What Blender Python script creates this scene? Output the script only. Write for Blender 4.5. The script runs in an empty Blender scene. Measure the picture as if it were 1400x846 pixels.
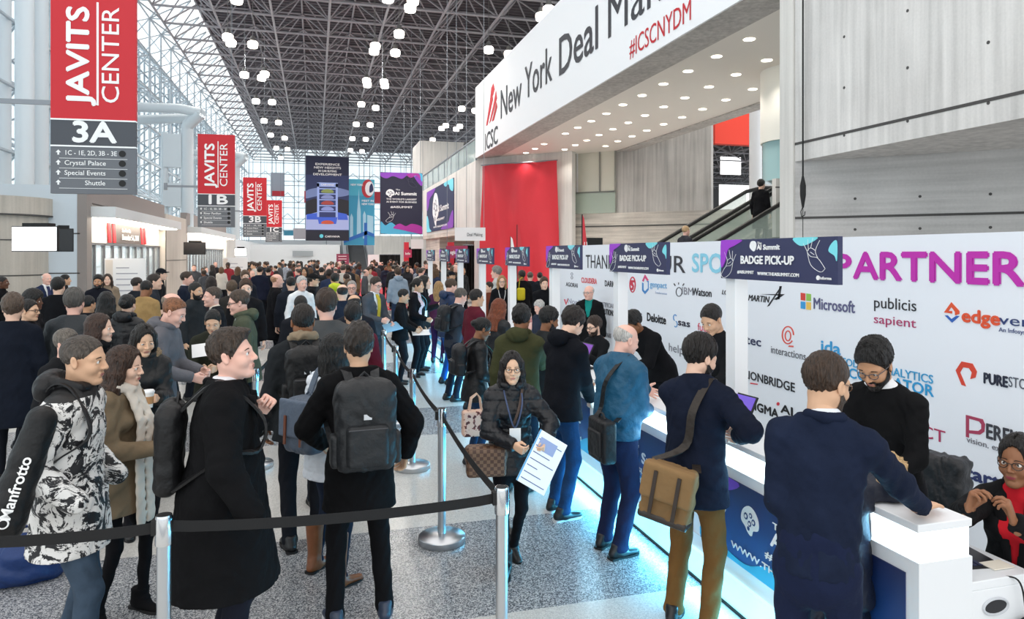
import bpy, bmesh, math, random
import numpy as np
from mathutils import Vector, Matrix
R = math.radians
SC = bpy.context.scene
COL = SC.collection
random.seed(7)

# ------------------------------------------------------------------ camera
F_PX, HOR, H_CAM, YAW = 960.0, 347.0, 2.2, R(15.65)
SN, CS = math.sin(YAW), math.cos(YAW)
cam_d = bpy.data.cameras.new('camera')
cam_d.sensor_fit = 'HORIZONTAL'; cam_d.sensor_width = 36.0
cam_d.lens = 36.0 * F_PX / 1400.0
cam_d.shift_y = (HOR - 423.0) / 1400.0
cam_d.clip_start = 0.1; cam_d.clip_end = 500
cam = bpy.data.objects.new('camera', cam_d); COL.objects.link(cam)
cam.location = (0, 0, H_CAM); cam.rotation_euler = (R(90), 0, -YAW)
SC.camera = cam

# ------------------------------------------------------------------ sky, exposure
world = bpy.data.worlds.new('sky'); SC.world = world; world.use_nodes = True
wn = world.node_tree; wn.nodes.clear()
wo = wn.nodes.new('ShaderNodeOutputWorld'); wb = wn.nodes.new('ShaderNodeBackground')
wc = wn.nodes.new('ShaderNodeTexCoord'); ws = wn.nodes.new('ShaderNodeSeparateXYZ'); wr = wn.nodes.new('ShaderNodeValToRGB')
wn.links.new(wc.outputs['Generated'], ws.inputs[0]); wn.links.new(ws.outputs['Z'], wr.inputs[0])
wr.color_ramp.elements[0].position = 0.0; wr.color_ramp.elements[0].color = (0.84, 0.95, 1.0, 1)
wr.color_ramp.elements[1].position = 0.6; wr.color_ramp.elements[1].color = (0.86, 0.84, 0.82, 1)
wn.links.new(wr.outputs[0], wb.inputs[0]); wb.inputs[1].default_value = 1.45
wn.links.new(wb.outputs[0], wo.inputs[0])
vs = SC.view_settings
SC.display_settings.display_device = 'sRGB'
vs.view_transform = 'Standard'; vs.look = 'None'; vs.gamma = 1; vs.use_curve_mapping = False
vs.exposure = 0.42

# ------------------------------------------------------------------ helpers
def ray(px, py):
    u = (px - 700.0) / F_PX; v = (HOR - py) / F_PX
    return Vector((SN + u * CS, CS - u * SN, v))
def at_t(px, py, t): return Vector((0, 0, H_CAM)) + ray(px, py) * t
def at_z(px, py, z):
    d = ray(px, py); return Vector((0, 0, H_CAM)) + d * ((z - H_CAM) / d.z)
def at_x(px, py, x):
    d = ray(px, py); return Vector((0, 0, H_CAM)) + d * (x / d.x)
def at_y(px, py, y):
    d = ray(px, py); return Vector((0, 0, H_CAM)) + d * (y / d.y)
def at_45(px, py, c):
    d = ray(px, py); return Vector((0, 0, H_CAM)) + d * (c / (d.x + d.y))
def lin(h):
    h = h.lstrip('#'); o = []
    for i in (0, 2, 4):
        c = int(h[i:i+2], 16) / 255.0
        o.append(c / 12.92 if c <= 0.04045 else ((c + 0.055) / 1.055) ** 2.4)
    return (o[0], o[1], o[2], 1.0)

MATS = {}
def mat(hexc, rough=0.6, metal=0.0, emit=0.0, bump=0.0, bscale=40.0, var=0.0, stretch=(1, 1, 1), alpha=1.0, trans=0.0, spec=0.5, sheen=0.0, name=None, ecol=None):
    key = (hexc, rough, metal, emit, bump, bscale, var, stretch, alpha, trans, spec, sheen, ecol)
    if key in MATS: return MATS[key]
    m = bpy.data.materials.new(name or 'm_' + hexc.lstrip('#')); m.use_nodes = True
    nt = m.node_tree; b = nt.nodes['Principled BSDF']
    c = lin(hexc)
    b.inputs['Base Color'].default_value = c
    b.inputs['Roughness'].default_value = rough; b.inputs['Metallic'].default_value = metal
    b.inputs['Specular IOR Level'].default_value = spec
    b.inputs['Alpha'].default_value = alpha; b.inputs['Transmission Weight'].default_value = trans
    if sheen: b.inputs['Sheen Weight'].default_value = sheen
    if emit:
        b.inputs['Emission Color'].default_value = lin(ecol or hexc); b.inputs['Emission Strength'].default_value = emit
    if bump or var:
        tc = nt.nodes.new('ShaderNodeTexCoord'); mp = nt.nodes.new('ShaderNodeMapping'); nz = nt.nodes.new('ShaderNodeTexNoise')
        mp.inputs['Scale'].default_value = stretch
        nt.links.new(tc.outputs['Object'], mp.inputs[0]); nt.links.new(mp.outputs[0], nz.inputs['Vector'])
        nz.inputs['Scale'].default_value = bscale; nz.inputs['Detail'].default_value = 4
        if bump:
            bp = nt.nodes.new('ShaderNodeBump'); bp.inputs['Strength'].default_value = bump; bp.inputs['Distance'].default_value = 0.025
            nt.links.new(nz.outputs[0], bp.inputs['Height']); nt.links.new(bp.outputs[0], b.inputs['Normal'])
        if var:
            cr = nt.nodes.new('ShaderNodeValToRGB')
            cr.color_ramp.elements[0].position = 0.3; cr.color_ramp.elements[1].position = 0.7
            cr.color_ramp.elements[0].color = tuple(x * (1 - var) for x in c[:3]) + (1,)
            cr.color_ramp.elements[1].color = tuple(min(1, x * (1 + var)) for x in c[:3]) + (1,)
            nt.links.new(nz.outputs[0], cr.inputs[0]); nt.links.new(cr.outputs[0], b.inputs['Base Color'])
    MATS[key] = m; return m

def setp(o, label=None, cat=None, group=None, kind=None):
    if label: o['label'] = label
    if cat: o['category'] = cat
    if group: o['group'] = group
    if kind: o['kind'] = kind
    return o
def thing(name, label, cat, loc=(0, 0, 0), rz=0.0, group=None):
    o = bpy.data.objects.new(name, None); COL.objects.link(o); o.empty_display_size = 0.1
    o.location = loc; o.rotation_euler = (0, 0, rz)
    return setp(o, label, cat, group)
def link(name, me, m=None, parent=None):
    o = bpy.data.objects.new(name, me); COL.objects.link(o)
    if m is not None:
        for x in (m if isinstance(m, (list, tuple)) else [m]): me.materials.append(x)
    if parent is not None: o.parent = parent
    return o

class MB:
    """collects boxes, tubes, polygons, lathes into one mesh"""
    def __init__(s): s.v = []; s.f = []; s.mi = []; s.cur = 0
    def add(s, v, f):
        n = len(s.v); s.v += [tuple(p) for p in v]; s.f += [tuple(n + i for i in q) for q in f]; s.mi += [s.cur] * len(f); return s
    def box(s, a, b):
        x0, y0, z0 = a; x1, y1, z1 = b
        return s.add([(x0,y0,z0),(x1,y0,z0),(x1,y1,z0),(x0,y1,z0),(x0,y0,z1),(x1,y0,z1),(x1,y1,z1),(x0,y1,z1)],
              [(0,3,2,1),(4,5,6,7),(0,1,5,4),(1,2,6,5),(2,3,7,6),(3,0,4,7)])
    def tube(s, a, b, r, n=6, r2=None, cap=True):
        a = Vector(a); b = Vector(b); d = (b - a)
        if d.length < 1e-6: return s
        d.normalize(); e = d.orthogonal().normalized(); g = d.cross(e); r2 = r if r2 is None else r2
        v = []; f = []
        for p, q in ((a, r), (b, r2)):
            for i in range(n):
                t = 2 * math.pi * i / n; v.append(p + (e * math.cos(t) + g * math.sin(t)) * q)
        for i in range(n): j = (i + 1) % n; f.append((i, j, n + j, n + i))
        if cap: f.append(tuple(range(n - 1, -1, -1))); f.append(tuple(range(n, 2 * n)))
        return s.add(v, f)
    def path(s, pts, r, n=6):
        pts = [Vector(p) for p in pts]; v = []; f = []; e = None
        for k, p in enumerate(pts):
            d = (pts[min(k + 1, len(pts) - 1)] - pts[max(k - 1, 0)]).normalized()
            if e is None: e = d.orthogonal().normalized()
            e = (e - d * e.dot(d)).normalized(); g = d.cross(e); rr = r[k] if isinstance(r, (list, tuple)) else r
            for i in range(n):
                t = 2 * math.pi * i / n; v.append(p + (e * math.cos(t) + g * math.sin(t)) * rr)
        for k in range(len(pts) - 1):
            for i in range(n):
                j = (i + 1) % n; f.append((k*n+i, k*n+j, k*n+n+j, k*n+n+i))
        f.append(tuple(range(n - 1, -1, -1))); f.append(tuple(range((len(pts)-1)*n, len(pts)*n)))
        return s.add(v, f)
    def band(s, pts, up, w, th):
        """flat strap along pts; up: list/one vector of the strap's width direction"""
        pts = [Vector(p) for p in pts]; v = []; f = []
        for k, p in enumerate(pts):
            d = (pts[min(k + 1, len(pts) - 1)] - pts[max(k - 1, 0)]).normalized()
            u = Vector(up[k] if isinstance(up, list) else up); u = (u - d * u.dot(d)).normalized(); g = d.cross(u)
            for a, b in ((-1, -1), (1, -1), (1, 1), (-1, 1)): v.append(p + u * (a * w / 2) + g * (b * th / 2))
        n = len(pts)
        for k in range(n - 1):
            for i in range(4):
                j = (i + 1) % 4; f.append((k*4+i, k*4+j, k*4+4+j, k*4+4+i))
        f.append((3, 2, 1, 0)); f.append(tuple((n-1)*4 + i for i in range(4)))
        return s.add(v, f)
    def lathe(s, prof, c=(0, 0, 0), n=24):
        v = []; f = []
        for r, z in prof:
            for i in range(n):
                t = 2 * math.pi * i / n; v.append((c[0] + r * math.cos(t), c[1] + r * math.sin(t), c[2] + z))
        for k in range(len(prof) - 1):
            for i in range(n):
                j = (i + 1) % n; f.append((k*n+i, k*n+j, k*n+n+j, k*n+n+i))
        f.append(tuple(range(n - 1, -1, -1))); f.append(tuple((len(prof)-1)*n + i for i in range(n)))
        return s.add(v, f)
    def prism(s, poly, y0, y1):
        """polygon in local x,z, thickness along y (front face at y0)"""
        n = len(poly)
        v = [(x, y0, z) for x, z in poly] + [(x, y1, z) for x, z in poly]
        f = [tuple(range(n)), tuple(range(2 * n - 1, n - 1, -1))] + [(i, n + i, n + (i + 1) % n, (i + 1) % n) for i in range(n)]
        return s.add(v, f)
    def obj(s, name, m, parent=None, smooth=False, bevel=0.0):
        me = bpy.data.meshes.new(name); me.from_pydata(s.v, [], s.f)
        if any(s.mi): me.polygons.foreach_set('material_index', s.mi)
        if smooth: me.polygons.foreach_set('use_smooth', [True] * len(s.f))
        bm = bmesh.new(); bm.from_mesh(me); bmesh.ops.recalc_face_normals(bm, faces=bm.faces); bm.to_mesh(me); bm.free()
        me.update()
        o = link(name, me, m, parent)
        if smooth:
            try: me.set_sharp_from_angle(angle=R(40))
            except Exception: pass
        if bevel:
            b = o.modifiers.new('bevel', 'BEVEL'); b.width = bevel; b.segments = 2; b.limit_method = 'ANGLE'
        return o
def struct(name, mb, m, parent=None, **k):
    o = mb.obj(name, m, parent, **k)
    if parent is None: o['kind'] = 'structure'
    return o

FIT = []; BOLD = {}
def ptext(parent, s, x, z, w, h, m, bold=0.0, y=-0.006, align='LEFT', name='lettering', rot=0.0, italic=0.0):
    """text on a panel's front (local x right, z up), baseline-left (x,z), width w (0 = natural), cap height h"""
    cu = bpy.data.curves.new(name, 'FONT'); cu.body = s; cu.size = h / 0.70; cu.align_x = align; cu.extrude = 0.0012
    cu.shear = italic; cu.resolution_u = 3; cu.fill_mode = 'BOTH'
    cu.materials.append(m)
    o = bpy.data.objects.new(name, cu); COL.objects.link(o); o.parent = parent
    o.location = (x, y, z); o.rotation_euler = (R(90), 0, 0)
    if rot:
        o.rotation_euler = (Matrix.Rotation(-rot, 3, 'Y') @ Matrix.Rotation(R(90), 3, 'X')).to_euler()
    if w: FIT.append((o, w))
    if bold: BOLD[o.name] = min(bold, .05) * h
    return o
def fit_all():
    """fit each lettering to its width, then turn it into a mesh"""
    bpy.context.view_layer.update()
    for o, w in FIT:
        d = o.dimensions.x
        if d > 1e-5: o.scale.x = w / d
    FIT.clear(); dg = bpy.context.evaluated_depsgraph_get()
    for o in [o for o in SC.objects if o.type == 'FONT']:
        me = bpy.data.meshes.new_from_object(o.evaluated_get(dg)); n = bpy.data.objects.new('lettering', me); COL.objects.link(n)
        b = BOLD.pop(o.name, 0)
        if b:                                     # heavier strokes: the same outline laid down slightly shifted
            nv = len(me.vertices); co = np.zeros(nv * 3, np.float32); me.vertices.foreach_get('co', co); co = co.reshape(-1, 3)
            fs = [tuple(p.vertices) for p in me.polygons]; vs_ = []; ff = []
            for k, (dx, dy) in enumerate(((0, 0), (b, 0), (-b, 0), (0, b), (0, -b))):
                vs_ += (co + np.array((dx / max(o.scale.x, 1e-3), dy, k * max(.0005, b * .08)))).tolist(); ff += [tuple(i + k * nv for i in f) for f in fs]
            m_ = me.materials[0] if me.materials else None
            me = bpy.data.meshes.new('lettering'); me.from_pydata(vs_, [], ff); me.materials.append(m_); n.data = me
        n.parent = o.parent; n.matrix_local = o.matrix_local.copy(); n.location = o.location; n.rotation_euler = o.rotation_euler; n.scale = o.scale
        cu = o.data; bpy.data.objects.remove(o); bpy.data.curves.remove(cu)
def ell(cx, cz, rx, rz, n=28, a0=0, a1=360):
    return [(cx + rx * math.cos(R(a0 + (a1 - a0) * i / n)), cz + rz * math.sin(R(a0 + (a1 - a0) * i / n))) for i in range(n if abs(a1 - a0) >= 360 else n + 1)]
def smooth_poly(pts, n=6):
    """closed Catmull-Rom"""
    o = []; k = len(pts)
    for i in range(k):
        p0, p1, p2, p3 = [Vector(pts[(i + j - 1) % k]) for j in range(4)]
        for q in range(n):
            t = q / n
            v = 0.5 * ((2*p1) + (p2-p0)*t + (2*p0-5*p1+4*p2-p3)*t*t + (3*p1-p0-3*p2+p3)*t**3); o.append((v.x, v.y))
    return o
def open_curve(pts, n=8):
    o = []; k = len(pts)
    for i in range(k - 1):
        p0 = Vector(pts[max(i-1, 0)]); p1 = Vector(pts[i]); p2 = Vector(pts[i+1]); p3 = Vector(pts[min(i+2, k-1)])
        for q in range(n):
            t = q / n
            o.append(0.5 * ((2*p1) + (p2-p0)*t + (2*p0-5*p1+4*p2-p3)*t*t + (3*p1-p0-3*p2+p3)*t**3))
    o.append(Vector(pts[-1])); return o
# ================================================================== LARGE STRUCTURE
XG, ZL, ZU, MOD = -9.0, 15.5, 17.2, 3.05
Y_END = 106.0
def concrete(name, hexc='#c9c6c2', axis='Z', dark=0.12, holes=0.0):
    m = bpy.data.materials.new(name); m.use_nodes = True; nt = m.node_tree; b = nt.nodes['Principled BSDF']
    tc = nt.nodes.new('ShaderNodeTexCoord'); c = lin(hexc)
    def noise(sc, scale, det=5):
        mp = nt.nodes.new('ShaderNodeMapping'); mp.inputs['Scale'].default_value = sc
        nz = nt.nodes.new('ShaderNodeTexNoise'); nz.inputs['Scale'].default_value = scale; nz.inputs['Detail'].default_value = det
        nt.links.new(tc.outputs['Object'], mp.inputs[0]); nt.links.new(mp.outputs[0], nz.inputs['Vector']); return nz
    st = noise((9, 9, 0.35) if axis == 'Z' else (0.35, 0.35, 9), 1.0)
    bl = noise((1, 1, 1), 0.7)
    fi = noise((1, 1, 1), 30, 3)
    a1 = nt.nodes.new('ShaderNodeMath'); a1.operation = 'MULTIPLY_ADD'; a1.inputs[1].default_value = 0.55
    nt.links.new(st.outputs[0], a1.inputs[0])
    a2 = nt.nodes.new('ShaderNodeMath'); a2.operation = 'MULTIPLY_ADD'; a2.inputs[1].default_value = 0.35
    nt.links.new(bl.outputs[0], a2.inputs[0]); nt.links.new(a1.outputs[0], a2.inputs[2])
    a1.inputs[2].default_value = 0.0
    a3 = nt.nodes.new('ShaderNodeMath'); a3.operation = 'MULTIPLY_ADD'; a3.inputs[1].default_value = 0.12
    nt.links.new(fi.outputs[0], a3.inputs[0]); nt.links.new(a2.outputs[0], a3.inputs[2])
    cr = nt.nodes.new('ShaderNodeValToRGB'); cr.color_ramp.elements[0].position = 0.36; cr.color_ramp.elements[1].position = 0.66
    cr.color_ramp.elements[0].color = tuple(x * (1 - 2.4 * dark) for x in c[:3]) + (1,)
    cr.color_ramp.elements[1].color = tuple(min(1, x * (1 + dark)) for x in c[:3]) + (1,)
    nt.links.new(a3.outputs[0], cr.inputs[0]); nt.links.new(cr.outputs[0], b.inputs['Base Color'])
    b.inputs['Roughness'].default_value = 0.8
    return m
M_CONC = concrete('board_marked_concrete', '#dedbd8')
M_CONC_D = concrete('darker_concrete', '#c2beb9', dark=0.14)
M_CONC_W = concrete('warm_concrete', '#d0c8be', axis='H', dark=0.16)
M_CONC_L = concrete('pale_concrete', '#dcd9d4', dark=0.07)
M_WHITE = mat('#f2f2f3', 0.5); M_PANEL = mat('#e9eaec', 0.45); M_GROOVE = mat('#4c4a49', 0.8)
M_STEEL = mat('#8a8f96', 0.45, 0.0); M_TRUSSW = mat('#b9c4cc', 0.5); M_TRUSS = mat('#98959a', 0.5)
M_BLACK = mat('#0b0b0c', 0.6); M_CHROME = mat('#d8dadd', 0.16, 1.0); M_SATIN = mat('#c3c6ca', 0.3, 1.0)

# floor: terrazzo with cross bands, dark speckled ones and pale ones
fm = bpy.data.materials.new('terrazzo'); fm.use_nodes = True; nt = fm.node_tree; bs = nt.nodes['Principled BSDF']
tc = nt.nodes.new('ShaderNodeTexCoord'); sx = nt.nodes.new('ShaderNodeSeparateXYZ'); nt.links.new(tc.outputs['Object'], sx.inputs[0])
def mth(op, a, b=None, c=None):
    n = nt.nodes.new('ShaderNodeMath'); n.operation = op
    for i, x in enumerate((a, b, c)):
        if x is None: continue
        if isinstance(x, (int, float)): n.inputs[i].default_value = x
        else: nt.links.new(x, n.inputs[i])
    return n.outputs[0]
md = mth('FLOORED_MODULO', mth('ADD', sx.outputs['Y'], 0.20), 4.35)       # dark band 4.15..5.65
band = mth('LESS_THAN', md, 1.5)
def mixc(fac, a, b):
    n = nt.nodes.new('ShaderNodeMix'); n.data_type = 'RGBA'
    if isinstance(fac, float): n.inputs[0].default_value = fac
    else: nt.links.new(fac, n.inputs[0])
    for i, x in ((6, a), (7, b)):
        if isinstance(x, tuple): n.inputs[i].default_value = x
        else: nt.links.new(x, n.inputs[i])
    return n.outputs[2]
vo = nt.nodes.new('ShaderNodeTexVoronoi'); vo.inputs['Scale'].default_value = 140; nt.links.new(tc.outputs['Object'], vo.inputs['Vector'])
bw = nt.nodes.new('ShaderNodeRGBToBW'); nt.links.new(vo.outputs['Color'], bw.inputs[0])
rp = nt.nodes.new('ShaderNodeValToRGB'); rp.color_ramp.interpolation = 'CONSTANT'
for p, c in ((0.0, '#54575c'), (0.34, '#777b80'), (0.5, '#93969a'), (0.64, '#b9babb')):
    if p == 0.0: e = rp.color_ramp.elements[0]
    else: e = rp.color_ramp.elements.new(p)
    e.position = p; e.color = lin(c)
rp.color_ramp.elements[-1].color = lin('#e2e1df')
nt.links.new(bw.outputs[0], rp.inputs[0])
rp2 = nt.nodes.new('ShaderNodeValToRGB')
for i, (p, c) in enumerate(((0.2, '#b4b2ae'), (0.75, '#cfcdc8'))): rp2.color_ramp.elements[i].position = p; rp2.color_ramp.elements[i].color = lin(c)
nt.links.new(bw.outputs[0], rp2.inputs[0])
ln = nt.nodes.new('ShaderNodeTexNoise'); ln.inputs['Scale'].default_value = 0.6; ln.inputs['Detail'].default_value = 3; nt.links.new(tc.outputs['Object'], ln.inputs['Vector'])
col = mixc(band, rp2.outputs[0], rp.outputs[0])
nt.links.new(col, bs.inputs['Base Color'])
rr = nt.nodes.new('ShaderNodeMapRange'); rr.inputs['To Min'].default_value = 0.14; rr.inputs['To Max'].default_value = 0.34; nt.links.new(ln.outputs[0], rr.inputs[0]); nt.links.new(rr.outputs[0], bs.inputs['Roughness'])
bs.inputs['Specular IOR Level'].default_value = 0.6
struct('floor', MB().box((-14, -14, -0.2), (26, Y_END + 4, 0.0)), fm)

# ceiling: corrugated dark deck over a space frame
dk = bpy.data.materials.new('corrugated_deck'); dk.use_nodes = True; nt = dk.node_tree; bs = nt.nodes['Principled BSDF']
bs.inputs['Base Color'].default_value = lin('#565157'); bs.inputs['Roughness'].default_value = 0.7
Y_ROOF = 26.0
mb = MB()
n = int((Y_END - Y_ROOF) / 0.5)
pts = []
for i in range(n):
    y = Y_ROOF + i * 0.5
    pts += [(y, ZU + 0.10), (y + 0.2, ZU + 0.10), (y + 0.25, ZU + 0.28), (y + 0.45, ZU + 0.28)]
v = [(x, y, z) for y, z in pts for x in (-7.0, 34)]
mb.add(v, [(2*i, 2*i+1, 2*i+3, 2*i+2) for i in range(len(pts) - 1)])
mb.box((-7.0, Y_ROOF, ZU + 0.3), (34, Y_END, ZU + 0.6))
ceil = struct('ceiling', mb, dk)
mb = MB()
nx = int((34 - XG) / MOD); ny = int((Y_END - Y_ROOF) / MOD)
for i in range(nx + 1):
    x = XG + 0.6 + i * MOD
    mb.tube((x, Y_ROOF, ZL), (x, Y_ROOF + ny * MOD, ZL), 0.07, 6)
    if i < nx: mb.tube((x + MOD/2, Y_ROOF + MOD/2, ZU), (x + MOD/2, Y_ROOF + (ny - .5) * MOD, ZU), 0.06, 5)
for j in range(ny + 1):
    y = Y_ROOF + j * MOD
    mb.tube((XG + 0.6, y, ZL), (XG + 0.6 + nx * MOD, y, ZL), 0.07, 6)
    if j < ny: mb.tube((XG + .6 + MOD/2, y + MOD/2, ZU), (XG + .6 + (nx - .5) * MOD, y + MOD/2, ZU), 0.06, 5)
for i in range(nx):
    for j in range(ny):
        a = Vector((XG + .6 + (i + .5) * MOD, Y_ROOF + (j + .5) * MOD, ZU))
        for p in (0, 1):
            for q in (0, 1): mb.tube(a, (XG + .6 + (i + p) * MOD, Y_ROOF + (j + q) * MOD, ZL), 0.05, 4, cap=False)
struct('roof_space_frame', mb, M_TRUSS)
# glass wall on the left: mullions + space frame inside, sloped glazing at the eaves
mb = MB()
Y0G = 4.0; nyg = int((Y_END - Y0G) / MOD); zs = [3.3 + k * 2.03 for k in range(7)]
for j in range(nyg + 1):
    y = Y0G + j * MOD
    mb.tube((XG, y, 0), (XG, y, ZL), 0.06, 5); mb.tube((XG - 1.5, y + MOD/2, 0), (XG - 1.5, y + MOD/2, ZL - 1), 0.05, 4)
for z in zs:
    mb.tube((XG, Y0G, z), (XG, Y0G + nyg * MOD, z), 0.055, 5)
    mb.tube((XG - 1.5, Y0G, z + 1), (XG - 1.5, Y0G + nyg * MOD, z + 1), 0.045, 4)
for j in range(nyg):
    for k in range(len(zs) - 1):
        a = Vector((XG - 1.5, Y0G + (j + .5) * MOD, zs[k] + 1.0))
        for p in (0, 1):
            for q in (0, 1): mb.tube(a, (XG, Y0G + (j + p) * MOD, zs[k + q]), 0.042, 4, cap=False)
# eave truss between wall and roof
for j in range(nyg):
    y = Y0G + j * MOD
    a = Vector((XG + 1.9, y + MOD/2, ZU)); b = Vector((XG, y, zs[-1])); c = Vector((XG, y + MOD, zs[-1])); d = Vector((XG + .6, y, ZL)); e = Vector((XG + .6, y + MOD, ZL))
    for p, q in ((a, b), (a, c), (b, d), (b, e), (d, e)): mb.tube(p, q, 0.05, 4, cap=False)
struct('trim_1', mb, M_TRUSSW)['label'] = 'pale steel space frame along the left glass wall'
glass = mat('#cdeaf5', 0.06, 0.0, alpha=0.28, name='curtain_wall_glass')
mb = MB()
mb.box((XG - 1.62, Y0G, 0), (XG - 1.60, Y_END, ZL))
struct('window_1', mb, glass)
mb = MB()
for j in range(nyg * 2 + 1):
    y = Y0G + j * MOD / 2; mb.box((XG - 1.60, y - .03, 0), (XG - 1.52, y + .03, ZL))
for k in range(11): mb.box((XG - 1.60, Y0G, k * 1.52), (XG - 1.52, Y_END, k * 1.52 + .06))
struct('window_frame', mb, mat('#93a3ae', 0.5)); bpy.data.objects['window_frame'].name = 'trim_2'
# end wall: glass with grid, far away
mb = MB(); mb.box((XG, Y_END, 5.0), (26, Y_END + .03, 20)); struct('window_2', mb, glass)
mb = MB()
for i in range(24): x = XG + i * 1.525; mb.box((x - .04, Y_END - .1, 4.0), (x + .04, Y_END, 18))
for k in range(9): mb.box((XG, Y_END - .1, 4.0 + k * 1.6), (26, Y_END, 4.08 + k * 1.6))
for i in range(11):
    x = XG + .6 + i * MOD
    for k in range(3):
        z = 6.5 + k * 3
        mb.tube((x, Y_END - 1.5, z), (x + MOD/2, Y_END - .2, z + 1.5), .05, 4); mb.tube((x + MOD, Y_END - 1.5, z), (x + MOD/2, Y_END - .2, z + 1.5), .05, 4)
        mb.tube((x, Y_END - 1.5, z), (x + MOD, Y_END - 1.5, z), .06, 4); mb.tube((x, Y_END - 1.5, z), (x, Y_END - 1.5, z + 3), .06, 4)
struct('trim_3', mb, M_TRUSSW)
mb = MB(); mb.box((XG - 1.4, Y_END - .6, 0), (26, Y_END + .2, 4.2)); struct('wall_end', mb, M_PANEL)

# ---- right: angled concrete block above, wall at 45 degrees under it
XB = 7.5
c0 = at_x(1087, 221, XB)                      # lower left corner of the upper block
YB = c0.y; ZB = c0.z
mb = MB(); mb.box((XB, YB - 14, ZB), (24, YB, 14.0))
struct('wall_right', mb, M_CONC)
mb = MB()
zg = at_x(1087, 197, XB).z
mb.box((XB - .006, YB - 14, zg - .02), (XB + .02, YB, zg + .02))
for i, yy in enumerate(np.arange(YB - 1.1, YB - 8, -1.15)):       # formwork tie holes
    for z in (ZB + .25, ZB + .95, ZB + 1.7, ZB + 2.6, ZB + 3.5, ZB + 4.4):
        mb.tube((XB - .004, yy, z), (XB + .02, yy, z), .022, 8)
struct('trim_4', mb, M_GROOVE)
# lower 45-degree wall from the same corner, going right and nearer
cc = XB + YB
mb = MB()
q0 = Vector((XB, YB)); q1 = Vector((XB + 12, YB - 12)); nn = Vector((.7071, .7071)) * .5
mb.add([(q0.x, q0.y, 0), (q1.x, q1.y, 0), (q1.x+nn.x, q1.y+nn.y, 0), (q0.x+nn.x, q0.y+nn.y, 0), (q0.x, q0.y, ZB), (q1.x, q1.y, ZB), (q1.x+nn.x, q1.y+nn.y, ZB), (q0.x+nn.x, q0.y+nn.y, ZB)],
       [(0,3,2,1),(4,5,6,7),(0,1,5,4),(1,2,6,5),(2,3,7,6),(3,0,4,7)])
struct('wall_diagonal', mb, concrete('grey_concrete', '#c9c6c4', axis='H', dark=.13))
zg2 = at_45(1087, 298, cc).z
mb = MB(); e = Vector((-.006, -.006))
mb.add([(q0.x+e.x, q0.y+e.y, zg2-.018), (q1.x+e.x, q1.y+e.y, zg2-.018), (q1.x+e.x, q1.y+e.y, zg2+.018), (q0.x+e.x, q0.y+e.y, zg2+.018)], [(0,1,2,3)])
for i in range(1, 9):
    s = i * .62
    for z in (zg2 + .28, zg2 + 1.15, zg2 - .2):
        p = Vector((XB + s, YB - s)); mb.tube((p.x - .005, p.y - .005, z), (p.x + .02, p.y + .02, z), .022, 8)
struct('trim_5', mb, M_GROOVE)
# pier on the block's left edge, seen edge-on, with the cable hanging down it
mb = MB(); mb.box((XB - .03, YB + .01, 0), (XB + .5, YB + .35, 14.0)); struct('column_1', mb, M_CONC_L)
# ---- upper concourse edge with the white fascia
Z0F = H_CAM + .597 * XB / CS; Z1F = H_CAM + 1.036 * XB / CS
yL = at_x(650, 215, XB).y
YN = -6.0
mb = MB(); mb.box((XB + .06, 0.5, Z0F), (XB + 1.0, yL, Z1F - .15)); struct('beam_1', mb, M_CONC_D)
# soffit with downlights
ZS = 6.86
mb = MB(); mb.box((XB + 1.0, YB + .3, ZS), (13.1, yL + 3, ZS + .3)); struct('ceiling_soffit', mb, mat('#efe9e0', .7))
mb = MB(); mb.box((13.1, YB + .3, ZS - .05), (13.7, 32, ZS + 1.6)); struct('beam_2', mb, M_CONC_D)
# back concrete wall at 45 degrees behind the escalator
cb = 13.1 + 29.4
def wall45(name, c, xa, xb, z0, z1, m, th=.4):
    nn = .7071 * th
    A = (xa, c - xa); B = (xb, c - xb)
    mb = MB(); mb.add([(A[0],A[1],z0),(B[0],B[1],z0),(B[0]+nn,B[1]+nn,z0),(A[0]+nn,A[1]+nn,z0),(A[0],A[1],z1),(B[0],B[1],z1),(B[0]+nn,B[1]+nn,z1),(A[0]+nn,A[1]+nn,z1)],
       [(0,3,2,1),(4,5,6,7),(0,1,5,4),(1,2,6,5),(2,3,7,6),(3,0,4,7)])
    return struct(name, mb, m)
xr = at_45(972, 250, cb).x
zb0 = at_45(842, 291, cb).z
wall45('wall_escalator', cb, 13.0, xr, zb0, ZS + 1.6, M_CONC_D)
wall45('wall_escalator_base', cb - .12, at_45(768, 330, cb).x, xr + 1.2, 0, zb0, M_CONC_W)
wall45('trim_6', cb - .16, at_45(768, 330, cb).x, xr + 1.2, zb0 - .62, zb0 - .57, M_GROOVE, th=.02)
# pale glass-fronted bay left of it, and white return
xa = at_45(789, 250, cb).x
wall45('wall_bay', cb - .10, xa, 13.05, zb0, ZS, mat('#d9d5c6', .35))
wall45('trim_7', cb - .12, at_45(767, 250, cb).x, xa, zb0, ZS, M_WHITE)
mb = MB()
for px in (787, 820, 841):
    p = at_45(px, 250, cb - .16); mb.box((p.x - .03, p.y - .03, zb0), (p.x + .03, p.y + .03, ZS))
zr = at_45(800, 265, cb).z
struct('trim_8', mb, mat('#8f8d84', .4))
wall45('window_3', cb - .3, at_45(767, 280, cb).x, 13.0, zb0, zr, mat('#b9c7ba', .1, alpha=.45), th=.02)
wall45('trim_9', cb - .31, at_45(767, 280, cb).x, 13.0, zr, zr + .07, mat('#6d6e68', .4), th=.05)
# wall carrying the red drape (45 degrees, between the fascia end and the bay)
cr_ = XB + yL
wall45('wall_drape', cr_ + .25, XB, 11.2, 0, ZS, M_CONC_L)
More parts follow.
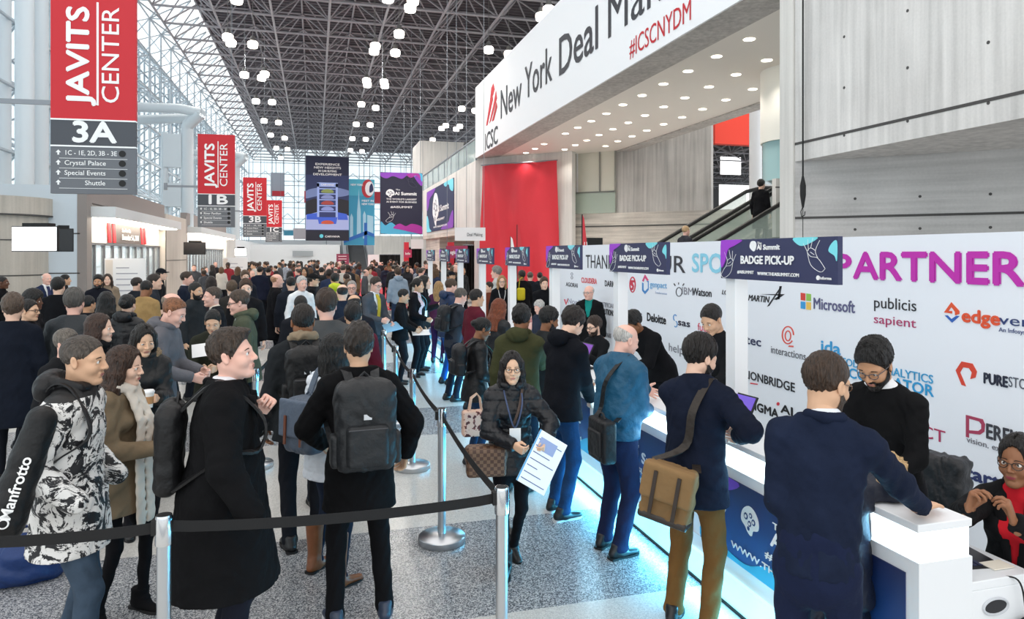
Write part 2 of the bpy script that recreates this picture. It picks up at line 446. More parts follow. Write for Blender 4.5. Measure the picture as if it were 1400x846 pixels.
# opening with a red fascia above and a bright hall beyond
p0 = at_45(955, 200, cb)
mb = MB(); mb.box((p0.x, p0.y + .5, 7.45), (p0.x + 9, p0.y + 1.0, 9.2)); mb.box((p0.x, p0.y - 7, 9.2), (p0.x + 9, p0.y + 1, 9.35))
rb0 = at_t(977, 196, 31); rb1 = at_t(977, 165, 31)
red_y = rb0.y
mb = MB(); mb.box((rb0.x + .02, red_y, rb0.z), (rb0.x + 6, red_y + .4, rb1.z + 1.2)); struct('beam_3', mb, mat('#f23a1d', .5))
mb = MB(); mb.box((rb0.x - .6, red_y - .02, rb1.z + 1.2), (rb0.x + 8, red_y + .6, rb1.z + 2.6)); struct('beam_4', mb, M_CONC_D)
# upper hall beyond: floor slab, dark truss ceiling, pale end wall
mb = MB(); mb.box((17.4, red_y - 1, 3.3), (40, 60, 3.6)); struct('floor_upper_hall', mb, mat('#c9c4bd', .4))
mb = MB(); mb.box((17, 59, 3.6), (44, 59.4, 12)); struct('wall_upper_hall', mb, mat('#4c4a4a', .7))
mb = MB(); mb.box((16, red_y + .5, 9.3), (44, 60, 9.6)); struct('ceiling_upper_hall', mb, mat('#3c3a3c', .7))
mb = MB()
for i in range(9):
    for j in range(9):
        x = 17 + i * 3; y = red_y + 2 + j * 3
        a = Vector((x + 1.5, y + 1.5, 9.2))
        for p in (0, 3):
            for q in (0, 3): mb.tube(a, (x + p, y + q, 8.0), .04, 4, cap=False)
        mb.tube((x, y, 8.0), (x + 3, y, 8.0), .05, 4); mb.tube((x, y, 8.0), (x, y + 3, 8.0), .05, 4)
struct('trim_10', mb, M_TRUSS)
pa = at_t(986, 238, 44); pb = at_t(1018, 214, 44)
setp(MB().box((pa.x, pa.y, pa.z), (pb.x, pa.y + .1, pb.z)).obj('projection_screen', mat('#ffffff', .5, emit=1.4)), 'bright white screen hanging in the upper hall beyond the escalator', 'screen')
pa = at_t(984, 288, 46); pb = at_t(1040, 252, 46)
struct('window_10', MB().box((pa.x, pa.y, pa.z), (pb.x + 4, pa.y + .1, pb.z)), mat('#f4f6f4', .4, emit=.7))  # glowing pale panel added to brighten the upper hall behind the opening
# two round columns and a pale rounded pier right of the opening
for i, (px, t, r) in enumerate(((1033, 27.5, .24), (1054, 26.5, .24))):
    p = at_t(px, 250, t); mb = MB(); mb.tube((p.x, p.y, 3.4), (p.x, p.y, 9.5), r, 20); struct('column_%d' % (i + 2), mb, M_PANEL, smooth=True)
p = at_t(1088, 150, 17.5)
zp0 = at_t(1088, 192, 17.5).z; zp1 = at_t(1088, 84, 17.5).z
mb = MB(); mb.tube((p.x + .35, p.y + .3, zp0), (p.x + .35, p.y + .3, zp1 + .3), .95, 32); struct('column_4', mb, mat('#f4f1e8', .6), smooth=True)
zq = at_t(1088, 246, 17.5).z
mb = MB(); mb.tube((p.x + .35, p.y + .3, zq), (p.x + .35, p.y + .3, zp0), .9, 32); struct('window_4', mb, mat('#aed4d6', .15, alpha=.75), smooth=True)
pl = at_t(1047, 300, 17.5)
mb = MB(); mb.box((pl.x, pl.y - .4, 0), (pl.x + 2.4, pl.y - .25, zq)); struct('wall_pier', mb, M_CONC_L)
mb = MB(); zz = at_t(1049, 257, 17.5).z; mb.box((pl.x - .01, pl.y - .41, zz - .03), (pl.x + 2.4, pl.y - .39, zz)); struct('trim_11', mb, M_GROOVE)

# ---- right side beyond the fascia's end: balcony front, block, low openings
zc0 = H_CAM + .165 * XB / CS
yF = at_x(578, 300, XB).y
mb = MB(); mb.box((XB, yL, zc0), (XB + .5, yF, Z0F - .1)); struct('wall_balcony', mb, M_CONC_L)
mb = MB(); mb.box((XB + .01, yL, zc0 - .25), (XB + 6, yF, zc0)); struct('ceiling_balcony', mb, M_CONC_W)
mb = MB(); mb.box((XB + 3, yL + 2.5, 0), (XB + 3.3, yF, zc0)); mb.box((XB + .2, yF - 6, 0), (XB + 3.2, yF - .2, zc0 - .2)); struct('wall_low', mb, M_CONC_W)
mb = MB(); mb.box((XB + .02, yL, Z0F - .1), (XB + .06, yF, Z0F + .95)); struct('window_5', mb, mat('#cfe3e2', .1, alpha=.4))
mb = MB()
for k in range(9): y = yL + k * (yF - yL) / 8; mb.box((XB, y - .03, Z0F - .1), (XB + .08, y + .03, Z0F + .98))
mb.box((XB - .01, yL, Z0F + .95), (XB + .1, yF, Z0F + 1.02)); struct('trim_12', mb, M_STEEL)
p = at_t(574, 265, 52); q = at_t(632, 192, 52)
mb = MB(); mb.box((p.x, p.y, p.z - 1), (q.x + .4, p.y + 4, q.z)); struct('wall_block', mb, M_CONC_L)
# far end, right of the billboards: pale wall, dark openings
mb = MB(); p = at_t(512, 378, 80); q = at_t(578, 322, 80); mb.box((p.x, p.y, 0), (q.x + 8, p.y + .5, q.z)); struct('wall_far', mb, M_CONC_L)

# ---- left facade: concrete pod, portals with lit canopies, pillars
XW = -6.25
cpos = at_t(-12, 300, 19.0); dv = ray(77, 300); dv2 = Vector((dv.x, dv.y)).normalized(); c2 = Vector((cpos.x, cpos.y))
rad = abs(c2.x * dv2.y - c2.y * dv2.x)
ztop = at_t(40, 263, 17.2).z
mb = MB(); mb.lathe([(rad - .1, 0), (rad - .1, 3.02), (rad - .1, ztop - .5), (rad, ztop - .5), (rad, ztop)], (c2.x, c2.y, 0), 64); struct('column_5', mb, concrete('pod_concrete', '#bdb6ac', dark=.09), smooth=True)
mb = MB(); mb.lathe([(rad - .09, 2.55), (rad - .09, 2.58)], (c2.x, c2.y, 0), 64); mb.lathe([(rad - .09, 1.62), (rad - .09, 1.65)], (c2.x, c2.y, 0), 64); mb.lathe([(rad + .01, ztop - .5), (rad + .01, ztop - .46)], (c2.x, c2.y, 0), 64); struct('trim_13', mb, M_GROOVE)
Y1 = 22.4
mb = MB(); mb.box((XW - 2.2, Y1 - .35, 0), (XW - .05, Y1, 4.1)); struct('wall_portal_end', mb, mat('#c8d2da', .35))
mb = MB()
for z in (1.65, 2.75): mb.box((XW - 2.2, Y1 - .36, z), (XW - .05, Y1 - .34, z + .03))
struct('trim_14', mb, M_GROOVE)
M_LITW = mat('#fbf6ef', .5)
def portal(n, ya, yb):
    mb = MB(); mb.box((XW - .12, ya - .36, 0), (XW + .12, ya + .1, 4.1)); mb.box((XW - .2, ya, 3.66), (XW + .1, yb, 4.25)); struct('trim_%d' % (20 + n), mb, mat('#8c8480', .6))
    mb = MB(); mb.box((XW - .2, ya + .1, 2.51), (XW - .1, yb, 3.7)); struct('wall_portal_%d' % n, mb, M_LITW)
    mb = MB(); mb.box((XW - .1, ya, 3.24), (-5.5, yb, 3.55)); struct('ceiling_canopy_%d' % n, mb, mat('#d9dcdd', .5))
    mb = MB(); mb.box((XW + .02, ya + .25, 3.215), (-5.62, yb - .25, 3.238)); t = setp(mb.obj('canopy_light', mat('#fff6e6', .5, emit=9.0, ecol='#fff3e0')), 'long lit strip under the %s canopy over the doors' % ('near' if n == 1 else 'farther'), 'light')
    mb = MB(); mb.box((XW - .13, ya + .1, 0), (XW - .11, yb, 2.5)); struct('window_%d' % (5 + n), mb, mat('#d7e4ea', .08, alpha=.35))
    mb = MB(); y = ya + .1; mb.box((XW - .16, ya, 2.46), (XW - .06, yb, 2.54)); mb.box((XW - .16, ya, 0), (XW - .06, yb, .1))
    while y < yb: mb.box((XW - .16, y - .04, 0), (XW - .06, y + .04, 2.5)); y += 1.0
    struct('door_%d' % n, mb, mat('#7e7f83', .4, .6))
portal(1, Y1, 32.6)
mb = MB(); mb.box((XW - .3, 32.6, 0), (XW + .15, 37.5, 3.9)); struct('wall_pillar_1', mb, concrete('pillar_concrete', '#c6beb6', dark=.07))
mb = MB(); mb.box((XW + .14, 32.6, 1.9), (XW + .16, 37.5, 1.93)); mb.box((XW + .14, 32.58, 0), (XW + .17, 32.64, 3.4)); struct('trim_23', mb, M_GROOVE)
portal(2, 38.0, 54.0)
mb = MB(); mb.box((XW - .3, 54.0, 0), (XW + .1, 60, 3.6)); struct('wall_pillar_2', mb, M_CONC_L)
mb = MB(); mb.box((XW - .4, 60, 0), (XW, Y_END, 3.4)); struct('wall_left', mb, M_PANEL)
# big round tube columns on the left, with bent arms on the second
def big_tube(px, t, r, z0=0, z1=16.0): p = at_t(px, 300, t); return p, MB().tube((p.x, p.y, z0), (p.x, p.y, z1), r, 20)
for i, (px, t, r) in enumerate(((34, 20.5, .24), (54, 22.5, .26), (5, 21.5, .2))):
    p, mb = big_tube(px, t, r, 3.0); struct('column_%d' % (6 + i), mb, mat('#d4dbe0', .4), smooth=True)
def elbow(n, px, t, s):
    p = at_t(px, 300, t); zt = H_CAM + s
    mb = MB(); mb.path([(p.x, p.y, 3.3), (p.x, p.y, zt - .7), (p.x + .05, p.y - .1, zt - .4), (p.x + .75, p.y - .6, zt + .15)], .3, 16)
    mb.path([(p.x + .75, p.y - .6, zt + .15), (p.x - .3, p.y - .4, zt + .35), (XG + .2, p.y - .2, zt + .35)], .24, 14)
    mb.path([(p.x + .75, p.y - .6, zt + .1), (p.x + .2, p.y + .6, zt + .1), (XG + .2, p.y + .9, zt - .1)], .24, 14)
    mb.box((p.x - 1.1, p.y - .2, zt - 2.6), (p.x - .25, p.y + .2, zt - .9)); mb.box((p.x - 1.1, p.y - .2, zt - 4.6), (p.x - .25, p.y + .2, zt - 3.4))
    mb.tube((p.x - 1.05, p.y, 3.3), (p.x - 1.05, p.y, zt - .8), .16, 12)
    struct('column_%d' % n, mb, mat('#c3ccd2', .4), smooth=True)
elbow(9, 256, 36.0, 7.0); elbow(10, 322, 52.0, 7.0)
# ================================================================== FASCIA BANNER, DRAPE, HANGING SIGNS
M_RED = mat('#c9222e', .6); M_DKGREY = mat('#4a4d54', .6); M_GREY = mat('#6a6d73', .6); M_INK = mat('#3f3f45', .6)
M_TXT = mat('#f6f6f6', .6); M_NAVY = mat('#262a4f', .55); M_PURPLE = mat('#8c3fb8', .5); M_CYAN = mat('#7edff0', .5); M_MAG = mat('#c0309c', .5)
# white fascia banner, facing the hall
WB = Z1F - Z0F
ban = thing('fascia_banner', 'huge white banner along the upper concourse edge with large dark lettering', 'banner', (XB, yL, Z0F), R(-90))
L = yL - YB - .5
mb = MB(); mb.box((0, 0, 0.0), (L, .05, WB)); mb.obj('banner_sheet', mat('#fbfbfd', .55), ban)
def bx(px, py): q = at_x(px, py, XB); return yL - q.y, q.z - Z0F
def bant(s, p0, p1, cap, m, bold=0.0):
    a = bx(*p0); b = bx(*p1); ptext(ban, s, a[0], a[1], b[0] - a[0], cap, m, bold, y=-.01)
def zat(px, py): return bx(px, py)[1]
zb = zat(684, 163); capb = (zat(684, 124) - zb)
bant('New', (684, 163), (712, 141), capb, M_INK, .012); bant('York', (718, 136), (755, 113), capb, M_INK, .012)
bant('Deal', (763, 105), (815, 68), capb, M_INK, .013); bant('Making', (829, 55), (975, -40), capb, M_INK, .0)
zb2 = zat(861, 78); bant('#ICSCNYDM', (861, 79), (945, 31), zat(861, 52) - zat(861, 77), M_RED, .0)
za = zat(664, 205); bant('ICSC', (663, 206), (680, 192), (zat(664, 181) - za) * .95, M_INK, .02)
mb = MB()                                                     # red emblem: two leaf-like interlaced strokes
ea = bx(665, 172); eb = bx(680, 112); W_ = eb[0] - ea[0]; H_ = eb[1] - ea[1]
for pts in ([(0,0),(.12,0),(.62,.62),(.5,1.0),(.36,.62)], [(.3,0),(.44,.05),(.98,.55),(.9,.78),(.72,.5)], [(.55,0),(.7,0),(1,.3),(.94,.45)], [(.62,.72),(.78,.86),(.66,1.06),(.5,.98)]):
    mb.prism([(ea[0] + u * W_ * 1.0, ea[1] + w * H_) for u, w in pts], -.02, -.002)
mb.obj('emblem', M_RED, ban)
# red drape
dr = thing('hanging_drape', 'tall red fabric drape covering the wall below the white banner', 'curtain', (0, 0, 0))
pl_, pr_ = at_45(660, 227, cr_), at_45(764, 220, cr_)
mb = MB(); nxs, nzs = 70, 40; v = []
for k in range(nzs + 1):
    for i in range(nxs + 1):
        u = i / nxs; w = k / nzs
        p = pl_.lerp(pr_, u); top = p.z; z = .3 + (top - .3) * w
        d = .07 * math.sin(u * 23 + 2 * math.sin(w * 3)) * (.25 + (1 - w)) + .10 * math.exp(-((u - .62 + .35 * (1 - w)) / .1) ** 2) + .12 * math.sin(u * 9 + w * 5) + .10 * math.exp(-((u - .15 - .2 * (1 - w)) / .06) ** 2)
        v.append((p.x - (.12 + d) * .7071, p.y - (.12 + d) * .7071, z))
mb.add(v, [(k*(nxs+1)+i, k*(nxs+1)+i+1, (k+1)*(nxs+1)+i+1, (k+1)*(nxs+1)+i) for k in range(nzs) for i in range(nxs)])
mb.obj('fabric', mat('#d4303d', .6, bump=.5, bscale=3), dr, smooth=True)
mb = MB(); e = Vector((-.1, -.1, .02)); mb.tube(pl_ + e, pr_ + e, .03, 8); mb.obj('hanging_bar', M_STEEL, dr)

# red wayfinding banners
def wayfinder(px0, px1, py_bot, code, lines, label):
    t = 1.22 * 960 / (px1 - px0); W = 1.22
    p = at_t((px0 + px1) / 2, py_bot, t)
    r = thing('wayfinding_banner', label, 'sign', p, R(-4), 'red wayfinding banners')
    x0, x1 = -W / 2, W / 2; zd = .61 * W; zn = (.61 + .34) * W; zt = (.61 + .34 + 1.72) * W
    MB().box((x0, 0, zn + .01), (x1, .08, zt)).obj('red_panel', M_RED, r)
    MB().box((x0, 0, zd + .01), (x1, .08, zn - .01)).obj('number_panel', M_DKGREY, r)
    MB().box((x0, 0, 0), (x1, .08, zd - .01)).obj('directory_panel', M_GREY, r)
    mb = MB()
    for z in (zd, zn): mb.box((x0, -.01, z - .012), (x1, .085, z + .012))
    mb.obj('joint_strip', M_TXT, r)
    hgt = (147 - 6) / 106 * W; zb = zn + (166 - 143) / 106 * W
    ptext(r, 'JAVITS', -W * .5 + W * .44, zb, 133 / 106 * W, 27 / 106 * W, M_TXT, .045, y=-.004, rot=R(90))
    ptext(r, 'CENTER', -W * .5 + W * .80, zb, 131 / 106 * W, 22 / 106 * W, M_TXT, .004, y=-.004, rot=R(90))
    MB().box((-W*.5 + W*.535, -.004, zb - .03), (-W*.5 + W*.56, 0, zb + hgt - .03)).obj('divider', M_TXT, r)
    ptext(r, code, 0, zd + .06 * W, .5 * W, .26 * W, M_TXT, .05, y=-.004, align='CENTER')
    for i, s in enumerate(lines):
        z = zd - (.115 + i * .128) * W
        ptext(r, s, x0 + .16 * W, z, .60 * W if i == 0 else None, .06 * W, M_TXT, .01, y=-.004)
        MB().box((x0 + .1 * W, -.004, z - .045 * W), (x1 - .1 * W, 0, z - .04 * W)).obj('rule', M_TXT, r)
        mb = MB(); mb.prism([(x0 + .08*W, z), (x0 + .1*W, z), (x0 + .1*W, z + .03*W), (x0 + .12*W, z + .03*W), (x0 + .09*W, z + .065*W), (x0 + .06*W, z + .03*W), (x0 + .08*W, z + .03*W)], -.005, 0); mb.obj('arrow', M_TXT, r)
        mb = MB(); mb.prism(ell(x1 - .16 * W, z + .03 * W, .042 * W, .042 * W, 16), -.006, 0); mb.obj('pictogram', M_BLACK, r)
    mb = MB(); mb.box((x0 - 1.1, .02, zn + .18 * W), (x0, .06, zn + .24 * W)); mb.box((x0 - 1.1, .0, zn + .1 * W), (x0 - 1.0, .08, zn + .3 * W)); mb.obj('bracket', M_STEEL, r)
    mb = MB()
    for x in (x0 + .1, x1 - .1): mb.tube((x, .04, zt), (x, .04, 17.3 - p.z), .008, 5)
    mb.obj('hanging_cable', M_STEEL, r)
wayfinder(75, 181, 265, '3A', ['1C - 1E, 2D, 3B - 3E', 'Crystal Palace', 'Special Events', '          Shuttle'], 'large red hanging banner reading JAVITS CENTER over a grey 3A directory')
wayfinder(272, 319.5, 310.5, '1B', ['1C - 1E, 2D, 3B - 3E', 'River Pavilion', 'Special Events', 'Shuttle'], 'red hanging banner over a grey 1B directory')
wayfinder(333, 363.5, 324, '3B', ['1C - 1E, 2D', 'Crystal Palace', 'Special Events', 'Shuttle'], 'red hanging banner over a grey 3B directory')
wayfinder(363.5, 385, 331, '1C', ['1C - 1E, 2D', 'Crystal Palace', 'Special Events', 'Shuttle'], 'smallest red hanging banner over a grey 1C directory')

def poster(name, label, px0, py0, px1, py1, t, m, group=None, cat='banner', thick=.06, cable=17.3, rz=0.0):
    a = at_t(px0, py1, t); b = at_t(px1, py0, t); a2 = at_y(px0, py1, (a.y + b.y) / 2); b2 = at_y(px1, py0, (a.y + b.y) / 2)
    r = thing(name, label, cat, ((a2.x + b2.x) / 2, (a.y + b.y) / 2, a.z), rz, group)
    w = b2.x - a2.x; h = b.z - a.z
    MB().box((-w/2, 0, 0), (w/2, thick, h)).obj('panel', m, r)
    if cable:
        mb = MB()
        for x in (-w*.45, w*.45): mb.tube((x, thick/2, h), (x, thick/2, cable - a.z), .012, 5)
        mb.obj('hanging_cable', M_STEEL, r)
    return r, w, h
def shape(r, w, h, name, polys, m, y=-.02):
    if len(polys) > 1 and name.endswith('_wave'):
        for q in polys: shape(r, w, h, name, [q], m, y)
        return
    mb = MB()
    for pl in polys: mb.prism([(-w/2 + min(max(u, 0), 1) * w, min(max(v, 0), 1) * h) for u, v in pl], y, -.001)
    return mb.obj(name, m, r)
# vending-tower billboard
r, w, h = poster('hanging_billboard', 'tall dark blue hanging billboard showing a lit car tower', 418, 214, 477, 329, 60, mat('#2b3560', .6))
shape(r, w, h, 'night_sky', [[(0,.78),(1,.78),(1,1),(0,1)]], mat('#1f2442', .6), -.01)
shape(r, w, h, 'pale_clouds', [smooth_poly([(0,.5),(.3,.53),(.7,.52),(1,.55),(1,.6),(.6,.64),(.2,.62),(0,.58)])], mat('#7688b8', .6), -.012)
shape(r, w, h, 'dark_trees', [[(0,.3),(1,.3),(1,.48),(.8,.5),(.5,.46),(.2,.5),(0,.46)]], mat('#23232c', .6), -.014)
shape(r, w, h, 'lit_forecourt', [[(0,.13),(1,.13),(1,.3),(.72,.34),(.28,.34),(0,.3)]], mat('#a9b7e6', .6), -.016)
shape(r, w, h, 'blue_pavilion', [[(.02,.25),(.28,.25),(.28,.33),(.02,.31)],[(.74,.25),(.98,.25),(.95,.32),(.74,.34)],[(.3,.2),(.7,.2),(.74,.3),(.26,.3)]], mat('#3f63d6', .5), -.02)
shape(r, w, h, 'tower_frame', [[(.26,.28),(.31,.28),(.31,.68),(.26,.68)],[(.69,.28),(.74,.28),(.74,.68),(.69,.68)],[(.26,.64),(.74,.64),(.74,.69),(.26,.69)]] + [[(.31,z),(.69,z),(.69,z+.012),(.31,z+.012)] for z in (.34,.41,.48,.55,.61)], mat('#9fb4ee', .4), -.026)
shape(r, w, h, 'tower_glass', [[(.31,.28),(.69,.28),(.69,.64),(.31,.64)]], mat('#26306a', .3), -.022)
for i, c in enumerate(('#8d9bd8', '#a8443f', '#8793c9', '#8b9a55')):
    z = .36 + i * .07; shape(r, w, h, 'pictured_car', [smooth_poly([(.38,z),(.62,z),(.64,z+.02),(.56,z+.042),(.44,z+.042),(.36,z+.02)], 3)], mat(c, .4), -.03)
shape(r, w, h, 'pictured_car', [smooth_poly([(.38,.2),(.62,.2),(.64,.22),(.56,.24),(.44,.24),(.36,.22)], 3)], mat('#c8553a', .4), -.03)
shape(r, w, h, 'footer', [[(0,0),(1,0),(1,.12),(0,.12)]], mat('#1d2030', .6), -.02)
shape(r, w, h, 'roundel', [ell(.36,.055,.045,.023,16)], mat('#63cfe0', .5), -.03)
ptext(r, 'CARVANA', -w*.06, h*.04, w*.34, h*.022, M_TXT, .03, y=-.035)
for s, z, ww in (('EXPERIENCE', .895, .56), ('NEW HEIGHTS', .855, .62), ('IN CAR BUYING', .815, .42), ('DEVELOPMENT', .775, .66)):
    ptext(r, s, 0, h*z, w*ww, h*.025, M_TXT, .03, y=-.035, align='CENTER')
ptext(r, 'CARVANA', 0, h*.655, w*.3, h*.02, M_TXT, .03, y=-.04, align='CENTER')
# pale skyline billboard
r, w, h = poster('hanging_billboard', 'light blue hanging billboard with a skyline and red round emblem', 470, 245, 512, 335, 62.5, mat('#3f9fc4', .6))
shape(r, w, h, 'upper_sky', [[(0,.75),(1,.75),(1,1),(0,1)]], mat('#4fb4cf', .6), -.01)
shape(r, w, h, 'skyline', [[(.2,.1),(.3,.1),(.3,.42),(.25,.48),(.2,.42)],[(.42,.15),(.56,.15),(.55,.5),(.5,.72),(.49,.86),(.47,.72),(.43,.5)],[(.62,.1),(.72,.1),(.72,.46),(.67,.52),(.62,.46)],[(.76,.15),(.96,.15),(.96,.44),(.76,.46)]], mat('#a9d6ea', .6), -.02)
shape(r, w, h, 'bridge', [[(0,.03),(.75,.16),(1,.12),(1,.17),(.74,.22),(0,.08)],[(.66,0),(.76,0),(.76,.34),(.66,.34)]], mat('#2f6fc2', .6), -.03)
shape(r, w, h, 'emblem', [ell(.78,.86,.2,.14,20)], mat('#b8323c', .5), -.03); shape(r, w, h, 'emblem_half', [ell(.84,.86,.15,.11,16)], mat('#efeff4', .5), -.036); shape(r, w, h, 'emblem_core', [smooth_poly([(.84,.8),(.96,.84),(.92,.94),(.84,.9)],4)], mat('#27305c', .5), -.04)
ptext(r, 'NEW YORK', -w*.28, h*.9, w*.4, h*.03, M_TXT, .02, y=-.04); ptext(r, 'MEET IN', w*.08, h*.66, w*.38, h*.03, M_TXT, .02, y=-.04); ptext(r, 'NEW YORK', w*.08, h*.61, w*.4, h*.03, M_TXT, .02, y=-.04)
# dark AI Summit billboard
def brain(r, cx, cz, s, m=M_TXT, y=-.03, dark=M_NAVY):
    mb = MB(); mb.prism([(cx + s * u, cz + s * v) for u, v in smooth_poly([(-.5,-.1),(-.42,.25),(-.1,.48),(.25,.42),(.5,.15),(.48,-.18),(.2,-.3),(.1,-.5),(-.12,-.42),(-.25,-.28)], 5)], y, -.001); mb.obj('brain_mark', m, r)
    mb = MB()
    for u, v, q in ((-.2, .1, .13), (.08, .2, .1), (.25, .02, .12), (.02, -.1, .11), (-.05, -.28, .08)):
        n = 10; pts = []
        for k in range(n * 2): a = math.pi * k / n; rr = q * (1.0 if k % 2 else .78); pts.append((cx + s * (u + rr * math.cos(a)), cz + s * (v + rr * math.sin(a))))
        mb.prism(pts, y - .002, y + .0005)
    mb.obj('gear_mark', dark, r)
    mb = MB()
    for u, v, q in ((-.2, .1, .06), (.08, .2, .045), (.25, .02, .055), (.02, -.1, .05)): mb.prism(ell(cx + s*u, cz + s*v, s*q, s*q, 10), y - .004, y)
    mb.obj('gear_hub', m, r)
def line_hand(r, cx, cz, s, m, y, flip=1, th=.006):
    mb = MB()
    for pts in ([(-.5,-.4),(-.2,-.1),(.1,-.05),(.25,.1),(.1,.2),(-.1,.12)], [(-.2,-.1),(-.1,.12),(-.28,.42)], [(.1,.2),(.0,.5)], [(.2,.12),(.22,.46)], [(.25,.1),(.42,.34)], [(-.5,-.4),(-.3,-.5),(.1,-.3),(.25,.1)], [(-.05,.0),(.12,.08)]):
        mb.path([(cx + flip * s * u, y, cz + s * v) for u, v in open_curve([Vector((a, b, 0)) for a, b in pts], 4) for u, v in [(u, v)]] if False else [(cx + flip * s * q.x, y, cz + s * q.y) for q in open_curve([Vector((a, b, 0)) for a, b in pts], 4)], th, 4)
    mb.obj('line_drawn_hand', m, r)
r, w, h = poster('hanging_billboard', 'dark hanging AI Summit billboard with purple and cyan waves', 520, 236, 577.5, 320, 40, mat('#23233c', .6))
shape(r, w, h, 'purple_wave', [smooth_poly([(0,.99),(.02,.93),(.15,.9),(.3,.94),(.5,.9),(.62,.95),(.75,.97),(.9,.84),(.99,.8),(.99,.99)],4)], M_PURPLE, -.012)
shape(r, w, h, 'cyan_wave', [smooth_poly([(.72,.99),(.8,.94),(.9,.97),(.99,.86),(.99,.99)],4), smooth_poly([(.01,.01),(.01,.2),(.12,.14),(.25,.19),(.4,.12),(.55,.08),(.99,.03),(.99,.01)],4)], mat('#54b7dc', .5), -.018)
shape(r, w, h, 'magenta_wave', [smooth_poly([(.3,.1),(.45,.17),(.6,.13),(.75,.17),(.99,.12),(.99,.01),(.7,.04),(.5,.07)],4), smooth_poly([(.62,.97),(.72,.92),(.85,.96),(.95,.9),(.92,.99),(.75,.995)],4)], mat('#b0329e', .5), -.024)
brain(r, -w*.27, h*.66, w*.2, y=-.03)
ptext(r, 'The', -w*.14, h*.71, w*.1, h*.022, M_TXT, .02, y=-.03); ptext(r, 'AI Summit', -w*.16, h*.635, w*.52, h*.05, M_TXT, .05, y=-.03)
for s, z, ww in (("THE WORLD'S LARGEST", .555, .72), ('AI EVENT FOR BUSINESS', .51, .72)): ptext(r, s, 0, h*z, w*ww, h*.025, M_TXT, .03, y=-.03, align='CENTER')
ptext(r, '#AISUMMIT', 0, h*.425, w*.52, h*.03, M_TXT, .05, y=-.03, align='CENTER')
line_hand(r, w*.22, h*.86, w*.28, mat('#4c4a5e', .6), -.03, -1, .012); line_hand(r, -w*.25, h*.28, w*.26, M_TXT, -.03, 1, .008)
# AI Summit screen on the balcony front (faces the hall)
def side_panel(name, label, px0, px1, pyt, pyb, X, m, cat='sign', group=None, thick=.04, at='L'):
    """panel parallel to the hall, seen from the hall: left edge at px0 (far), right edge px1 (near); vertical extent measured at the left edge"""
    a = at_x(px0, pyb, X); a1 = at_x(px0, pyt, X); b = at_x(px1, pyb, X)
    r = thing(name, label, cat, (X, a.y, a.z), R(-90), group); w = a.y - b.y; h = a1.z - a.z
    MB().box((0, 0, 0), (w, thick, h)).obj('panel', m, r); return r, w, h
r, w, h = side_panel('screen_banner', 'dark AI Summit banner fixed to the concrete balcony front', 583.5, 620, 263, 318, XB - .045, M_NAVY, 'banner')
ww = w
def sh2(r, w, h, name, polys, m, y):
    if len(polys) > 1 and name.endswith('_wave'):
        for q in polys: sh2(r, w, h, name, [q], m, y)
        return
    mb = MB()
    for pl in polys: mb.prism([(min(max(u, 0), 1) * w, min(max(v, 0), 1) * h) for u, v in pl], y, -.001)
    mb.obj(name, m, r)
sh2(r, w, h, 'purple_wave', [smooth_poly([(.01,.99),(.01,.55),(.1,.65),(.14,.8),(.3,.9),(.35,.99)],4), smooth_poly([(.6,.01),(.7,.1),(.85,.14),(.9,.25),(.99,.35),(.99,.01)],4)], M_PURPLE, -.012)
sh2(r, w, h, 'cyan_wave', [smooth_poly([(.7,.99),(.75,.9),(.85,.92),(.9,.8),(.99,.75),(.99,.99)],4), smooth_poly([(.01,.4),(.08,.3),(.12,.1),(.2,.01),(.01,.01)],4)], M_CYAN, -.014)
brain(r, w*.38, h*.5, w*.22, y=-.02)
ptext(r, 'AI Summit', w*.46, h*.42, w*.4, h*.13, M_TXT, .05, y=-.02); ptext(r, '#AISUMMIT', w*.42, h*.22, w*.3, h*.05, M_TXT, .05, y=-.02); ptext(r, 'WWW.THEAISUMMIT.COM', w*.3, h*.07, w*.5, h*.04, M_TXT, .05, y=-.02)
# white and magenta hanging signs, red pull-up strips, black drapes in the far openings
r, w, h = poster('hanging_sign', 'white tilted hanging sign beside the red drape', 622, 311, 663, 329, 30, M_WHITE, cat='sign', cable=17.3, rz=R(-18)); ptext(r, 'Deal Making', -w*.1, h*.35, w*.5, h*.25, M_INK, y=-.02)
r, w, h = poster('hanging_sign', 'small blank white hanging sign farther down the hall', 562, 327, 579, 340, 46, M_WHITE, cat='sign', cable=17.3)
r, w, h = poster('hanging_sign', 'magenta hanging sign with white lettering by the drape', 610, 336, 639, 353, 33, mat('#a03a5e', .6), cat='sign', cable=17.3, rz=R(-12)); ptext(r, 'Registration', 0, h*.35, w*.8, h*.3, M_TXT, .03, y=-.02, align='CENTER')
r, w, h = poster('hanging_sign', 'small pink hanging sign far down the hall', 552, 341, 563, 352, 48, mat('#c23a62', .6), cat='sign', cable=17.3); ptext(r, 'Info', 0, h*.35, w*.6, h*.3, M_TXT, .03, y=-.02, align='CENTER')
for px0, px1, t, lab in ((612, 621, 37, 'red upright banner strip behind the magenta sign'), (552, 559, 50, 'red upright banner strip far down the hall')):
    r, w, h = poster('pull_up_banner', lab, px0, 331, px1, HOR + F_PX * H_CAM / t, t, mat('#d2303f', .6), cat='banner', cable=0); MB().box((-w*.6, -.12, 0), (w*.6, .2, .08)).obj('base', M_STEEL, r)
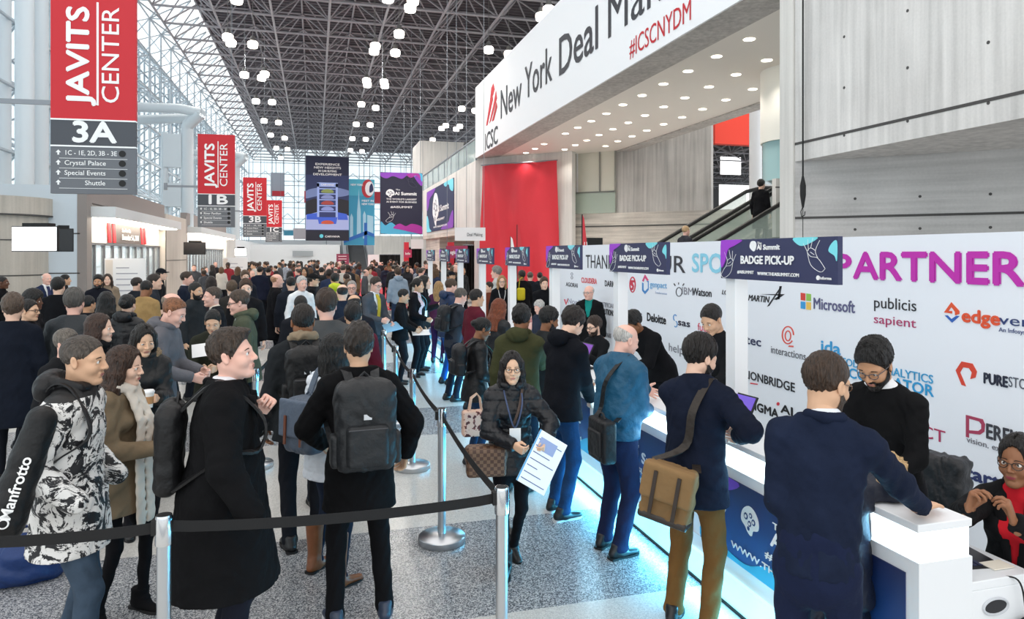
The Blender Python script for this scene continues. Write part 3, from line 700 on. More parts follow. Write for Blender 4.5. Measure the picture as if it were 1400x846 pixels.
for px0, px1, pt, t, lab in ((633, 661, 335, 35, 'tall black curtain beside the red drape'), (519, 548, 348, 62, 'black curtain across a far opening'), (557, 577, 338, 52, 'black curtain under the concrete balcony'), (601, 633, 340, 40, 'black curtain behind the magenta sign')):
    a = at_t(px0, 400, t); b = at_t(px1, 400, t); zt = at_t(px0, pt, t).z
    r = thing('stage_curtain', lab, 'curtain', ((a.x + b.x) / 2, a.y, 0)); w = b.x - a.x; mb = MB(); n = 40
    v = [(-w/2 + w*i/n, .05 * math.sin(i * 1.7), z) for z in (0, zt) for i in range(n + 1)]
    mb.add(v, [(i, i + 1, n + 2 + i, n + 1 + i) for i in range(n)]); mb.obj('cloth', M_BLACK, r, smooth=True)
    MB().tube((-w/2, 0, zt), (w/2, 0, zt), .03, 6).obj('curtain_rod', M_STEEL, r)
# teardrop flags rising behind the sponsor wall
for px, pt, pb, t, lab in ((796, 293, 338, 14.5, 'red feather flag with white lettering above the sponsor wall'), (707, 307, 345, 22, 'slim red feather flag before the red drape'), (698, 323, 345, 24, 'small white feather flag before the red drape')):
    p = at_t(px, pb, t); hh = at_t(px, pt, t).z; r = thing('feather_flag', lab, 'flag', (p.x, p.y, 0))
    w = 9 * t / 960
    mb = MB(); mb.prism([(0, 1.0), (w, 1.1), (w*.85, hh*.75), (w*.3, hh*.97), (0, hh)], -.012, .012); mb.obj('flag_sheet', M_WHITE if 'white feather' in lab else mat('#d13a44', .6), r)
    mb = MB(); mb.tube((0, 0, .03), (0, 0, hh), .015, 6); mb.obj('pole', M_BLACK, r); mb = MB(); mb.lathe([(.2, 0), (.2, .03), (.03, .05)], n=16); mb.obj('base', M_BLACK, r)
    if 'lettering' in lab: ptext(r, 'ICSC', w*.75, hh*.5, hh*.3, w*.5, M_TXT, .03, y=-.02, rot=R(90))
r, w, h = poster('display_screen', 'black display back above the sponsor wall', 803, 325, 824, 345, 15, M_BLACK, cat='screen', cable=0)
MB().box((-.04, .06, -at_t(803, 345, 15).z), (.04, .12, h * .5)).obj('stand', M_BLACK, r)
# sign over the near doors, notice boards, wall screens
yd = Y1 + .1
def facade(px, py, X=XW - .08): return at_x(px, py, X)
a = facade(147, 330); b = facade(199, 337); a1 = facade(150, 312)
r = thing('door_sign', 'dark sign with red striped ends over the near doors', 'sign', (XW - .09, a.y, 2.56), R(90)); w = b.y - a.y
mb = MB(); mb.prism([(0.2, 0), (w - .2, 0), (w - .5, .62), (.5, .62)], -.03, 0); mb.obj('panel', mat('#5a5250', .5), r)
mb = MB()
for x in (0, .55, w - .8, w - .3): mb.prism([(x, 0), (x + .3, 0), (x + .1 + (.3 if x < 2 else -.3) * .3, .62), (x - .1 + .0, .62)] if x < 2 else [(x, 0), (x + .3, 0), (x + .1, .62), (x - .15, .62)], -.05, -.03)
mb.obj('red_stripe', M_RED, r); ptext(r, 'See You On', w*.3, .38, w*.22, .12, M_TXT, .02, y=-.055); ptext(r, 'December 5-6, 2018', w*.3, .12, w*.44, .18, M_TXT, .04, y=-.055)
for px0, px1, pt, pb, t, lab in ((145, 197, 353, 436, 21.0, 'white notice board with lines of text before the doors'), (305, 338, 352, 392, 33, 'white notice board farther along by the second doors')):
    a = at_t(px0, pb, t); b = at_t(px1, pt, t); zt = b.z
    r = thing('notice_board', lab, 'board', ((a.x + b.x) / 2, (a.y + b.y) / 2, 0), 0); w = b.x - a.x
    MB().box((-w/2, 0, .25), (w/2, .05, zt)).obj('panel', M_WHITE, r)
    MB().box((-w/2 + .02, -.004, .3), (-w/2 + w*.2, 0, zt - .05)).obj('side_column', mat('#e8ddd2', .6), r)
    for k in range(8): MB().box((-w*.22, -.004, zt - .3 - k * .17), (w * (.1 + .3 * ((k * 37 % 10) / 10)), 0, zt - .27 - k * .17)).obj('text_line', mat('#a9a9b4', .6), r)
    for x in (-w*.4, w*.4): MB().box((x - .03, -.2, 0), (x + .03, .25, .26)).obj('leg', M_STEEL, r)
def wall_screen(lab, px0, py0, px1, py1, t, on, rz, zc=None):
    a = at_t(px0, py1, t); b = at_t(px1, py0, t); w = ((b - a).xy).length; h = b.z - a.z
    r = thing('wall_screen', lab, 'screen', ((a.x + b.x) / 2, (a.y + b.y) / 2, a.z), rz)
    MB().box((-w/2, .012, 0), (w/2, .08, h)).obj('housing', M_BLACK, r, bevel=.01)
    MB().box((-w/2 + .02, 0, .02), (w/2 - .02, .013, h - .02)).obj('display', mat('#ffffff', .4, emit=1.6) if on else mat('#15151a', .2), r)
    MB().box((-w*.28, .03, h), (w*.28, .3, h + .07)).obj('mount', M_BLACK, r)
    MB().box((-.06, .08, h*.3), (.06, .9, h*.5)).obj('wall_arm', M_BLACK, r)
wall_screen('bright white wall screen on the concrete pod', 15, 309, 78, 344, 15.6, True, YAW * -1)
wall_screen('dark wall screen angled beside the lit screen', 76, 312, 99, 344, 16.2, False, R(22))
wall_screen('dark wall screen on the pillar between the doors', 252, 331, 280, 348, 31, False, R(0))
wall_screen('small bright wall screen past the second doors', 321, 339, 337, 350, 40, True, R(0))
# far end: pale partition, escalator bank with riders' wall, lit gap
p = at_t(334, 383, 70); q = at_t(466, 334, 70)
struct('wall_partition', MB().box((p.x, p.y, 0), (q.x, p.y + .4, q.z)), mat('#eceef0', .5))
r, w, h = poster('far_canopy', 'pale striped canopy panel before the far partition', 400, 343, 428, 350, 71.3, mat('#a9aeb2', .5), cat='canopy', cable=0); MB().box((-w/2, .05, h*.4), (w/2, .8, h*.6)).obj('bracket', M_STEEL, r)
for px0, px1, lab in ((447, 471, 'left of two far grey escalators under the billboards'), (477, 506, 'right of two far grey escalators under the billboards')):
    a = at_t(px0, 385, 85); b = at_t(px1, 385, 85); zt = at_t(px0, 334, 85).z
    r = thing('escalator', lab, 'escalator', ((a.x + b.x) / 2, a.y, 0), 0, 'far escalators'); w = b.x - a.x
    mb = MB(); n = 22
    for k in range(n): mb.box((-w*.42, k * .38, 0), (w*.42, (k + 1) * .38, zt * (k + 1) / n))
    mb.obj('steps', mat('#6d7074', .5), r)
    for s in (-1, 1):
        MB().add([(s*w*.46, 0, .9), (s*w*.46, n*.38, zt + .9), (s*w*.46, n*.38, zt - .4), (s*w*.46, 0, -.01), (s*w*.5, 0, .9), (s*w*.5, n*.38, zt + .9), (s*w*.5, n*.38, zt - .4), (s*w*.5, 0, -.01)], [(0,1,2,3),(7,6,5,4),(0,4,5,1),(1,5,6,2),(2,6,7,3),(3,7,4,0)]).obj('balustrade', mat('#8e9296', .4), r)
r, w, h = poster('pull_up_banner', 'dark magenta upright banner between the far escalators', 460, 347, 477, HOR + F_PX * H_CAM / 58, 58, mat('#8a3a54', .6), cable=0); MB().box((-w*.6, -.2, 0), (w*.6, .2, .08)).obj('base', M_STEEL, r)
for k in range(5): MB().box((-w*.35, -.02, h*(.9 - k*.1)), (w*.3, -.001, h*(.92 - k*.1))).obj('text_line', M_TXT, r)
r, w, h = poster('pull_up_banner', 'white upright board beside the far black curtain', 503, 348, 518, HOR + F_PX * H_CAM / 60, 60, M_WHITE, cable=0); MB().box((-w*.6, -.2, 0), (w*.6, .2, .08)).obj('base', M_STEEL, r)
# bits of colour glimpsed at the end wall
for i, (px0, py0, px1, py1, c, lab) in enumerate(((370, 236, 389, 268, '#b9bcc6', 'grey photographic banner on the end wall, upper left'), (372, 261, 389, 268, '#d83a44', 'red strip banner on the end wall, left'), (416, 261, 421, 277, '#d83a44', 'small red banner left of the car tower billboard'), (508, 262, 521, 278, '#d84450', 'red banner right of the skyline billboard'), (388, 315, 401, 322, '#58a9c6', 'small blue sign at the end wall'), (401, 312, 418, 327, '#d8ccd0', 'white and red sign at the end wall'))):
    poster('end_wall_banner', lab, px0, py0, px1, py1, 98 - i * .6, mat(c, .6), cat='banner')
# concourse escalator behind the sponsor wall, seen rising to the right
# red carpet down the hall
a = at_z(484, 425, 0); b = at_z(524, 381, 0)
setp(MB().box((a.x, a.y, 0), (b.x + .3, b.y, .012)).obj('red_carpet', mat('#c43040', .8)), 'red carpet on the floor beneath the hanging billboards', 'carpet')

# ================================================================== HIGH-BAY LAMPS
M_LAMP = mat('#fffaf0', .5, emit=7.0, ecol='#fff6ea'); M_LAMPC = mat('#8a8886', .4, .5)
def lamp_mesh():
    a = MB(); a.lathe([(.10, .0), (.24, .02), (.27, .14), (.27, .30), (.2, .36)], n=16)
    b = MB(); b.lathe([(.2, .36), (.16, .42), (.12, .62), (.05, .66)], n=12); b.tube((0, 0, .66), (0, 0, 3.9), .018, 5)
    return a, b
LAMPS = [(311,52),(316,61),(346,64),(334,103),(362,103),(358,108),(350,139),(372,140),(361,165),(381,168),(370,184),(389,188),(378,202),(393,203),(384,215),
 (513,65),(511,73),(540,75),(501,112),(502,117),(525,113),(526,118),(494,143),(514,147),(487,170),(506,171),(482,189),(500,190),(479,205),(495,206),
 (561,13),(565,2),(530,1),(545,50),(323,0),(631,149),(604,175),(609,172),(624,176),(628,173),(591,191),(655,150),(668,70),(696,75),(741,24),(752,14),(649,152)]
proto = None
zone = lambda i, px: 'over the left side of the hall' if px < 430 else ('over the right side of the hall' if px < 580 else 'beside the white banner')
pairs = {}
LAMP_PTS = []
for i, (px, py) in enumerate(LAMPS):
    zc = 13.4
    p = at_z(px, py + 3, zc)
    p.y = Y_ROOF + round((p.y - Y_ROOF - .1) / .5) * .5 + .1
    lab = 'glowing high-bay lamp %s, under the dark roof' % zone(i, px)
    if proto is None:
        proto = thing('high_bay_lamp', lab, 'lamp', p, 0, 'high-bay lamps'); ld = bpy.data.lights.new('lamp_glow', 'SPOT'); ld.energy = 420; ld.spot_size = R(150); ld.spot_blend = .6; ld.shadow_soft_size = .25; ld.color = (1, .95, .88); lo = bpy.data.objects.new('lamp_glow', ld); COL.objects.link(lo); lo.parent = proto; lo.location = (0, 0, -.08); a, b = lamp_mesh(); a.obj('shade', M_LAMP, proto, smooth=True); b.obj('housing', M_LAMPC, proto, smooth=True); o = proto
    else:
        o = proto.copy(); COL.objects.link(o); o.location = p
        for ch in list(proto.children): c = ch.copy(); COL.objects.link(c); c.parent = o
    o['label'] = lab; o['group'] = 'high-bay lamps ' + zone(i, px)
    LAMP_PTS.append(p)
# recessed downlights in the soffit
DL = [(1084,153),(958,219),(848,276),(753,325),(671,369),(597,405),(533,439),(475,468),(423,493),(375,516),(293,556),(258,574),(223,590),(1152,234),(1033,289),(929,336),(836,378),(754,413),(682,446),(617,474),(558,499),(505,521),(457,542),(413,560),(372,577),(1097,345),(994,386),(904,422),(825,453),(754,480),(689,504),(632,526),(577,545),(530,564)]
M_DL = mat('#fffdf6', .5, emit=6.0, ecol='#fff4e2'); proto = None
for x, y in DL:
    p = at_z(640 + x / 2.82, y / 2.82, ZS - .01)
    if p.y > 36 or p.x < XB + .9: continue
    if proto is None:
        proto = setp(MB().lathe([(.02, -.005), (.10, -.005), (.12, 0), (.12, .008)], n=20).obj('downlight', [M_DL]), 'round recessed downlight glowing in the pale soffit', 'light', 'soffit downlights'); ld = bpy.data.lights.new('downlight_beam', 'SPOT'); ld.energy = 70; ld.spot_size = R(110); ld.spot_blend = .7; ld.shadow_soft_size = .1; ld.color = (1, .94, .86); o = proto
    else: o = proto.copy(); COL.objects.link(o)
    o.location = p; lo = bpy.data.objects.new('downlight_beam', ld); COL.objects.link(lo); lo.parent = o; lo.location = (0, 0, -.03)
cam_p = at_z(751, 211, ZS); r = thing('security_camera', 'grey dome camera under the soffit above the red drape', 'camera', (cam_p.x, cam_p.y, ZS - .02)); mb = MB(); mb.lathe([(.02, -.5), (.14, -.45), (.2, -.32), (.2, -.22)], n=16); mb.obj('dome', mat('#4a4c50', .2), r, smooth=True); mb = MB(); mb.lathe([(.21, -.24), (.21, -.1), (.05, 0)], n=16); mb.obj('mount', M_PANEL, r, smooth=True)
# ================================================================== SPONSOR WALL, COUNTERS, POSTS
XS = 4.7
zS = H_CAM + .0318 * XS / CS
ys0 = at_x(765, 345, XS).y
sw = thing('sponsor_wall', 'long white partition wall covered with sponsor logos behind the counters', 'wall', (XS, ys0, 0), R(-90))
MB().box((0, 0, 0), (ys0 - .6, .08, zS)).obj('panel', mat('#eef1f8', .5), sw)
def swx(px, py): q = at_x(px, py, XS); return ys0 - q.y, q.z
def wt(s, px0, px1, pyb, cap, c, bold=0.0, italic=0.0):
    """logo text: left/right px, baseline py at the left, cap height px at the left"""
    a = swx(px0, pyb); b = swx(px1, pyb); ztop = swx(px0, pyb - cap)[1]
    return ptext(sw, s, a[0], a[1], b[0] - a[0], ztop - a[1], mat(c, .6), bold, y=-.004, italic=italic)
wt('THANK', 801, 839, 366, 18, '#3a3a40', .0); wt('Y', 843, 872, 368, 20, '#3a3a40'); wt('OUR', 880, 936, 370, 21, '#3a3a40', .004)
wt('SPONSORS', 946, 1085, 371, 24.5, '#8fd3ea', .03); wt('&', 1100, 1128, 376, 26, '#3a3a40', .0); wt('P', 1136, 1160, 379, 32, '#c22cac', .04); wt('ARTNERS', 1168, 1437, 379.5, 34.5, '#c22cac', .05)
wt('MARTIN', 1023, 1052, 410.5, 8, '#1c1c20', .02, .25)
wt('LOCKHEED', 987, 1020, 402, 6, '#1c1c20', .02, .25)
wt('Microsoft', 1112, 1168, 421.5, 15, '#5f5f86', .02); wt('publicis', 1194.5, 1252, 420, 15, '#2e2e34'); wt('sapient', 1194.5, 1252, 441, 12, '#b03a6a')
wt('edge', 1315, 1366, 439, 17, '#e2542f', .05); wt('verve', 1366, 1440, 443, 14, '#2c3f73', .0); wt('An Infosys company', 1366, 1440, 453, 6, '#55608c')
wt('expertec', 985, 1040, 462, 11, '#2c3458', .02); wt('interactions', 1054, 1101.5, 482, 10, '#63636b', .0); wt('ida', 1122, 1148, 480, 16, '#3aa0d8', .03)
wt("TODAY'S ANALYTICS", 1150, 1276, 498, 10, '#3a9fd0', .01); wt('ACCELERATOR', 1150, 1277, 513, 13, '#2f9bd2', .03)
wt('LIONBRIDGE', 1018, 1086, 516, 11, '#2c2c32', .02); wt('SIGMA', 1026, 1064, 558, 11, '#1e1e22', .06); wt('AI', 1068, 1084, 563, 11, '#1e1e22', .06)
wt('PURE', 1345, 1377, 523, 14, '#23283c', .06); wt('STORAGE', 1379, 1440, 528, 14, '#555a66', .0)
wt('PROJECT', 1196, 1291, 577, 15, '#b0305c', .0); wt('ERFICIENT', 1348, 1450, 598, 20, '#3a3a42', .03); wt('vision. execution. value.', 1322, 1450, 604, 8, '#77777f')
wt('startek', 1309, 1400, 648, 17, '#2b3566', .05); wt('AN', 1160, 1172, 549, 9, '#2e2e34', .02)
wt('IBM', 932, 947, 402, 10, '#8b8b95'); wt('Watson', 947, 973, 403, 10, '#2c2c34', .02); wt('Deloitte', 884.5, 910, 438, 11, '#1c1c22', .04); wt('sas', 927, 943, 444, 9, '#26263a', .03)
wt('fuel', 954, 968, 451, 10, '#d8405c', .0); wt('help', 914, 934, 479, 11, '#84848c', .0); wt('genpact', 889, 912, 392, 8, '#7fb6e0', .01); wt('Transformation', 896, 912, 401, 3, '#b4c0d8'); wt('AGORAI', 774, 790, 391, 5.5, '#50505a', .01)
wt('CLOUDERA', 795, 816, 386, 7, '#e2484f', .02); wt('DARK', 827, 840, 391, 8, '#2e2e36', .02); wt('NonFix', 776, 800, 414, 7, '#a0a0b4', .0); wt('ARTIFICIAL', 820, 840, 418, 6, '#7a7a86', .0); wt('SOLUTIONS', 820, 840, 428, 7.5, '#2c2c34', .04)
wt('AWARE', 824, 836, 459, 6, '#6c6c78', .0); wt('alphabot', 854, 878, 429, 7, '#4a4a60', .0)
def sl(name, polys, c, y=-.004):
    mb = MB()
    for pl in polys:
        mb.prism([swx(*p) for p in pl], y, -.0005)
    return mb.obj(name, mat(c, .6), sw)
def ring(px, py, rx, ry, w, n=28, a0=0, a1=360):
    o = [(px + rx * math.cos(R(a0 + (a1-a0)*i/n)), py + ry * math.sin(R(a0 + (a1-a0)*i/n))) for i in range(n + 1)]
    i_ = [(px + (rx - w) * math.cos(R(a0 + (a1-a0)*i/n)), py + (ry - w) * math.sin(R(a0 + (a1-a0)*i/n))) for i in range(n + 1)]
    return [[o[k], o[k+1], i_[k+1], i_[k]] for k in range(n)]
sl('red_square', [[(1095,400),(1101.3,401),(1101.3,411),(1095,410)]], '#d8453a'); sl('green_square', [[(1102.6,401),(1109,402),(1109,411.5),(1102.6,411)]], '#93c356')
sl('blue_square', [[(1095,412),(1101.3,412.6),(1101.3,422.5),(1095,421.5)]], '#3b9bd8'); sl('yellow_square', [[(1102.6,412.6),(1109,413.3),(1109,423.8),(1102.6,423)]], '#eec35c')
sl('star_mark', [[(1040,402),(1073,402),(1062,410),(1058,409),(1066,404)], [(1049,419),(1068,391),(1069,392),(1052,418)], [(1066,391),(1069,391),(1066,409),(1063,409)]], '#2a2a30')
sl('diamond_mark', [[(1291,427),(1301,413),(1312,425),(1312,429),(1306,431),(1306,426),(1301,419.5),(1297,425),(1302,425),(1302,428.5)]], '#e2552f'); sl('chevron_mark', [[(1292,431),(1296,431),(1301,436),(1308,431.5),(1312,432),(1302,441)]], '#2f62b8')
sl('at_mark', ring(1077.5, 458, 8.5, 12.5, 1.6, 26, 40, 360) + ring(1077.5, 459, 4.5, 7.5, 1.5, 20) , '#e0584c'); sl('at_tail', [[(1079,472),(1085,472.5),(1085,474.5),(1078,474)]], '#e0584c')
sl('hexagon_mark', [[(1307,506),(1315,494),(1330,497),(1336,508),(1334,516),(1327,518),(1329,509),(1325,503),(1317,502),(1313,509),(1321,528),(1315,526)]], '#d8442f')
sl('p_mark', [[(1321,567),(1325,568),(1325,598),(1321,597)], [(1325,568),(1344,573),(1347,580),(1346,590),(1340,594),(1325,592),(1325,588),(1338,589),(1342,586),(1342,580),(1339,576),(1325,572)]], '#a83a58')
sl('square_frame', [[(1282,625),(1302,630),(1302,637),(1282,632)], [(1282,647),(1302,652.5),(1302,645),(1282,640)], [(1282,632),(1288,633.5),(1288,642),(1282,640)], [(1296,635.5),(1302,637),(1302,645.5),(1296,644)]], '#cf2440')
sl('blue_tick', [[(1270,634),(1276,635.5),(1276,641),(1270,640)], [(1283,656),(1288,657),(1288,664),(1283,663)]], '#3d63bd')
sl('red_underline', [[(1026,523),(1036,524.5),(1036,526),(1026,524.5)]], '#d03040'); sl('red_dot', ring(1064, 552, 2, 2.4, 2, 12), '#d03040')
sl('round_mark', ring(865, 389, 4.4, 11, 1.6), '#d23a52'); sl('round_mark_figure', [[(863,383),(868,383),(868,386),(865,386),(867,391),(866,396),(862,397),(862,395),(865,392),(862,389)]], '#d23a52')
sl('hex_mark_pink', [[(878,384),(882,375),(887,383),(885,384),(882,380),(880,385)]], '#d8467c'); sl('hex_mark_blue', [[(878,386),(880,387),(880,396),(882,398),(886,394),(886,386),(884,384),(887,384),(887,396),(882,402),(878,397)]], '#3f86c8')
sl('bulb_mark', ring(928.5, 399, 4.4, 6.5, 1.0) + [[(927.5,389),(928.5,389),(928.5,386),(927.5,386)], [(933,390),(934,391),(936,388),(935,387)], [(923,391),(924,390),(922,387),(921,388)]], '#4a4a50')
sl('s_mark', ring(923, 434, 2.6, 4.5, 1.1, 14, 100, 330) + ring(924, 443, 2.6, 4.5, 1.1, 14, -90, 140), '#4b92cf')
sl('v_mark', [[(771,409),(773,409),(774,414),(776,408),(777,409),(774,417)]], '#d84858'); sl('double_ring_mark', ring(782, 374.5, 1.6, 2.2, .7, 12) + ring(782, 379.5, 1.6, 2.2, .7, 12), '#9a9aa4')

# counters: modules of 1.86 m, ledge, lit band, printed front, lit plinth, lower desk behind
XC, YC0, ML = 2.52, 2.46, 1.86
M_BAND = mat('#ffffff', .4, emit=1.7, ecol='#dff6ff'); M_PLINTH = mat('#e6fbff', .3, emit=.8, ecol='#8fe6ff'); M_GREYW = mat('#c9ccd2', .4); M_CW = mat('#eceef1', .35)
gm = bpy.data.materials.new('counter_print'); gm.use_nodes = True; nt = gm.node_tree; bs = nt.nodes['Principled BSDF']
tc = nt.nodes.new('ShaderNodeTexCoord'); sx = nt.nodes.new('ShaderNodeSeparateXYZ'); nt.links.new(tc.outputs['Object'], sx.inputs[0]); rp = nt.nodes.new('ShaderNodeValToRGB')
rp.color_ramp.elements[0].position = .2; rp.color_ramp.elements[0].color = lin('#1f5fae'); rp.color_ramp.elements[1].position = .8; rp.color_ramp.elements[1].color = lin('#1e2752')
nt.links.new(sx.outputs['Z'], rp.inputs[0]); nt.links.new(rp.outputs[0], bs.inputs['Base Color']); bs.inputs['Roughness'].default_value = .4
ORD = ['nearest', 'second', 'third', 'fourth', 'fifth', 'sixth', 'seventh', 'farthest']
def counter(k):
    y1 = YC0 + ML * (k + 1)
    lab = 'white registration counter with glowing band, %s' % ('the nearest, with a man leaning on it' if k == 0 else 'the farthest of the row' if k == 7 else '%s from the near end' % ORD[k])
    r = thing('registration_counter', lab, 'counter', (XC, y1, 0), R(-90), 'badge pick-up counters')
    L = ML; r.scale = (1, 1, 1.022)
    mb = MB(); mb.box((0, 0, .965), (L, .30, 1.0)); mb.obj('ledge', M_CW, r, bevel=.004)
    mb = MB(); mb.box((.005, .012, .835), (L - .005, .285, .965)); mb.obj('light_band', M_BAND, r)
    mb = MB(); mb.box((0, .005, .77), (L, .30, .835)); mb.box((0, .03, .18), (L, .30, .77)); mb.box((0, 0, .18), (L, .03, .275)); mb.box((0, .005, .275), (.07, .03, .77)); mb.box((L - .07, .005, .275), (L, .03, .77)); mb.obj('body', M_CW, r)
    mb = MB(); mb.box((.0, -.03, .012), (L, .30, .18)); mb.obj('lit_plinth', M_PLINTH, r)
    mb = MB(); mb.box((.0, -.045, 0), (L, .30, .012)); mb.obj('dark_gap_line', M_BLACK, r)  # thin black strip puts in the dark gap where plinth meets floor
    mb = MB(); mb.box((0, .30, .68), (L, .66, .72)); mb.box((0, .30, 0), (.04, .66, .68)); mb.box((L - .04, .30, 0), (L, .66, .68)); mb.obj('desk', M_CW, r, bevel=.004)
    pn = MB().box((.07, .0, .275), (L - .07, .029, .77)).obj('front_print', gm, r)
    x0, w, h = .07, L - .14, .495
    def sp(name, polys, m, y=-.004):
        mb = MB()
        for pl in polys: mb.prism([(x0 + min(max(u, 0), 1) * w, .275 + min(max(v, 0), 1) * h) for u, v in pl], y, -.0005)
        mb.obj(name, m, r)
    sp('purple_blob', [smooth_poly([(.02,.99),(.03,.9),(.1,.8),(.2,.84),(.26,.99)],4)], mat('#7a4fd0', .4)); sp('cyan_wave', [smooth_poly([(.01,.01),(.01,.16),(.15,.1),(.3,.06),(.42,.2),(.55,.26),(.7,.12),(.85,.16),(.99,.3),(.99,.01)],4)], mat('#35b6e2', .4))
    brain(r, x0 + w*.33, .275 + h*.62, .17, y=-.006, dark=gm)
    ptext(r, 'The', x0 + w*.46, .275 + h*.70, w*.08, h*.07, M_TXT, .02); ptext(r, 'AI Summit', x0 + w*.45, .275 + h*.5, w*.42, h*.16, M_TXT, .05)
    ptext(r, '#AISUMMIT', x0 + w*.42, .275 + h*.32, w*.36, h*.08, M_TXT, .03); ptext(r, 'WWW.THEAISUMMIT.COM', x0 + w*.22, .275 + h*.17, w*.66, h*.075, M_TXT, .02)
    line_hand(r, x0 + w*.12, .275 + h*.4, .26, M_TXT, -.006, 1, .003)
    # cool LED strip light washing the floor in front of the plinth
    ld = bpy.data.lights.new('plinth_led', 'AREA'); ld.shape = 'RECTANGLE'; ld.size = L; ld.size_y = .1; ld.energy = 20 if k < 5 else 11; ld.color = (.10, .62, 1.0)
    lo = bpy.data.objects.new('plinth_led', ld); COL.objects.link(lo); lo.parent = r; lo.location = (L/2, -.06, .11); lo.rotation_euler = (R(-82), 0, 0)
    ld = bpy.data.lights.new('band_led', 'AREA'); ld.shape = 'RECTANGLE'; ld.size = L; ld.size_y = .12; ld.energy = 6; ld.color = (.25, .7, 1.0)
    lo = bpy.data.objects.new('band_led', ld); COL.objects.link(lo); lo.parent = r; lo.location = (L/2, -.02, .9); lo.rotation_euler = (R(-90), 0, 0)
    return r
for k in range(8): counter(k)
# end of the nearest counter: cable port in the desk side
r = bpy.data.objects['registration_counter']
mb = MB(); mb.path([(ML + .004, .36 + .14 * (.5 + .5 * math.cos(a)) , .60 + .035 * math.sin(a)) for a in [2 * math.pi * i / 24 for i in range(25)]], .006, 6); mb.obj('port_rim', M_GREYW, r)
mb = MB(); mb.add([(ML + .003, .36 + .14 * (.5 + .5 * math.cos(2 * math.pi * i / 24)), .60 + .035 * math.sin(2 * math.pi * i / 24)) for i in range(24)], [tuple(range(24))]); mb.obj('cable_port', mat('#2c2c30', .7), r)
# posts with badge pick-up signs
XP = 2.72
def badge_sign(k, yp):
    lab = '%s BADGE PICK-UP sign on a white post' % (['nearest', 'second nearest', 'third nearest', 'fourth nearest', 'fifth nearest', 'sixth nearest', 'second farthest', 'farthest'][k])
    r = thing('badge_sign', lab, 'sign', (XP, yp, 1.022), R(-90), 'badge pick-up signs'); r.scale = (1, 1, .985)
    MB().box((0, -.05, 0), (.11, .05, 1.27)).obj('post', mat('#f3f4f6', .5), r, bevel=.004)
    w, z0, z1 = 1.10, 1.03, 1.29; h = z1 - z0; ya = -.085
    MB().box((0, ya, z0), (w, ya + .03, z1)).obj('panel', mat('#2f3358', .5), r)
    def sp(name, polys, m, y=.004):
        if len(polys) > 1:
            for q in polys: sp(name, [q], m, y)
            return
        mb = MB()
        for pl in polys: mb.prism([(min(max(u, 0), 1) * w, z0 + min(max(v, 0), 1) * h) for u, v in pl], ya - y, ya - .0005)
        mb.obj(name, m, r)
    sp('purple_wave', [smooth_poly([(.005,.99),(.005,.3),(.05,.45),(.08,.75),(.15,.85),(.22,.99)],4)], mat('#a33ccf', .5)); sp('cyan_wave', [smooth_poly([(.68,.995),(.73,.82),(.8,.86),(.86,.995)],4), smooth_poly([(.995,.9),(.96,.85),(.94,.7),(.98,.6),(.995,.5)],4)], mat('#7fe0ea', .5))
    ptext(r, 'BADGE PICK-UP', w*.21, z0 + h*.40, w*.47, h*.19, M_TXT, .05, y=ya - .004); ptext(r, 'AI Summit', w*.37, z0 + h*.74, w*.2, h*.12, M_TXT, .05, y=ya - .004); ptext(r, 'The', w*.37, z0 + h*.87, w*.04, h*.06, M_TXT, .0, y=ya - .004)
    ptext(r, '#AISUMMIT', w*.18, z0 + h*.15, w*.16, h*.075, M_TXT, .03, y=ya - .004); ptext(r, 'WWW.THEAISUMMIT.COM', w*.375, z0 + h*.13, w*.35, h*.075, M_TXT, .03, y=ya - .004); ptext(r, 'informa', w*.88, z0 + h*.1, w*.08, h*.06, M_TXT, .03, y=ya - .004)
    mb = MB(); mb.prism([(q[0], q[1]) for q in smooth_poly([(w*.3, z0+h*.8),(w*.31,z0+h*.93),(w*.34,z0+h*.95),(w*.36,z0+h*.88),(w*.355,z0+h*.76),(w*.335,z0+h*.7)],4)], ya - .004, ya); mb.prism(ell(w*.865, z0 + h*.13, w*.012, h*.05, 12), ya - .004, ya); mb.obj('brain_mark', M_TXT, r)
    line_hand(r, w*.09, z0 + h*.38, .19, M_TXT, ya - .003, 1, .0016); line_hand(r, w*.83, z0 + h*.62, .19, M_TXT, ya - .003, -1, .0016)
YP = [4.18 + 1.86 * k for k in range(8)]
for k, yp in enumerate(YP): badge_sign(k, yp)

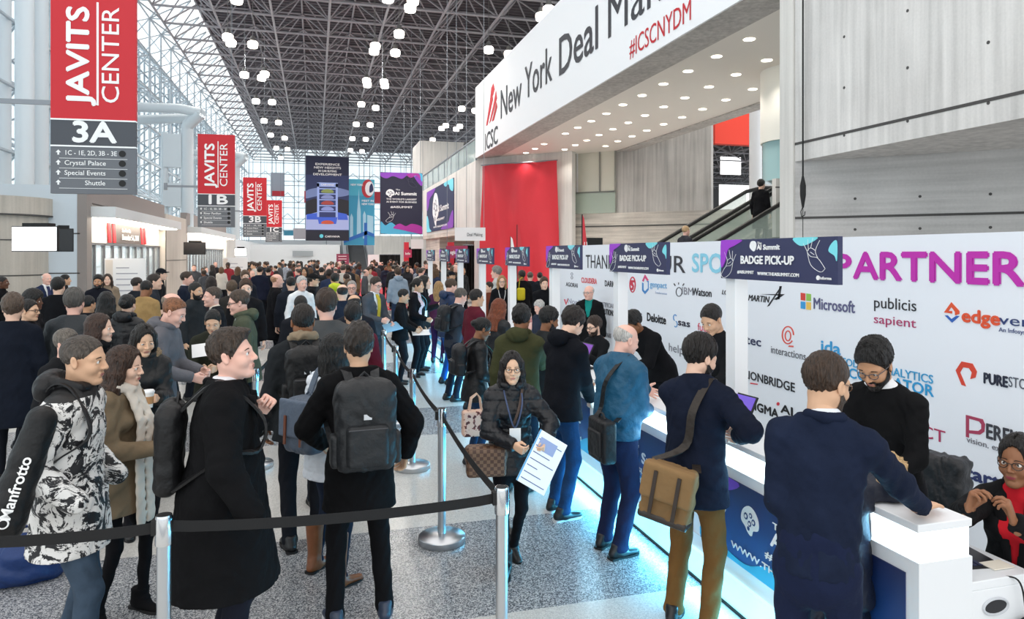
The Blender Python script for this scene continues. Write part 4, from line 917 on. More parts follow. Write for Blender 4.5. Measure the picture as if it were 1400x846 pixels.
# ================================================================== STANCHIONS WITH BELTS
M_BELT = mat('#111113', .8, bump=.3, bscale=120, stretch=(1, 1, 6))
def stanchion(px, py_top, t, label, belts=()):
    p = at_t(px, py_top, t); r = thing('belt_stanchion', label, 'stanchion', (p.x, p.y, 0), 0, 'queue barrier posts')
    MB().lathe([(.175, 0), (.18, .006), (.18, .045), (.17, .055), (.06, .065), (.035, .07)], n=40).obj('base', M_SATIN, r, smooth=True)
    MB().lathe([(.0305, .06), (.0305, .90)], n=24).obj('post', M_SATIN, r, smooth=True)
    MB().lathe([(.036, .885), (.037, .89), (.037, 1.005), (.034, 1.02)], n=24).obj('head', M_CHROME, r, smooth=True)
    MB().lathe([(.03, 1.0), (.03, 1.021)], n=24).obj('cap', M_BLACK, r)
    mb = MB(); mb.box((-.05, -.02, .935), (-.03, .02, 1.0)); mb.obj('belt_clip', M_BLACK, r)
    for q in belts:
        d = Vector((q[0] - p.x, q[1] - p.y, 0)); n = 14
        pts = []
        for i in range(n + 1):
            u = i / n; pts.append((d.x * u, d.y * u, .965 - .05 * 4 * u * (1 - u) * min(1, d.length / 2.5)))
        dn = d.normalized(); pts[0] = tuple(Vector(pts[0]) + dn * .037); pts[-1] = tuple(Vector(pts[-1]) - dn * .037)
        mb = MB(); mb.band(pts, (0, 0, 1), .05, .003); mb.obj('belt', M_BELT, r)
    return r
ST = {'a': (604, 557, 5.37), 'b': (686, 665, 3.56), 'c': (224, 703, 3.18), 'd': (564, 503, 7.2), 'e': (541, 472, 9.06), 'f': (525, 452, 10.9), 'g': (373, 477, 8.7), 'h': (349, 503, 7.25), 'i': (436, 447, 11.2), 'j': (470, 436, 12.8)}
SP = {k: at_t(*v).xy for k, v in ST.items()}
cl = at_t(-60, 745, 3.0).xy
stanchion(*ST['c'], 'chrome queue post at the near left, beside the black overcoat', [SP['b'], cl])
stanchion(*ST['b'], 'nearest chrome queue post, where two belts meet', [SP['a']])
stanchion(*ST['a'], 'chrome queue post with a round base in the middle of the floor', [SP['d']])
stanchion(*ST['d'], 'chrome queue post half hidden behind the black backpack man', [SP['e']])
stanchion(*ST['e'], 'chrome queue post beside the man in black holding a phone', [SP['f']])
stanchion(*ST['f'], 'chrome queue post next to the grey-suited man')
stanchion(*ST['g'], 'chrome queue post beyond the black overcoat man', [SP['h'], SP['i']])
stanchion(*ST['h'], 'chrome queue post close behind the black overcoat man')
stanchion(*ST['i'], 'chrome queue post deep in the queue behind the grey backpacks', [SP['j']])
stanchion(*ST['j'], 'chrome queue post deepest in the queue lanes')

# ================================================================== ESCALATOR TO THE UPPER HALL
def hand_y(px, py, y): return at_y(px, py, y)
ye = 17.5
a0, a1 = at_y(895, 336, ye), at_y(1020, 262, ye)
esc = thing('escalator', 'escalator with glass sides and black handrails rising behind the sponsor wall', 'escalator', (a0.x, ye, 0))
D = a1 - a0; slope = D.z / D.x
def along(x, dz): return (x, a0.z + slope * x + dz)
LX = D.x + .6
for j, yy in enumerate((0, -1.25, -1.7, -2.95)):
    up = 0.0
    pts = [Vector((x, yy, along(x, 0)[1])) for x in np.linspace(-2.6, D.x, 14)] + [Vector((D.x + .5, yy, a1.z + .12)), Vector((D.x + 1.2, yy, a1.z + .14))]
    mb = MB(); mb.path(pts, .055, 8); mb.obj('handrail', M_BLACK, esc, smooth=True)
    mb = MB(); v = [(-2.6, yy, along(-2.6, -.04)[1]), (D.x, yy, along(D.x, -.04)[1]), (D.x, yy, along(D.x, -.85)[1]), (-2.6, yy, along(-2.6, -.85)[1])]
    mb.add([(x, y - .01, z) for x, y, z in v] + [(x, y + .01, z) for x, y, z in v], [(0,1,2,3),(7,6,5,4),(0,4,5,1),(1,5,6,2),(2,6,7,3),(3,7,4,0)]); mb.obj('glass_side', mat('#c9d8cd', .1, alpha=.3), esc)
    mb = MB(); v = [(-2.6, yy, along(-2.6, -.85)[1]), (D.x, yy, along(D.x, -.85)[1]), (D.x, yy, along(D.x, -1.25)[1]), (-2.6, yy, along(-2.6, -1.25)[1])]
    mb.add([(x, y - .12, z) for x, y, z in v] + [(x, y + .12, z) for x, y, z in v], [(0,1,2,3),(7,6,5,4),(0,4,5,1),(1,5,6,2),(2,6,7,3),(3,7,4,0)]); mb.obj('skirt_panel', mat('#a59d90', .35, .4), esc)
for y0 in (-.12, -1.82):
    mb = MB(); x = -2.6
    while x < D.x: mb.box((x, y0 - 1.0, along(x, -1.6)[1]), (x + .4, y0, along(x + .4, -1.0)[1])); x += .4
    mb.obj('steps', mat('#3d3d3d', .5), esc)
# cable with a hook hanging on the concrete corner
p = at_x(1097, 100, XB - .08)
r = thing('hanging_cable', 'thin black cable with a grip hanging down the concrete block', 'cable', (XB - .07, p.y, 0))
zk = at_x(1097, 258, XB - .08).z
mb = MB(); mb.tube((0, 0, 1.8), (0, 0, zk - .3), .006, 6); mb.tube((0, 0, zk + .2), (0, 0, 13), .014, 6); mb.obj('wire', M_BLACK, r)
mb = MB(); mb.path([(0, 0, zk - .3), (0, 0, zk - .1), (0, 0, zk + .05), (0, 0, zk + .2)], [.015, .045, .045, .015], 8); mb.obj('grip', M_BLACK, r, smooth=True)
mb = MB(); mb.path([(0, 0, zk - .28), (.0, .05, zk - .36), (0, .03, zk - .44), (0, -.04, zk - .42), (0, -.05, zk - .36)], .008, 6); mb.obj('hook', M_BLACK, r)
fit_all()
# ================================================================== PEOPLE: signed distance bodies meshed with surface nets
def V3(*a): return np.array(a if len(a) > 1 else a[0], dtype=np.float64)
def unit(v):
    v = np.asarray(v, float); n = np.linalg.norm(v); return v / n if n > 1e-9 else v
def surface_nets(Fg, org, h):
    ins = Fg < 0
    n0, n1, n2 = Fg.shape
    cnt = np.zeros((n0-1, n1-1, n2-1), np.int8)
    for i in (0, 1):
        for j in (0, 1):
            for k in (0, 1): cnt += ins[i:n0-1+i, j:n1-1+j, k:n2-1+k]
    act = (cnt > 0) & (cnt < 8)
    idx = -np.ones(act.shape, np.int64); I, J, K = np.nonzero(act); idx[I, J, K] = np.arange(len(I))
    acc = np.zeros((len(I), 3)); num = np.zeros(len(I))
    cs = [(0,0,0),(1,0,0),(0,1,0),(1,1,0),(0,0,1),(1,0,1),(0,1,1),(1,1,1)]
    val = [Fg[I+a, J+b, K+c] for a, b, c in cs]
    for a in range(8):
        for b in range(a + 1, 8):
            da = [abs(cs[a][q] - cs[b][q]) for q in range(3)]
            if sum(da) != 1: continue
            m = (val[a] < 0) != (val[b] < 0)
            t = np.where(m, val[a] / np.where(m, val[a] - val[b], 1), 0)
            for q in range(3): acc[:, q] += np.where(m, cs[a][q] + t * (cs[b][q] - cs[a][q]), 0)
            num += m
    verts = (np.stack([I, J, K], 1) + acc / np.maximum(num, 1)[:, None]) * h + org
    quads = []
    for ax in range(3):
        A = np.moveaxis(ins, ax, 0); a0 = A[:-1]; a1 = A[1:]
        ch = a0 != a1
        ch = ch[:, 1:-1, 1:-1]
        P = np.argwhere(ch)
        if not len(P): continue
        x = P[:, 0]; u = P[:, 1] + 1; w = P[:, 2] + 1
        ID = np.moveaxis(idx, ax, 0)
        q = np.stack([ID[x, u-1, w-1], ID[x, u, w-1], ID[x, u, w], ID[x, u-1, w]], 1)
        flip = a0[x, u, w]
        if ax == 1: flip = ~flip
        q[~flip] = q[~flip][:, ::-1]
        quads.append(q)
    return verts, (np.concatenate(quads) if quads else np.zeros((0, 4), np.int64))

class SDF:
    def __init__(s): s.it = []; s.cuts = []; s.lo = V3(9, 9, 9); s.hi = -V3(9, 9, 9); s.post = []
    def _bb(s, lo, hi):
        s.lo = np.minimum(s.lo, lo); s.hi = np.maximum(s.hi, hi)
    def cap(s, a, b, ra, rb=None, k=.02, n=None, ratio=1.0, op='u'):
        a = V3(a); b = V3(b); rb = ra if rb is None else rb; m = max(ra, rb) * max(1, ratio)
        lo = np.minimum(a, b) - m; hi = np.maximum(a, b) + m
        if op == 'u': s._bb(lo, hi)
        ba = b - a; bb = max(float(ba @ ba), 1e-9); nv = None if n is None else unit(n)
        def f(X, Y, Z):
            x = X - a[0]; y = Y - a[1]; z = Z - a[2]
            t = np.clip((x * ba[0] + y * ba[1] + z * ba[2]) / bb, 0, 1)
            x = x - t * ba[0]; y = y - t * ba[1]; z = z - t * ba[2]
            d = x * x + y * y + z * z
            if nv is not None:
                c = x * nv[0] + y * nv[1] + z * nv[2]; d = d + c * c * (1 / ratio ** 2 - 1)
            return np.sqrt(d) - (ra + t * (rb - ra))
        s.it.append((lo, hi, f, op, k)); return s
    def chain(s, pts, rs, k=.02, n=None, ratio=1.0):
        for i in range(len(pts) - 1): s.cap(pts[i], pts[i+1], rs[i], rs[i+1], k, n, ratio)
        return s
    def ell(s, c, r, k=.02, M=None, op='u'):
        c = V3(c); r = V3(r); m = r.max(); lo = c - (m if M is not None else r); hi = c + (m if M is not None else r)
        if op == 'u': s._bb(lo, hi)
        def f(X, Y, Z):
            x = X - c[0]; y = Y - c[1]; z = Z - c[2]
            if M is not None:
                x, y, z = (M[0,0]*x + M[1,0]*y + M[2,0]*z, M[0,1]*x + M[1,1]*y + M[2,1]*z, M[0,2]*x + M[1,2]*y + M[2,2]*z)
            k0 = np.sqrt((x/r[0])**2 + (y/r[1])**2 + (z/r[2])**2)
            k1 = np.sqrt((x/r[0]**2)**2 + (y/r[1]**2)**2 + (z/r[2]**2)**2)
            return k0 * (k0 - 1) / np.maximum(k1, 1e-6)
        s.it.append((lo, hi, f, op, k)); return s
    def fn(s, f): s.cuts.append(f); return s          # F = max(F, f)
    def plane(s, p, n):
        p = V3(p); n = unit(n); return s.fn(lambda X, Y, Z: (X - p[0]) * n[0] + (Y - p[1]) * n[1] + (Z - p[2]) * n[2])
    def mesh(s, h):
        lo = s.lo - 3 * h; hi = s.hi + 3 * h
        n = np.ceil((hi - lo) / h).astype(int) + 1
        ax = [lo[q] + h * np.arange(n[q]) for q in range(3)]
        Fg = np.full(tuple(n), 1.0)
        for l, u, f, op, k in s.it:
            i0 = np.clip(np.floor((l - k - 2.5 * h - lo) / h).astype(int), 0, n - 1); i1 = np.clip(np.ceil((u + k + 2.5 * h - lo) / h).astype(int) + 1, 1, n)
            sl = tuple(slice(i0[q], i1[q]) for q in range(3))
            X = ax[0][sl[0]][:, None, None]; Y = ax[1][sl[1]][None, :, None]; Z = ax[2][sl[2]][None, None, :]
            d = f(X, Y, Z); a = Fg[sl]
            if op == 'u':
                hh = np.clip(.5 + .5 * (a - d) / k, 0, 1); Fg[sl] = a + (d - a) * hh - k * hh * (1 - hh)
            else:
                d = -d; hh = np.clip(.5 - .5 * (a - d) / k, 0, 1); Fg[sl] = a + (d - a) * hh + k * hh * (1 - hh)
        X = ax[0][:, None, None]; Y = ax[1][None, :, None]; Z = ax[2][None, None, :]
        for f in s.post: Fg += f(X, Y, Z)
        for f in s.cuts: Fg = np.maximum(Fg, f(X, Y, Z))
        return surface_nets(Fg, lo, h)

def np_mesh(name, verts, quads, mi=None, smooth=True):
    me = bpy.data.meshes.new(name); nv = len(verts); nq = len(quads)
    me.vertices.add(nv); me.vertices.foreach_set('co', np.asarray(verts, np.float32).ravel())
    me.loops.add(nq * 4); me.loops.foreach_set('vertex_index', np.asarray(quads, np.int32).ravel())
    me.polygons.add(nq); me.polygons.foreach_set('loop_start', np.arange(0, nq * 4, 4, dtype=np.int32))
    if mi is not None: me.polygons.foreach_set('material_index', np.asarray(mi, np.int32))
    if smooth: me.polygons.foreach_set('use_smooth', np.ones(nq, bool))
    me.update(calc_edges=True); me.validate(); return me
class Pile:
    """several vert/quad sets with material indices, merged into one mesh"""
    def __init__(s): s.v = []; s.q = []; s.m = []; s.n = 0
    def add(s, v, q, m=0):
        if not len(q): return s
        s.v.append(v); s.q.append(q + s.n); s.m.append(np.full(len(q), m) if np.isscalar(m) else m); s.n += len(v); return s
    def mesh(s, name): return np_mesh(name, np.concatenate(s.v), np.concatenate(s.q), np.concatenate(s.m))

# ---- head template: x forward, y left, z up, origin at eye level between the ears
def uvs(c, r, n=10, m=7):
    v = []; q = []
    for j in range(m + 1):
        a = math.pi * j / m
        for i in range(n): b = 2 * math.pi * i / n; v.append((c[0] + r[0]*math.cos(a), c[1] + r[1]*math.sin(a)*math.cos(b), c[2] + r[2]*math.sin(a)*math.sin(b)))
    for j in range(m):
        for i in range(n): q.append((j*n+i, j*n+(i+1)%n, (j+1)*n+(i+1)%n, (j+1)*n+i))
    return np.array(v), np.array(q)
HEADS = {}
def head_template(lv, fem=False, wide=1.0):
    key = (lv, fem, wide)
    if key in HEADS: return HEADS[key]
    h = {'hi': .0042, 'mid': .0068, 'lo': .0105}[lv]
    s = SDF(); j = .92 if fem else 1.0
    s.ell((-.014, 0, .037), (.098, .077, .083), k=.02); s.ell((.026, 0, -.028), (.067, .060*j, .089), k=.03)
    for y in (-1, 1):
        s.cap((-.012, y*.047*j, -.05), (.062, y*.016*j, -.104), .021, .016, k=.03)
        s.ell((.056, y*.040, -.034), (.032, .024, .028), k=.02)
        if not fem: s.cap((.082, y*.014, .019), (.066, y*.05, .018), .011, k=.02)
        s.ell((.094, y*.033, .0), (.017, .017, .011), k=.014, op='s')
    s.ell((.077, 0, -.102), (.019*(.9 if fem else 1), .019, .015), k=.02)
    s.cap((.090, 0, .010), (.112, 0, -.030), .0075, .0112 if not fem else .0092, k=.012)
    for y in (-1, 1): s.ell((.099, y*.0125, -.034), (.012, .0085, .008), k=.007)
    s.cap((.088, -.016, -.062), (.088, .016, -.062), .0085, k=.006); s.cap((.086, -.013, -.072), (.086, .013, -.072), .009, k=.006)
    s.cap((.099, -.024, -.067), (.099, .024, -.067), .0022, k=.004, op='s')
    for y in (-1, 1):
        s.cap((.0868, y*.018, .0078), (.078, y*.048, .0058), .0056, k=.005); s.cap((.0855, y*.019, -.0083), (.078, y*.047, -.0066), .0046, k=.006)
        M = np.array(Matrix.Rotation(R(-14), 3, 'Y') @ Matrix.Rotation(R(y * 16), 3, 'Z'))
        s.ell((-.010, y*.080, -.006), (.019, .008, .032), k=.006, M=M); s.ell((-.006, y*.088, -.004), (.010, .006, .02), k=.004, M=M, op='s')
        s.cap((.0, y*.078, -.006), (.004, y*.079, -.014), .005, k=.004)
    s.cap((-.022, 0, -.05), (-.026, 0, -.12), .055 if not fem else .048, .052 if not fem else .046, k=.03)
    v, q = s.mesh(h); v = v * V3(1, wide, 1)
    c = v[q].mean(1)
    mi = np.zeros(len(q), int)
    lip = (c[:, 0] > .082) & (np.abs(c[:, 1]) < .021) & (c[:, 2] < -.0585 - .004*(np.abs(c[:, 1])/.02)) & (c[:, 2] > -.0765 + .009 * (np.abs(c[:, 1])/.021)**2)
    mi[lip] = 1
    P = Pile().add(v, q, mi)
    for y in (-1, 1):
        a, b = uvs((.0775, y*.0325*wide, .0), (.0125, .0135, .0125), 14, 9); P.add(a, b, 2)
        a, b = uvs((.0834, y*.0316*wide, .0002), (.0085, .0068, .0068), 12, 9); P.add(a, b, 3)
        # upper lash line and brow as thin raised strips
        for z0, r0, mm, x0, ya, yb, arch in ((.0052, .0016, 5, .0905, .019, .047, .002), (.0200, .0034 if not fem else .0022, 4, .0915, .015, .052, .005)):
            pts = [np.array((x0 - .016*((w - .25) if w > .25 else 0)**1.4, y*(ya + (yb - ya)*w)*wide, z0 + arch*math.sin(math.pi*w**.8) - .002*w)) for w in np.linspace(0, 1, 7)]
            vv = []; qq = []
            for k, p in enumerate(pts):
                rr = r0 * (1 - .55*k/6)
                for i in range(5): a_ = 2*math.pi*i/5; vv.append(p + rr*np.array((math.cos(a_)*.8, 0, math.sin(a_)*1.15)))
            for k in range(6):
                for i in range(5): qq.append((k*5+i, k*5+(i+1)%5, k*5+5+(i+1)%5, k*5+5+i))
            P.add(np.array(vv), np.array(qq), mm)
    out = (np.concatenate(P.v), np.concatenate(P.q), np.concatenate(P.m)); HEADS[key] = out; return out

HAIRS = {}
def beard_template(lv, fem, wide):
    key = ('beard', lv, wide)
    if key in HAIRS: return HAIRS[key]
    v, q, m = head_template(lv, fem, wide); k = m <= 1; q = q[k]
    n = np.zeros_like(v); fn_ = np.cross(v[q[:, 2]] - v[q[:, 0]], v[q[:, 3]] - v[q[:, 1]])
    for i in range(4): np.add.at(n, q[:, i], fn_)
    n /= np.maximum(np.linalg.norm(n, axis=1), 1e-9)[:, None]
    c = v[q].mean(1); x, y, z = c[:, 0], np.abs(c[:, 1]), c[:, 2]
    jaw = (x > .002) & (z > -.128) & (z < -.056 + .8*np.clip(.052 - x, 0, .06)) & ~((y < .021) & (z > -.080) & (z < -.0565) & (x > .08)) & ~((x > .07) & (y < .05) & (z > -.052)) & (y < .082) & ~((x < .012) & (z > .0))
    mous = (x > .085) & (z < -.0465) & (z > -.058) & (y < .028)
    q = q[jaw | mous]; u, inv = np.unique(q, return_inverse=True); q = inv.reshape(q.shape)
    out = (v[u] + n[u]*.0035 + .0012*np.sin(900*v[u][:, :1])*np.sin(850*v[u][:, 2:3]), q); HAIRS[key] = out; return out
def hair_template(style, lv):
    key = (style, lv)
    if key in HAIRS: return HAIRS[key]
    h = {'hi': .0055, 'mid': .008, 'lo': .012}[lv]; s = SDF()
    def cran(t, up=0.0, back=0.0): s.ell((-.016 - back/2, 0, .040 + up/2), (.098 + t + back/2, .077 + t*.7, .083 + t + up/2), k=.01)
    def ears():
        for y in (-1, 1): s.ell((.002, y*.094, -.014), (.027, .024, .036), k=.006, op='s')
    rng = np.random.RandomState(3)
    def front(c=-.0212, z0=-.085, slope=.82): s.fn(lambda X, Y, Z: (slope*X - .57*Z + c) + .02*np.clip(np.abs(Y) - .045, 0, 1) + 0*Y); s.fn(lambda X, Y, Z: z0 - Z + .0*X + .0*Y)
    def strand(amp): s.post.append(lambda X, Y, Z: amp*np.sin(70*Y + 25*np.sin(30*X) + 9*Z)*np.cos(38*X + 14*Z) + (.0016 if lv == 'hi' else 0)*np.sin(330*Y + 60*X + 40*Z*np.sign(Y + 1e-9)))
    if style == 'short': cran(.010, .012); strand(.003); front(-.0185); ears()
    elif style == 'buzz': cran(.0045); strand(.001); front(-.018); ears()
    elif style == 'full': cran(.018, .022, .008); strand(.006); front(-.024, -.09); ears()
    elif style == 'wavy': cran(.02, .02, .01); s.post.append(lambda X, Y, Z: .008*np.sin(95*Y + 30*Z)*np.sin(90*X + 20*Y)*np.cos(60*Z)); front(-.025, -.09); ears()
    elif style == 'swept':
        cran(.011, .014); s.ell((.052, .01, .108), (.05, .055, .022), k=.02); strand(.0035); front(-.0225); ears()
    elif style == 'receding':
        cran(.008, .004); strand(.003); s.fn(lambda X, Y, Z: .75*X - .66*Z - .004 + .26*np.clip(np.abs(Y) - .02, 0, .04) + 0*Z); s.fn(lambda X, Y, Z: -.085 - Z + 0*X + 0*Y)
    elif style == 'bald':
        cran(.006); strand(.002); s.fn(lambda X, Y, Z: .9*X - .35*Z + .012 + 0*Y); s.fn(lambda X, Y, Z: Z - .05 + .35*X + 0*Y); s.fn(lambda X, Y, Z: -.08 - Z + 0*X + 0*Y)
    elif style in ('long', 'bob', 'pony', 'bun', 'longstraight'):
        cran(.012, .008, .006); strand(.003)
        L = {'long': -.30, 'longstraight': -.36, 'bob': -.16, 'pony': -.05, 'bun': -.05}[style]
        if L < -.1:
            for th in np.linspace(66, 294, 17):
                ca, sa = math.cos(R(th)), math.sin(R(th)); fr = max(0, ca)
                a = V3(-.016 + .092*ca, .080*sa, .045); b = V3(-.018 + .090*ca, .086*sa, -.05); c = V3(-.03 + .095*ca, .093*sa, -.14); d = V3(-.045 + .095*ca + .10*fr, .095*sa, L + .05*fr)
                pts = [a, b, c, d] if L < -.2 else [a, b, V3(-.022 + .085*ca, .083*sa, L)]
                s.chain(pts, [.018, .021, .022, .015][:len(pts)], k=.022)
        if style == 'pony': s.chain([V3(-.10, 0, .05), V3(-.15, 0, .0), V3(-.16, 0, -.16)], [.03, .032, .014], k=.015)
        if style == 'bun': s.ell((-.125, 0, .03), (.045, .05, .045), k=.012)
        # face opening, middle parting
        s.it.append((V3(.0, -.08, -.25), V3(.2, .08, .1), lambda X, Y, Z: np.sqrt(((X - .118)/.082)**2 + (Y/.071)**2 + ((Z + .018)/.128)**2) * .066 - .066, 's', .008))
        s.ell((.055, 0, .13), (.05, .004, .02), k=.006, op='s')
        if L > -.1: front(-.03, -.095, .62)
    elif style == 'afro': cran(.045, .03, .01); s.post.append(lambda X, Y, Z: .006*np.sin(120*X)*np.sin(115*Y)*np.sin(118*Z)); front(-.035, -.085)
    elif style in ('beanie', 'cap'):
        cran(.014, .012)
        if style == 'cap': s.cap((.08, -.04, .062), (.08, .04, .062), .045, k=.01, n=(0, 0, 1), ratio=.22); s.cap((.12, -.02, .056), (.12, .02, .056), .05, k=.01, n=(0, 0, 1), ratio=.18)
        s.fn(lambda X, Y, Z: .045 - Z - .12*(X + .016) * (-1 if style == 'beanie' else 1) + 0*Y)
    out = s.mesh(h); HAIRS[key] = out; return out

HANDS = {}
def hand_template(pose, lv):
    key = (pose, lv)
    if key in HANDS: return HANDS[key]
    h = {'hi': .0042, 'mid': .006, 'lo': .0085}[lv]; s = SDF(); fat = 1.0 if lv != 'lo' else 1.2
    curl = {'relax': (22, 30, 22), 'grip': (62, 70, 40), 'hold': (38, 45, 30), 'flat': (6, 10, 6), 'pinch': (48, 38, 25)}[pose]
    s.cap((-.05, 0, 0), (.0, 0, 0), .026, .024, k=.02, n=(0, 0, 1), ratio=.8)
    for y in (-.026, -.009, .009, .026): s.cap((.005, y*.7, 0), (.086, y, .002), .017, .0145, k=.012, n=(0, 0, 1), ratio=.8)
    for i, (y, L) in enumerate(((.029, .072), (.010, .080), (-.0105, .074), (-.030, .058))):
        p = V3(.086 - .004*abs(i-1), y, .002); a = 0.0; spread = R((1.3 - i) * 4) * (1 if pose in ('flat', 'relax') else .3)
        for j, fr in enumerate((.45, .31, .24)):
            a += R(curl[j] + (4*i if pose != 'flat' else 0)); d = V3(math.cos(a)*math.cos(spread), math.cos(a)*math.sin(spread), -math.sin(a)); q = p + d*L*fr
            s.cap(p, q, (.0088 - .0007*j)*fat, (.0083 - .0007*j)*fat, k=.003); p = q
    th = {'relax': ((.045, .05, -.014), (.078, .058, -.026)), 'grip': ((.05, .045, -.03), (.084, .03, -.048)), 'hold': ((.05, .047, -.026), (.088, .04, -.034)), 'flat': ((.04, .058, -.006), (.07, .078, -.01)), 'pinch': ((.052, .045, -.03), (.095, .03, -.042))}[pose]
    s.chain([V3(.012, .02, -.006), V3(th[0]), V3(th[1])], [.017, .0115*fat, .009*fat], k=.008)
    out = s.mesh(h); HANDS[key] = out; return out

def frame(x, z):
    """3x3 with columns X, Y, Z; X exact"""
    X = unit(x); Y = unit(np.cross(z, X)); Z = np.cross(X, Y); return np.stack([X, Y, Z], 1)
def ik(a, b, l1, l2, pole):
    a = V3(a); b = V3(b); d = b - a; L = np.linalg.norm(d); mx = (l1 + l2) * .995
    if L > mx: b = a + d * mx / L; L = mx; d = b - a
    L = max(L, abs(l1 - l2) + .01); u = unit(d); c = (l1*l1 + L*L - l2*l2) / (2*L); hh = math.sqrt(max(l1*l1 - c*c, 0))
    p = V3(pole) - u*(V3(pole) @ u); return a + u*c + unit(p)*hh, b
def rotm(yaw=0, pitch=0, roll=0):
    """yaw left +, pitch forward/down +, roll towards left shoulder -"""
    return np.array(Matrix.Rotation(R(yaw), 3, 'Z') @ Matrix.Rotation(R(pitch), 3, 'Y') @ Matrix.Rotation(R(roll), 3, 'X'))

def skeleton(P):
    S = {}; lean = P.get('lean', 2); side = P.get('side', 0); tw = P.get('twist', 0); fem = P.get('fem', False)
    pz = P.get('pelvis_z', .945); S['pel'] = V3(P.get('pelvis_x', 0), 0, pz)
    T = rotm(0, lean, side); T2 = T @ rotm(tw); S['T'] = T; S['T2'] = T2
    up = T[:, 2]; S['up'] = up
    S['waist'] = S['pel'] + up*.16; S['chest'] = S['pel'] + up*.36 ; S['sc'] = S['pel'] + up*.468; S['nb'] = S['pel'] + up*.552 + T2[:, 0]*.0
    w = .148 if fem else .168
    for sd, y in (('L', 1), ('R', -1)):
        S['sh'+sd] = S['sc'] + T2[:, 1]*y*w
        S['hip'+sd] = S['pel'] + V3(0, y*.088, -.03)
        foot = P.get('foot'+sd, (0.0 if sd == 'L' else .03, y*.10)); fz = foot[2] if len(foot) > 2 else 0.0
        ank = V3(foot[0] - .04, foot[1], .085 + fz); S['toe_up'+sd] = P.get('toe'+sd, 0)
        kn, an = ik(S['hip'+sd], ank, .43, .425, V3(1, y*.12, 0)); S['kn'+sd] = kn; S['an'+sd] = an
        S['fyaw'+sd] = P.get('fyaw'+sd, y*10)
        arm = P.get('arm'+sd)
        if arm is None: wr = S['sh'+sd] + V3(.04, y*.085, -.53)
        else: wr = V3(arm[0], arm[1], arm[2])
        pole = P.get('pole'+sd, V3(-.7, y*.45, -.55))
        el, wr = ik(S['sh'+sd], wr, .285, .26, pole); S['el'+sd] = el; S['wr'+sd] = wr
        hd = P.get('hd'+sd); hd = unit(V3(hd)) if hd is not None else unit(wr - el)
        pn = P.get('pn'+sd); pn = V3(pn) if pn is not None else V3(0, -y, .0) + .15*V3(-1, 0, 0)
        S['hf'+sd] = frame(hd, -pn)
    hp = P.get('hpitch', 0); hy = P.get('hyaw', 0); hr = P.get('hroll', 0)
    N = rotm(0, lean*.75 + hp*.35, side*.5); S['hc'] = S['nb'] + N[:, 2]*.150 + N[:, 0]*.035
    S['H'] = rotm(tw*.6 + hy, 0, 0) @ rotm(0, lean*.35 + hp, hr)
    S['un'] = unit(S['hc'] - S['H'][:, 0]*.03 - S['nb'])
    S['top'] = S['hc'] + S['H'] @ V3(-.015, 0, .128)
    return S

def fold_noise(amp, seed=0, f=1.0):
    a = seed * 1.7
    return lambda X, Y, Z: amp*(np.sin(52*f*Z + 24*X + 9*np.sin(17*Y + a) + a)*np.cos(19*Y + 13*X + a*2) + .6*np.sin(33*f*Y - 41*f*Z + 12*X + a*3))
def torso_prims(s, S, W, inf, fem, belly=0.0, arms=True, sleeve=None, short=False, k=.045):
    fwd = S['T'][:, 0]; f2 = S['T2'][:, 0]
    hipw, wst, chs = ((.160, .122, .130) if fem else (.154, .140, .148))
    hipw, wst, chs = hipw*W + inf, wst*W + inf, chs*(1 + (W-1)*.7) + inf
    s.cap(S['pel'] - V3(0, 0, .04), S['waist'], hipw, wst, k, fwd, .72)
    s.cap(S['waist'], S['chest'], wst, chs, k, fwd, .70); s.cap(S['chest'], S['sc'] - S['up']*.035, chs, chs - .035, k, f2, .68)
    if belly: s.ell(S['waist'] + fwd*(.0 + belly*.8), (.105 + inf, .14*W + inf, .16), k=.06)
    if fem:
        for y in (-1, 1): s.ell(S['chest'] + f2*.075 + S['T2'][:, 1]*y*.065 + S['up']*.0, (.055 + inf*.6, .06 + inf*.6, .06), k=.05)
    for sd, y in (('L', 1), ('R', -1)):
        s.cap(S['nb'] + S['T2'][:, 1]*y*.03 - S['up']*.012, S['sh'+sd] - S['T2'][:, 1]*y*.01, .052 + inf*.55, .050 + inf*.75, .06)
        if arms:
            r0, r1, r2 = sleeve or (.054 + inf*.75, .045 + inf*.7, .034 + inf*.55)
            s.cap(S['sh'+sd], S['el'+sd], r0, r1, .03); s.cap(S['el'+sd], S['wr'+sd] - (S['wr'+sd] - S['el'+sd])*.02, r1, r2, .02)
    return s
def cloth(hexc, kind='wool'):
    if kind == 'wool': return mat(hexc, .9, bump=.8, bscale=8, var=.16, spec=.12)
    if kind == 'cotton': return mat(hexc, .88, bump=.9, bscale=7, var=.10, spec=.15)
    if kind == 'denim': return mat(hexc, .85, bump=.9, bscale=8, var=.25, spec=.15)
    if kind == 'nylon': return mat(hexc, .5, bump=.9, bscale=9, var=.08, spec=.35)
    if kind == 'puffer': return mat(hexc, .42, bump=.6, bscale=16, var=.06, spec=.4)
    if kind == 'leather': return mat(hexc, .4, bump=.2, bscale=25, var=.1)
    return mat(hexc, .8)
def skinm(hexc):
    k = ('skin', hexc)
    if k in MATS: return MATS[k]
    m = bpy.data.materials.new('skin'); m.use_nodes = True; b = m.node_tree.nodes['Principled BSDF']
    b.inputs['Base Color'].default_value = lin(hexc); b.inputs['Roughness'].default_value = .52; b.inputs['Specular IOR Level'].default_value = .35
    b.inputs['Subsurface Weight'].default_value = .0
    MATS[k] = m; return m
def hairm(hexc): return mat(hexc, .4, bump=1.0, bscale=70, var=.5, stretch=(1, 2.2, .3), spec=.5)
